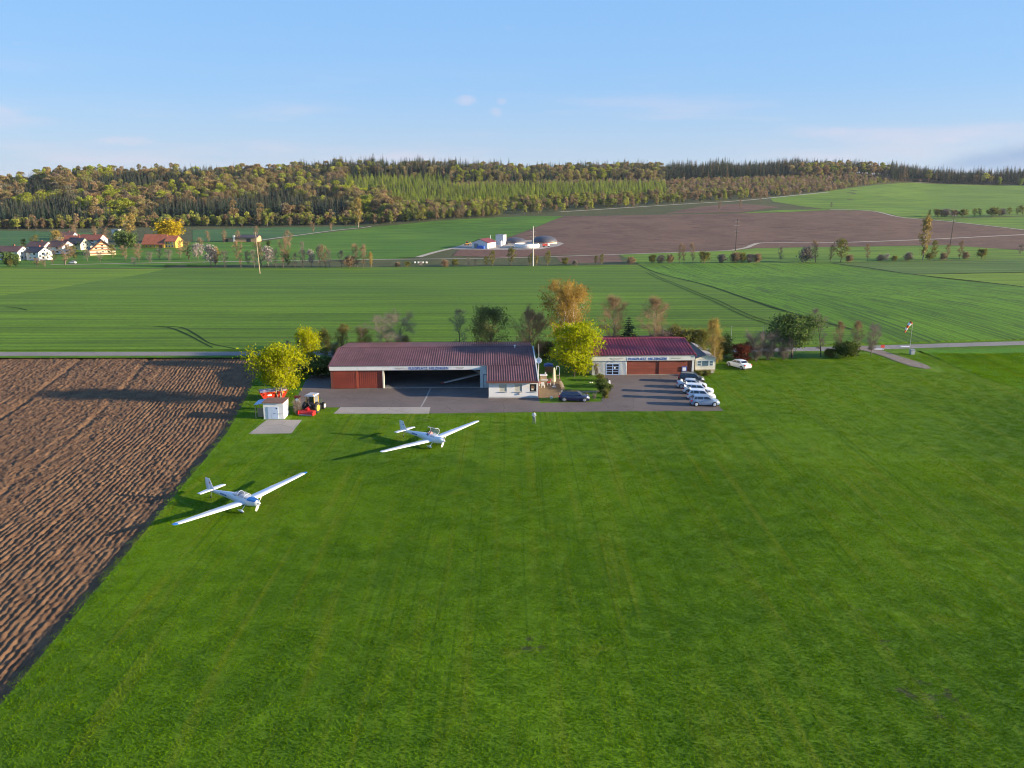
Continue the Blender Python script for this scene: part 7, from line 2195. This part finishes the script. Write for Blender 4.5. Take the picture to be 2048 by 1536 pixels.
# ------------------------------------------------------------------ village, barn, biogas plant, pylons
def tile(name, col):
    return pmat(name, col, .8, .2, .35, dirt=tuple(c * .6 for c in col))
T_brown = tile('brown roof tile', (.13, .065, .05)); T_red = tile('red roof tile', (.26, .075, .04)); T_orange = tile('orange roof tile', (.34, .10, .045)); T_dark = tile('dark slate tile', (.05, .045, .055))
W_wh = pmat('house white', (.68, .66, .62), .85, .05, .3); W_cream = pmat('house cream', (.62, .54, .36), .85, .06, .3); W_yel = pmat('house yellow', (.66, .42, .07), .85, .06, .3); W_tim = pmat('orange brown timber', (.30, .12, .05), .8, .15, .4)
M_pane = pmat('house pane', (.03, .035, .045), .1, .1, 1, spec=.8)
def house(label, px, py, L, Wd, eave, ridge, rz, wall, roof, wins=((.2, .35), (.6, .75)), floors=2, gwin=2, ov=.5, name='house', chim=True, balcony=False):
    """ridge runs along local x; the sunny gable is at +x, the long side faces -y (the camera)"""
    p = gp(px, py)
    H = thing(name, label, 'house', (p.x, p.y, p.z), rz, 'village houses')
    m = MB(); m.prism([(0, -.5), (Wd, -.5), (Wd, eave), (Wd / 2, ridge - .12), (0, eave)], -L / 2, L / 2, 'x'); m.build('wall', wall, H)
    sl = (ridge - eave) / (Wd / 2)
    rf = None
    for s in (0, 1):
        y0, y1 = (-ov, Wd / 2) if s == 0 else (Wd / 2, Wd + ov)
        z0, z1 = (eave - sl * ov, ridge) if s == 0 else (ridge, eave - sl * ov)
        m = MB(); m.hexa([(-L / 2 - ov, y0, z0), (L / 2 + ov, y0, z0), (L / 2 + ov, y1, z1), (-L / 2 - ov, y1, z1), (-L / 2 - ov, y0, z0 + .2), (L / 2 + ov, y0, z0 + .2), (L / 2 + ov, y1, z1 + .2), (-L / 2 - ov, y1, z1 + .2)])
        rf = m.build('roof_slope', roof, H)
    if chim:
        MB().box(L * .1, L * .1 + .7, Wd / 2 - .35, Wd / 2 + .35, ridge - .4, ridge + 1.0).build('chimney', T_red, rf)
    fh = eave / floors
    for fl in range(floors):
        z = fl * fh + fh * .38
        for (a, b) in wins:
            xa, xb = -L / 2 + L * a, -L / 2 + L * b
            w = box('window', W_wh if wall is not W_wh else M_shutter, H, xa - .12, xb + .12, -.05, -.004, z - .12, z + fh * .45 + .12)
            box('pane', M_pane, w, xa, xb, -.07, -.051, z, z + fh * .45)
        for k in range(gwin):
            yc = Wd * (k + 1) / (gwin + 1)
            w = box('window', W_wh if wall is not W_wh else M_shutter, H, L / 2 + .004, L / 2 + .05, yc - .7, yc + .7, z - .12, z + fh * .45 + .12)
            box('pane', M_pane, w, L / 2 + .051, L / 2 + .07, yc - .58, yc + .58, z, z + fh * .45)
        if balcony:
            b = MB(); b.box(L / 2 + .004, L / 2 + 1.3, .6, Wd - .6, fl * fh + .0, fl * fh + .14); b.box(L / 2 + 1.2, L / 2 + 1.3, .6, Wd - .6, fl * fh + .14, fl * fh + 1.0)
            b.build('balcony', W_wh, H)
    w = box('window', M_shutter, H, L / 2 + .004, L / 2 + .05, Wd / 2 - .6, Wd / 2 + .6, eave + .2, eave + 1.3)
    box('pane', M_pane, w, L / 2 + .051, L / 2 + .07, Wd / 2 - .5, Wd / 2 + .5, eave + .3, eave + 1.2)
    return H
R = math.radians
house('leftmost white village house with brown roof', 15, 521, 15, 9, 5.3, 7.9, R(-12), W_wh, T_brown)
house('white house with dark roof and balconies, second village house from the left', 66, 521, 9.5, 9, 4.8, 7.4, R(-20), W_wh, T_dark, balcony=True)
house('white house with dull brown roof behind the two front white houses', 71, 508, 13, 9, 4.6, 7.4, R(-15), W_wh, T_brown)
house('white gabled house with wide dull brown roof left of the chalet', 110, 508, 12.5, 10, 4.6, 7.8, R(-18), W_wh, T_brown)
house('cream gabled house with dark roof close to the chalet', 148, 500, 11, 9, 4.2, 7.6, R(-15), W_cream, T_dark)
house('low house with long red roof behind the cream house', 147, 489, 16, 9, 3.0, 6.0, R(-6), W_wh, T_red)
house('long house with orange-red roof right behind the chalet', 178, 491, 16, 10, 4.0, 7.2, R(-10), W_wh, T_red)
house('low brown roofed house in the gap behind the village', 130, 481, 12, 8, 3.2, 6.0, R(-5), W_wh, T_brown)
# timbered chalet, gable towards the sun
def chalet():
    p = gp(204, 506)
    H = thing('chalet', 'big chalet with orange timbered gable and dark solar roof', 'house', (p.x, p.y, p.z), R(-62), 'village houses')
    L, Wd, e, r = 16.0, 14.5, 3.2, 9.0
    MB().prism([(-Wd / 2, -.5), (Wd / 2, -.5), (Wd / 2, e), (0, r - .15), (-Wd / 2, e)], 0, L, 'x').build('wall', W_cream, H)
    H.location.x -= 0
    for s in (-1, 1):
        m = MB(); z0 = e - .6
        m.hexa([(-.2, s * (Wd / 2 + .8), z0), (L + 1.0, s * (Wd / 2 + .8), z0), (L + 1.0, 0, r), (-.2, 0, r), (-.2, s * (Wd / 2 + .8), z0 + .25), (L + 1.0, s * (Wd / 2 + .8), z0 + .25), (L + 1.0, 0, r + .25), (-.2, 0, r + .25)])
        rs = m.build('roof_slope', T_dark, H)
        if s < 0:
            for i in range(3):
                for j in range(2):
                    u0, u1 = .2 + .3 * j, .45 + .3 * j
                    P_ = lambda x, u: (x, s * (Wd / 2 + .8) * (1 - u), z0 + .26 + (r - z0) * u + .06)
                    x0 = 2 + i * 4.5
                    a, b, c, d = P_(x0, u0), P_(x0 + 4.0, u0), P_(x0 + 4.0, u1), P_(x0, u1)
                    MB().hexa([a, b, c, d] + [(q[0], q[1], q[2] + .08) for q in (a, b, c, d)]).build('solar_panel', pmat('solar glass', (.10, .13, .2), .08, .1, 1, spec=1.0), rs)
    for z, w in ((.9, 1.0), (3.0, .98), (4.6, .72), (6.2, .43), (7.4, .2)):
        MB().box(L + .01, L + .35, -Wd / 2 * w, Wd / 2 * w, z, z + .55).build('timber_band', W_tim, H)
    for s in (-1, 1):
        MB().tube([(L + .5, s * Wd / 2, e - .3), (L + .5, 0, r - .1)], .35, 4).build('barge_board', W_tim, H)
    for z in (1.6, 3.7, 5.3):
        for k in (-1, 0, 1):
            if z > 5 and k: continue
            w = box('window', W_wh, H, L + .005, L + .06, k * 3.4 - .8, k * 3.4 + .8, z, z + .85); box('pane', M_pane, w, L + .061, L + .09, k * 3.4 - .65, k * 3.4 + .65, z + .1, z + .75)
chalet()
# yellow farmhouse: long roof slope faces the camera
def farm():
    p = gp(307, 496)
    H = thing('farmhouse', 'yellow farmhouse with long bright orange roof', 'house', (p.x, p.y, p.z), R(-6), 'village houses')
    s = m_per_px(p)
    L, Wd, e, r = 15.5, 11, 2.9, 8.6
    MB().prism([(0, -.5), (Wd, -.5), (Wd, e), (Wd / 2, r - .12), (0, e)], -L / 2, L / 2, 'x').build('wall', W_yel, H)
    for k in (0, 1):
        y0, y1 = (-.7, Wd / 2) if k == 0 else (Wd / 2, Wd + .7); z0, z1 = (e - .7, r) if k == 0 else (r, e - .7)
        MB().hexa([(-L / 2 - .5, y0, z0), (L / 2 + .4, y0, z0), (L / 2 + .4, y1, z1), (-L / 2 - .5, y1, z1), (-L / 2 - .5, y0, z0 + .22), (L / 2 + .4, y0, z0 + .22), (L / 2 + .4, y1, z1 + .22), (-L / 2 - .5, y1, z1 + .22)]).build('roof_slope', T_orange, H)
    x0, x1 = L / 2, L / 2 + 8.0
    MB().prism([(.3, -.5), (Wd - .5, -.5), (Wd - .5, 4.6), (Wd / 2, 7.8), (.3, 4.6)], x0 + .01, x1, 'x').build('wing_wall', W_yel, H)
    for k in (0, 1):
        y0, y1 = (-.2, Wd / 2) if k == 0 else (Wd / 2, Wd); z0, z1 = (4.3, 7.9) if k == 0 else (7.9, 4.3)
        MB().hexa([(x0 + .42, y0, z0), (x1 + .4, y0, z0), (x1 + .4, y1, z1), (x0 + .42, y1, z1), (x0 + .42, y0, z0 + .2), (x1 + .4, y0, z0 + .2), (x1 + .4, y1, z1 + .2), (x0 + .42, y1, z1 + .2)]).build('wing_roof', T_orange, H)
    for x in (x0 + 1.6, x0 + 3.6, x0 + 5.8):
        for z in (.8, 2.9):
            w = box('window', W_wh, H, x - .55, x + .55, .24, .295, z - .1, z + 1.2); box('pane', M_pane, w, x - .42, x + .42, .22, .239, z, z + 1.1)
    for x in (-5, -2, 1):
        w = box('window', W_wh, H, x - .5, x + .5, -.06, -.004, .7, 1.7); box('pane', M_pane, w, x - .4, x + .4, -.08, -.061, .8, 1.6)
    MB().box(4.0, 6.6, -.06, -.004, 0, 2.0).build('barn_door', T_brown, H)
farm()
def barn():
    p = gp(472, 484)
    H = thing('barn', 'long low wooden barn with dark roof by the pale track', 'barn', (p.x, p.y, p.z), R(-3))
    WDM = pmat('tan barn boards', (.42, .27, .15), .85, .15, .3, stretch=(1, 1, .2))  # tan is the boards' own wood colour
    L, Wd = 16.0, 9
    MB().prism([(0, -.5), (Wd, -.5), (Wd, 3.2), (Wd / 2, 4.8), (0, 3.2)], 0, L, 'x').build('wall', WDM, H)
    for k in (0, 1):
        y0, y1 = (-.6, Wd / 2) if k == 0 else (Wd / 2, Wd + .6); z0, z1 = (3.1, 4.9) if k == 0 else (4.9, 3.1)
        MB().hexa([(-.5, y0, z0), (L + .5, y0, z0), (L + .5, y1, z1), (-.5, y1, z1), (-.5, y0, z0 + .2), (L + .5, y0, z0 + .2), (L + .5, y1, z1 + .2), (-.5, y1, z1 + .2)]).build('roof_slope', T_dark, H)
    box('gateway_shade', M_dark, H, 8.0, 11.2, -.05, -.004, 0, 2.6)  # dark sheet on the solid wall, standing in for shade within the barn
    MB().prism([(.8, -.5), (7, -.5), (7, 2.4), (.8, 2.9)], -10.5, -.01, 'x').build('lean_to', WDM, H)
    MB().hexa([(-10.9, .3, 2.95), (-.52, .3, 2.95), (-.52, 7.3, 2.45), (-10.9, 7.3, 2.45), (-10.9, .3, 3.1), (-.52, .3, 3.1), (-.52, 7.3, 2.6), (-10.9, 7.3, 2.6)]).build('lean_to_roof', T_dark, H)
    box('lean_to_opening_shade', M_dark, H, -10.3, -6, .74, .796, 0, 2.0)  # shade under the lean-to drawn as a dark sheet on its front
    MB().box(-2.0, -.6, -.4, .75, 0, 5.0).build('silo_tower', W_wh, H)
barn()
p = gp(230, 467)
t = thing('field_hut', 'tiny pale hut with dark opening below the wood', 'hut', (p.x, p.y, p.z), R(-10))
MB().box(-3, 3.2, 0, 4, 0, 3.2).build('wall', W_wh, t); MB().box(-3.3, 3.5, -.3, 4.3, 3.2, 3.45).build('roof', M_grey, t); box('opening', M_dark, t, -.2, 2.9, -.05, -.004, 0, 2.6)  # opening is a dark panel in place of the shade inside the hut
q = gp(145, 528); car('hatch', 'white car parked at the field edge before the village', (q.x, q.y, q.z + .2), R(175), C_white)

# biogas plant
def biogas():
    p = gp(960, 497)
    G = 'biogas plant'
    H = thing('farm_hall', 'white gabled hall with dark red roof at the biogas plant', 'hall', (p.x, p.y, p.z), R(-24), G)
    Wd, L, e, r = 11.5, 13.0, 4.0, 6.2
    MB().prism([(-Wd / 2, -.5), (Wd / 2, -.5), (Wd / 2, e), (0, r - .1), (-Wd / 2, e)], 0, L, 'y').build('wall', W_wh, H)
    for s in (-1, 1):
        MB().hexa([(s * (Wd / 2 + .5), -.5, e - .2), (0, -.5, r), (0, L + .5, r), (s * (Wd / 2 + .5), L + .5, e - .2), (s * (Wd / 2 + .5), -.5, e), (0, -.5, r + .2), (0, L + .5, r + .2), (s * (Wd / 2 + .5), L + .5, e)]).build('roof_slope', tile('wine red roof', (.13, .022, .03)), H)
    for y in (3, 6.5, 10):
        box('door', M_grey, H, Wd / 2 + .004, Wd / 2 + .06, y - .8, y + .8, 0, 2.6)
    box('sliding_gate', M_grey, H, -4.4, -1.2, -.07, -.004, 0, 3.2)
    q_ = gp(1000, 492)
    H2 = thing('block_annex', 'small white block annex behind the red roofed hall', 'annex', (q_.x - .5, q_.y + 10, q_.z), R(-24), G)
    MB().box(-3, 3, 0, 5, 0, 6.8).build('wall', W_wh, H2); MB().box(-3.2, 3.2, -.2, 5.2, 6.8, 7.1).build('roof', M_grey, H2)
    q_ = gp(1002, 494)
    H3 = thing('steel_silo', 'slim pale steel silo between hall and domes', 'silo', (q_.x, q_.y, q_.z), 0, G)
    MB().tube([(0, 0, 0), (0, 0, 4.2)], .9, 14).build('shell', M_whitep, H3, True); MB().tube([(0, 0, 4.2), (0, 0, 5.0)], [.95, .1], 14).build('cone', M_grey, H3)
    M_mem = pmat('dark grey dome membrane', (.06, .06, .072), .55, .12, .4)
    for (px, py, rad, hh, lab) in ((1031, 489.5, 7.8, 4.6, 'dark grey gas dome next to the hall, left one'), (1090, 488.5, 9.0, 5.4, 'dark grey gas dome on the right side of the plant')):
        q_ = gp(px, py)
        D = thing('gas_dome', lab, 'dome', (q_.x, q_.y + rad, q_.z), 0, G)
        MB().tube([(0, 0, -.3), (0, 0, 1.1)], rad, 28).build('wall', W_cream if px > 1060 else M_fascia_old, D)
        MB().loft([[(rad * 1.02 * math.cos(u) * math.cos(6.2832 * k / 28), rad * 1.02 * math.cos(u) * math.sin(6.2832 * k / 28), 1.1 + (hh - 1.1) * math.sin(u)) for k in range(28)] for u in np.linspace(0, 1.55, 8)]).build('membrane', M_mem, D, True)
        MB().tube([(0, 0, 1.05), (0, 0, 1.3)], rad * 1.04, 28).build('rim', T_red, D)
    q_ = gp(1054, 497.5)
    D = thing('open_tank', 'wide low white round tank at the front of the plant', 'tank', (q_.x, q_.y + 8.4, q_.z), 0, G)
    V = []
    n = 36
    MB().disc((0, 0, 1.4), (0, 0, 1), 8.6, 3.0, n, inner=8.2).build('shell', W_wh, D, False)
    MB().tube([(0, 0, .9), (0, 0, 1.0)], 8.15, n).build('slurry', M_soil_bank, D)
    q_ = gp(962, 497.5)
    D = thing('blue_tarp', 'blue tarpaulin covered heap before the white hall', 'tarpaulin', (q_.x, q_.y - .5, q_.z), R(-20), G)
    MB().loft([[(x, y * w, z * w + .02) for (y, z) in ((-1.1, 0), (-1.0, 1.4), (-.5, 2.0), (.5, 2.1), (1.0, 1.5), (1.1, 0))] for x, w in ((-2.6, .8), (-2.2, 1), (0, 1.04), (2.2, .97), (2.6, .75))]).build('cover', M_blue, D)
    MB().tube([(-2.7, 0, .1), (2.7, 0, .1)], .06, 4).build('rope', M_whitep, D)
    q_ = gp(934, 491)
    D = thing('excavator', 'orange wheel loader left of the white hall', 'loader', (q_.x, q_.y, q_.z), R(20), G)
    O_ = pmat('machine orange', (.55, .25, .03), .5, .1, 1)
    MB().box(-1.5, 1.0, -.8, .8, .7, 1.5).build('chassis', O_, D); MB().box(-.6, .5, -.65, .65, 1.5, 3.0).build('cab', M_carglass, D); MB().box(-.7, .6, -.75, .75, 3.0, 3.15).build('cab_roof', O_, D)
    MB().tube([(1.0, 0, 1.2), (2.4, 0, 2.2), (3.2, 0, .9)], .22, 6).build('boom', O_, D); MB().prism([(2.9, .1), (3.8, .1), (3.6, .4), (3.3, .5), (3.1, 1.0)], -1.1, 1.1, 'y').build('bucket', M_grey, D)
    for x in (-1.0, .8):
        for s in (-1, 1):
            MB().disc((x, s * .95, .6), (0, 1, 0), .6, .4, 14).build('wheel', M_tyre, D)
    q_ = gp(1092, 494)
    D = thing('farm_truck', 'small red farm truck beside the white tank', 'truck', (q_.x, q_.y, q_.z), R(8), G)
    MB().box(-2.4, .9, -1, 1, .9, 2.3).build('load_body', pmat('truck red', (.45, .05, .03), .5, .1, 1), D); MB().hexa([(1.0, -1, .8), (2.6, -1, .8), (2.6, 1, .8), (1.0, 1, .8), (1.0, -1, 2.7), (2.2, -1, 2.7), (2.2, 1, 2.7), (1.0, 1, 2.7)]).build('cab', M_whitep, D)
    box('windscreen', M_carglass, D, 2.3, 2.45, -.85, .85, 1.7, 2.4)
    for x in (-1.5, 1.8):
        for s in (-1, 1):
            MB().disc((x, s * .9, .5), (0, 1, 0), .5, .3, 14).build('wheel', M_tyre, D)
    q_ = gp(983, 497)
    D = thing('storage_crates', 'yellow container at the sunny wall of the hall', 'container', (q_.x - 3.5, q_.y - .3, q_.z), R(-20), G)
    MB().hexa([(-1.1, -.7, 0), (1.1, -.7, 0), (1.1, .7, 0), (-1.1, .7, 0), (-1.4, -.8, 1.2), (1.4, -.8, 1.2), (1.4, .8, 1.2), (-1.4, .8, 1.2)]).build('tub', pmat('container yellow', (.6, .42, .04), .5, .08, 1), D)
    MB().box(-1.42, 1.42, -.82, .82, 1.2, 1.3).build('rim', M_grey, D)
biogas()

# power poles
def pole(label, px, by, ty, r0, r1, arms, mat, lean=0.0, sx=1.0):
    q_ = gp(px, by)
    h = height_at(q_, ty)
    t = thing('power_pole', label, 'pole', (q_.x, q_.y, q_.z), R(8), 'power poles crossing the fields')
    MB().tube([(0, 0, -.3), (lean * h * .5, 0, h * .5), (lean * h, 0, h)], [r0, (r0 + r1) / 2, r1], 7).build('shaft', mat, t)
    for (f, w) in arms:
        z = h * f
        a = MB().box(lean * z - w, lean * z + w, -.09, .09, z - .1, z + .1).build('crossarm', M_grey, t)
        for s in (-1, 1):
            MB().tube([(lean * z + s * w * .92, 0, z + .1), (lean * z + s * w * .92, 0, z + .5)], .08, 6).build('insulator', M_brown_trim, a)
    return t
pole('leaning wooden pole at the far edge of the cereal field', 520, 548, 464, .24, .14, ((.975, 1.0),), M_woodpale, -.035)
pole('pale concrete pole before the biogas plant', 1066, 533, 452, .34, .18, ((.86, 1.5), (.74, 1.5)), pmat('pale concrete pole', (.50, .47, .42), .8, .08, 1))
pole('dark pole with four crossarms on the tilled field', 1471, 501.5, 438, .30, .16, ((.93, 1.6), (.80, 1.9), (.62, 1.9), (.5, 1.2)), M_bark_dark)
pole('dark leaning pole on the right of the tilled field', 1900, 492, 424, .30, .16, ((.9, 1.3), (.75, 1.3)), M_bark_dark, .02)
pole('slim mast rising before the far hall', 981, 480, 470, .2, .1, ((.9, .4),), M_whitep)
# white round bales at the hedge
for k, px_ in enumerate((830, 837, 846, 853)):
    q_ = gp(px_, 527)
    o = MB().disc((0, 0, .55), (1, .3, 0), .55, 1.0, 14).build('hay_bale', M_fascia_old); o.location = (q_.x, q_.y, q_.z)
    tag(o, 'white wrapped bale by the hedge before the biogas plant, %s of four from the left' % ORD[k + 1], 'bale', 'white wrapped bales')

# ------------------------------------------------------------------ evening haze: one closed box of thin even air round everything
def haze():
    m, nt, out = new_mat('thin evening haze')
    v = nt.nodes.new('ShaderNodeVolumePrincipled')
    v.inputs['Color'].default_value = (0.80, 0.88, 1.0, 1)
    v.inputs['Density'].default_value = HAZE
    v.inputs['Anisotropy'].default_value = 0.2
    nt.links.new(v.outputs[0], out.inputs['Volume'])
    o = MB().box(-9400, 9400, -1900, 12400, -60, 80).build('haze', m)
    tag(o, 'thin pale blue evening haze', kind='stuff')
HAZE = 0.00003
haze()
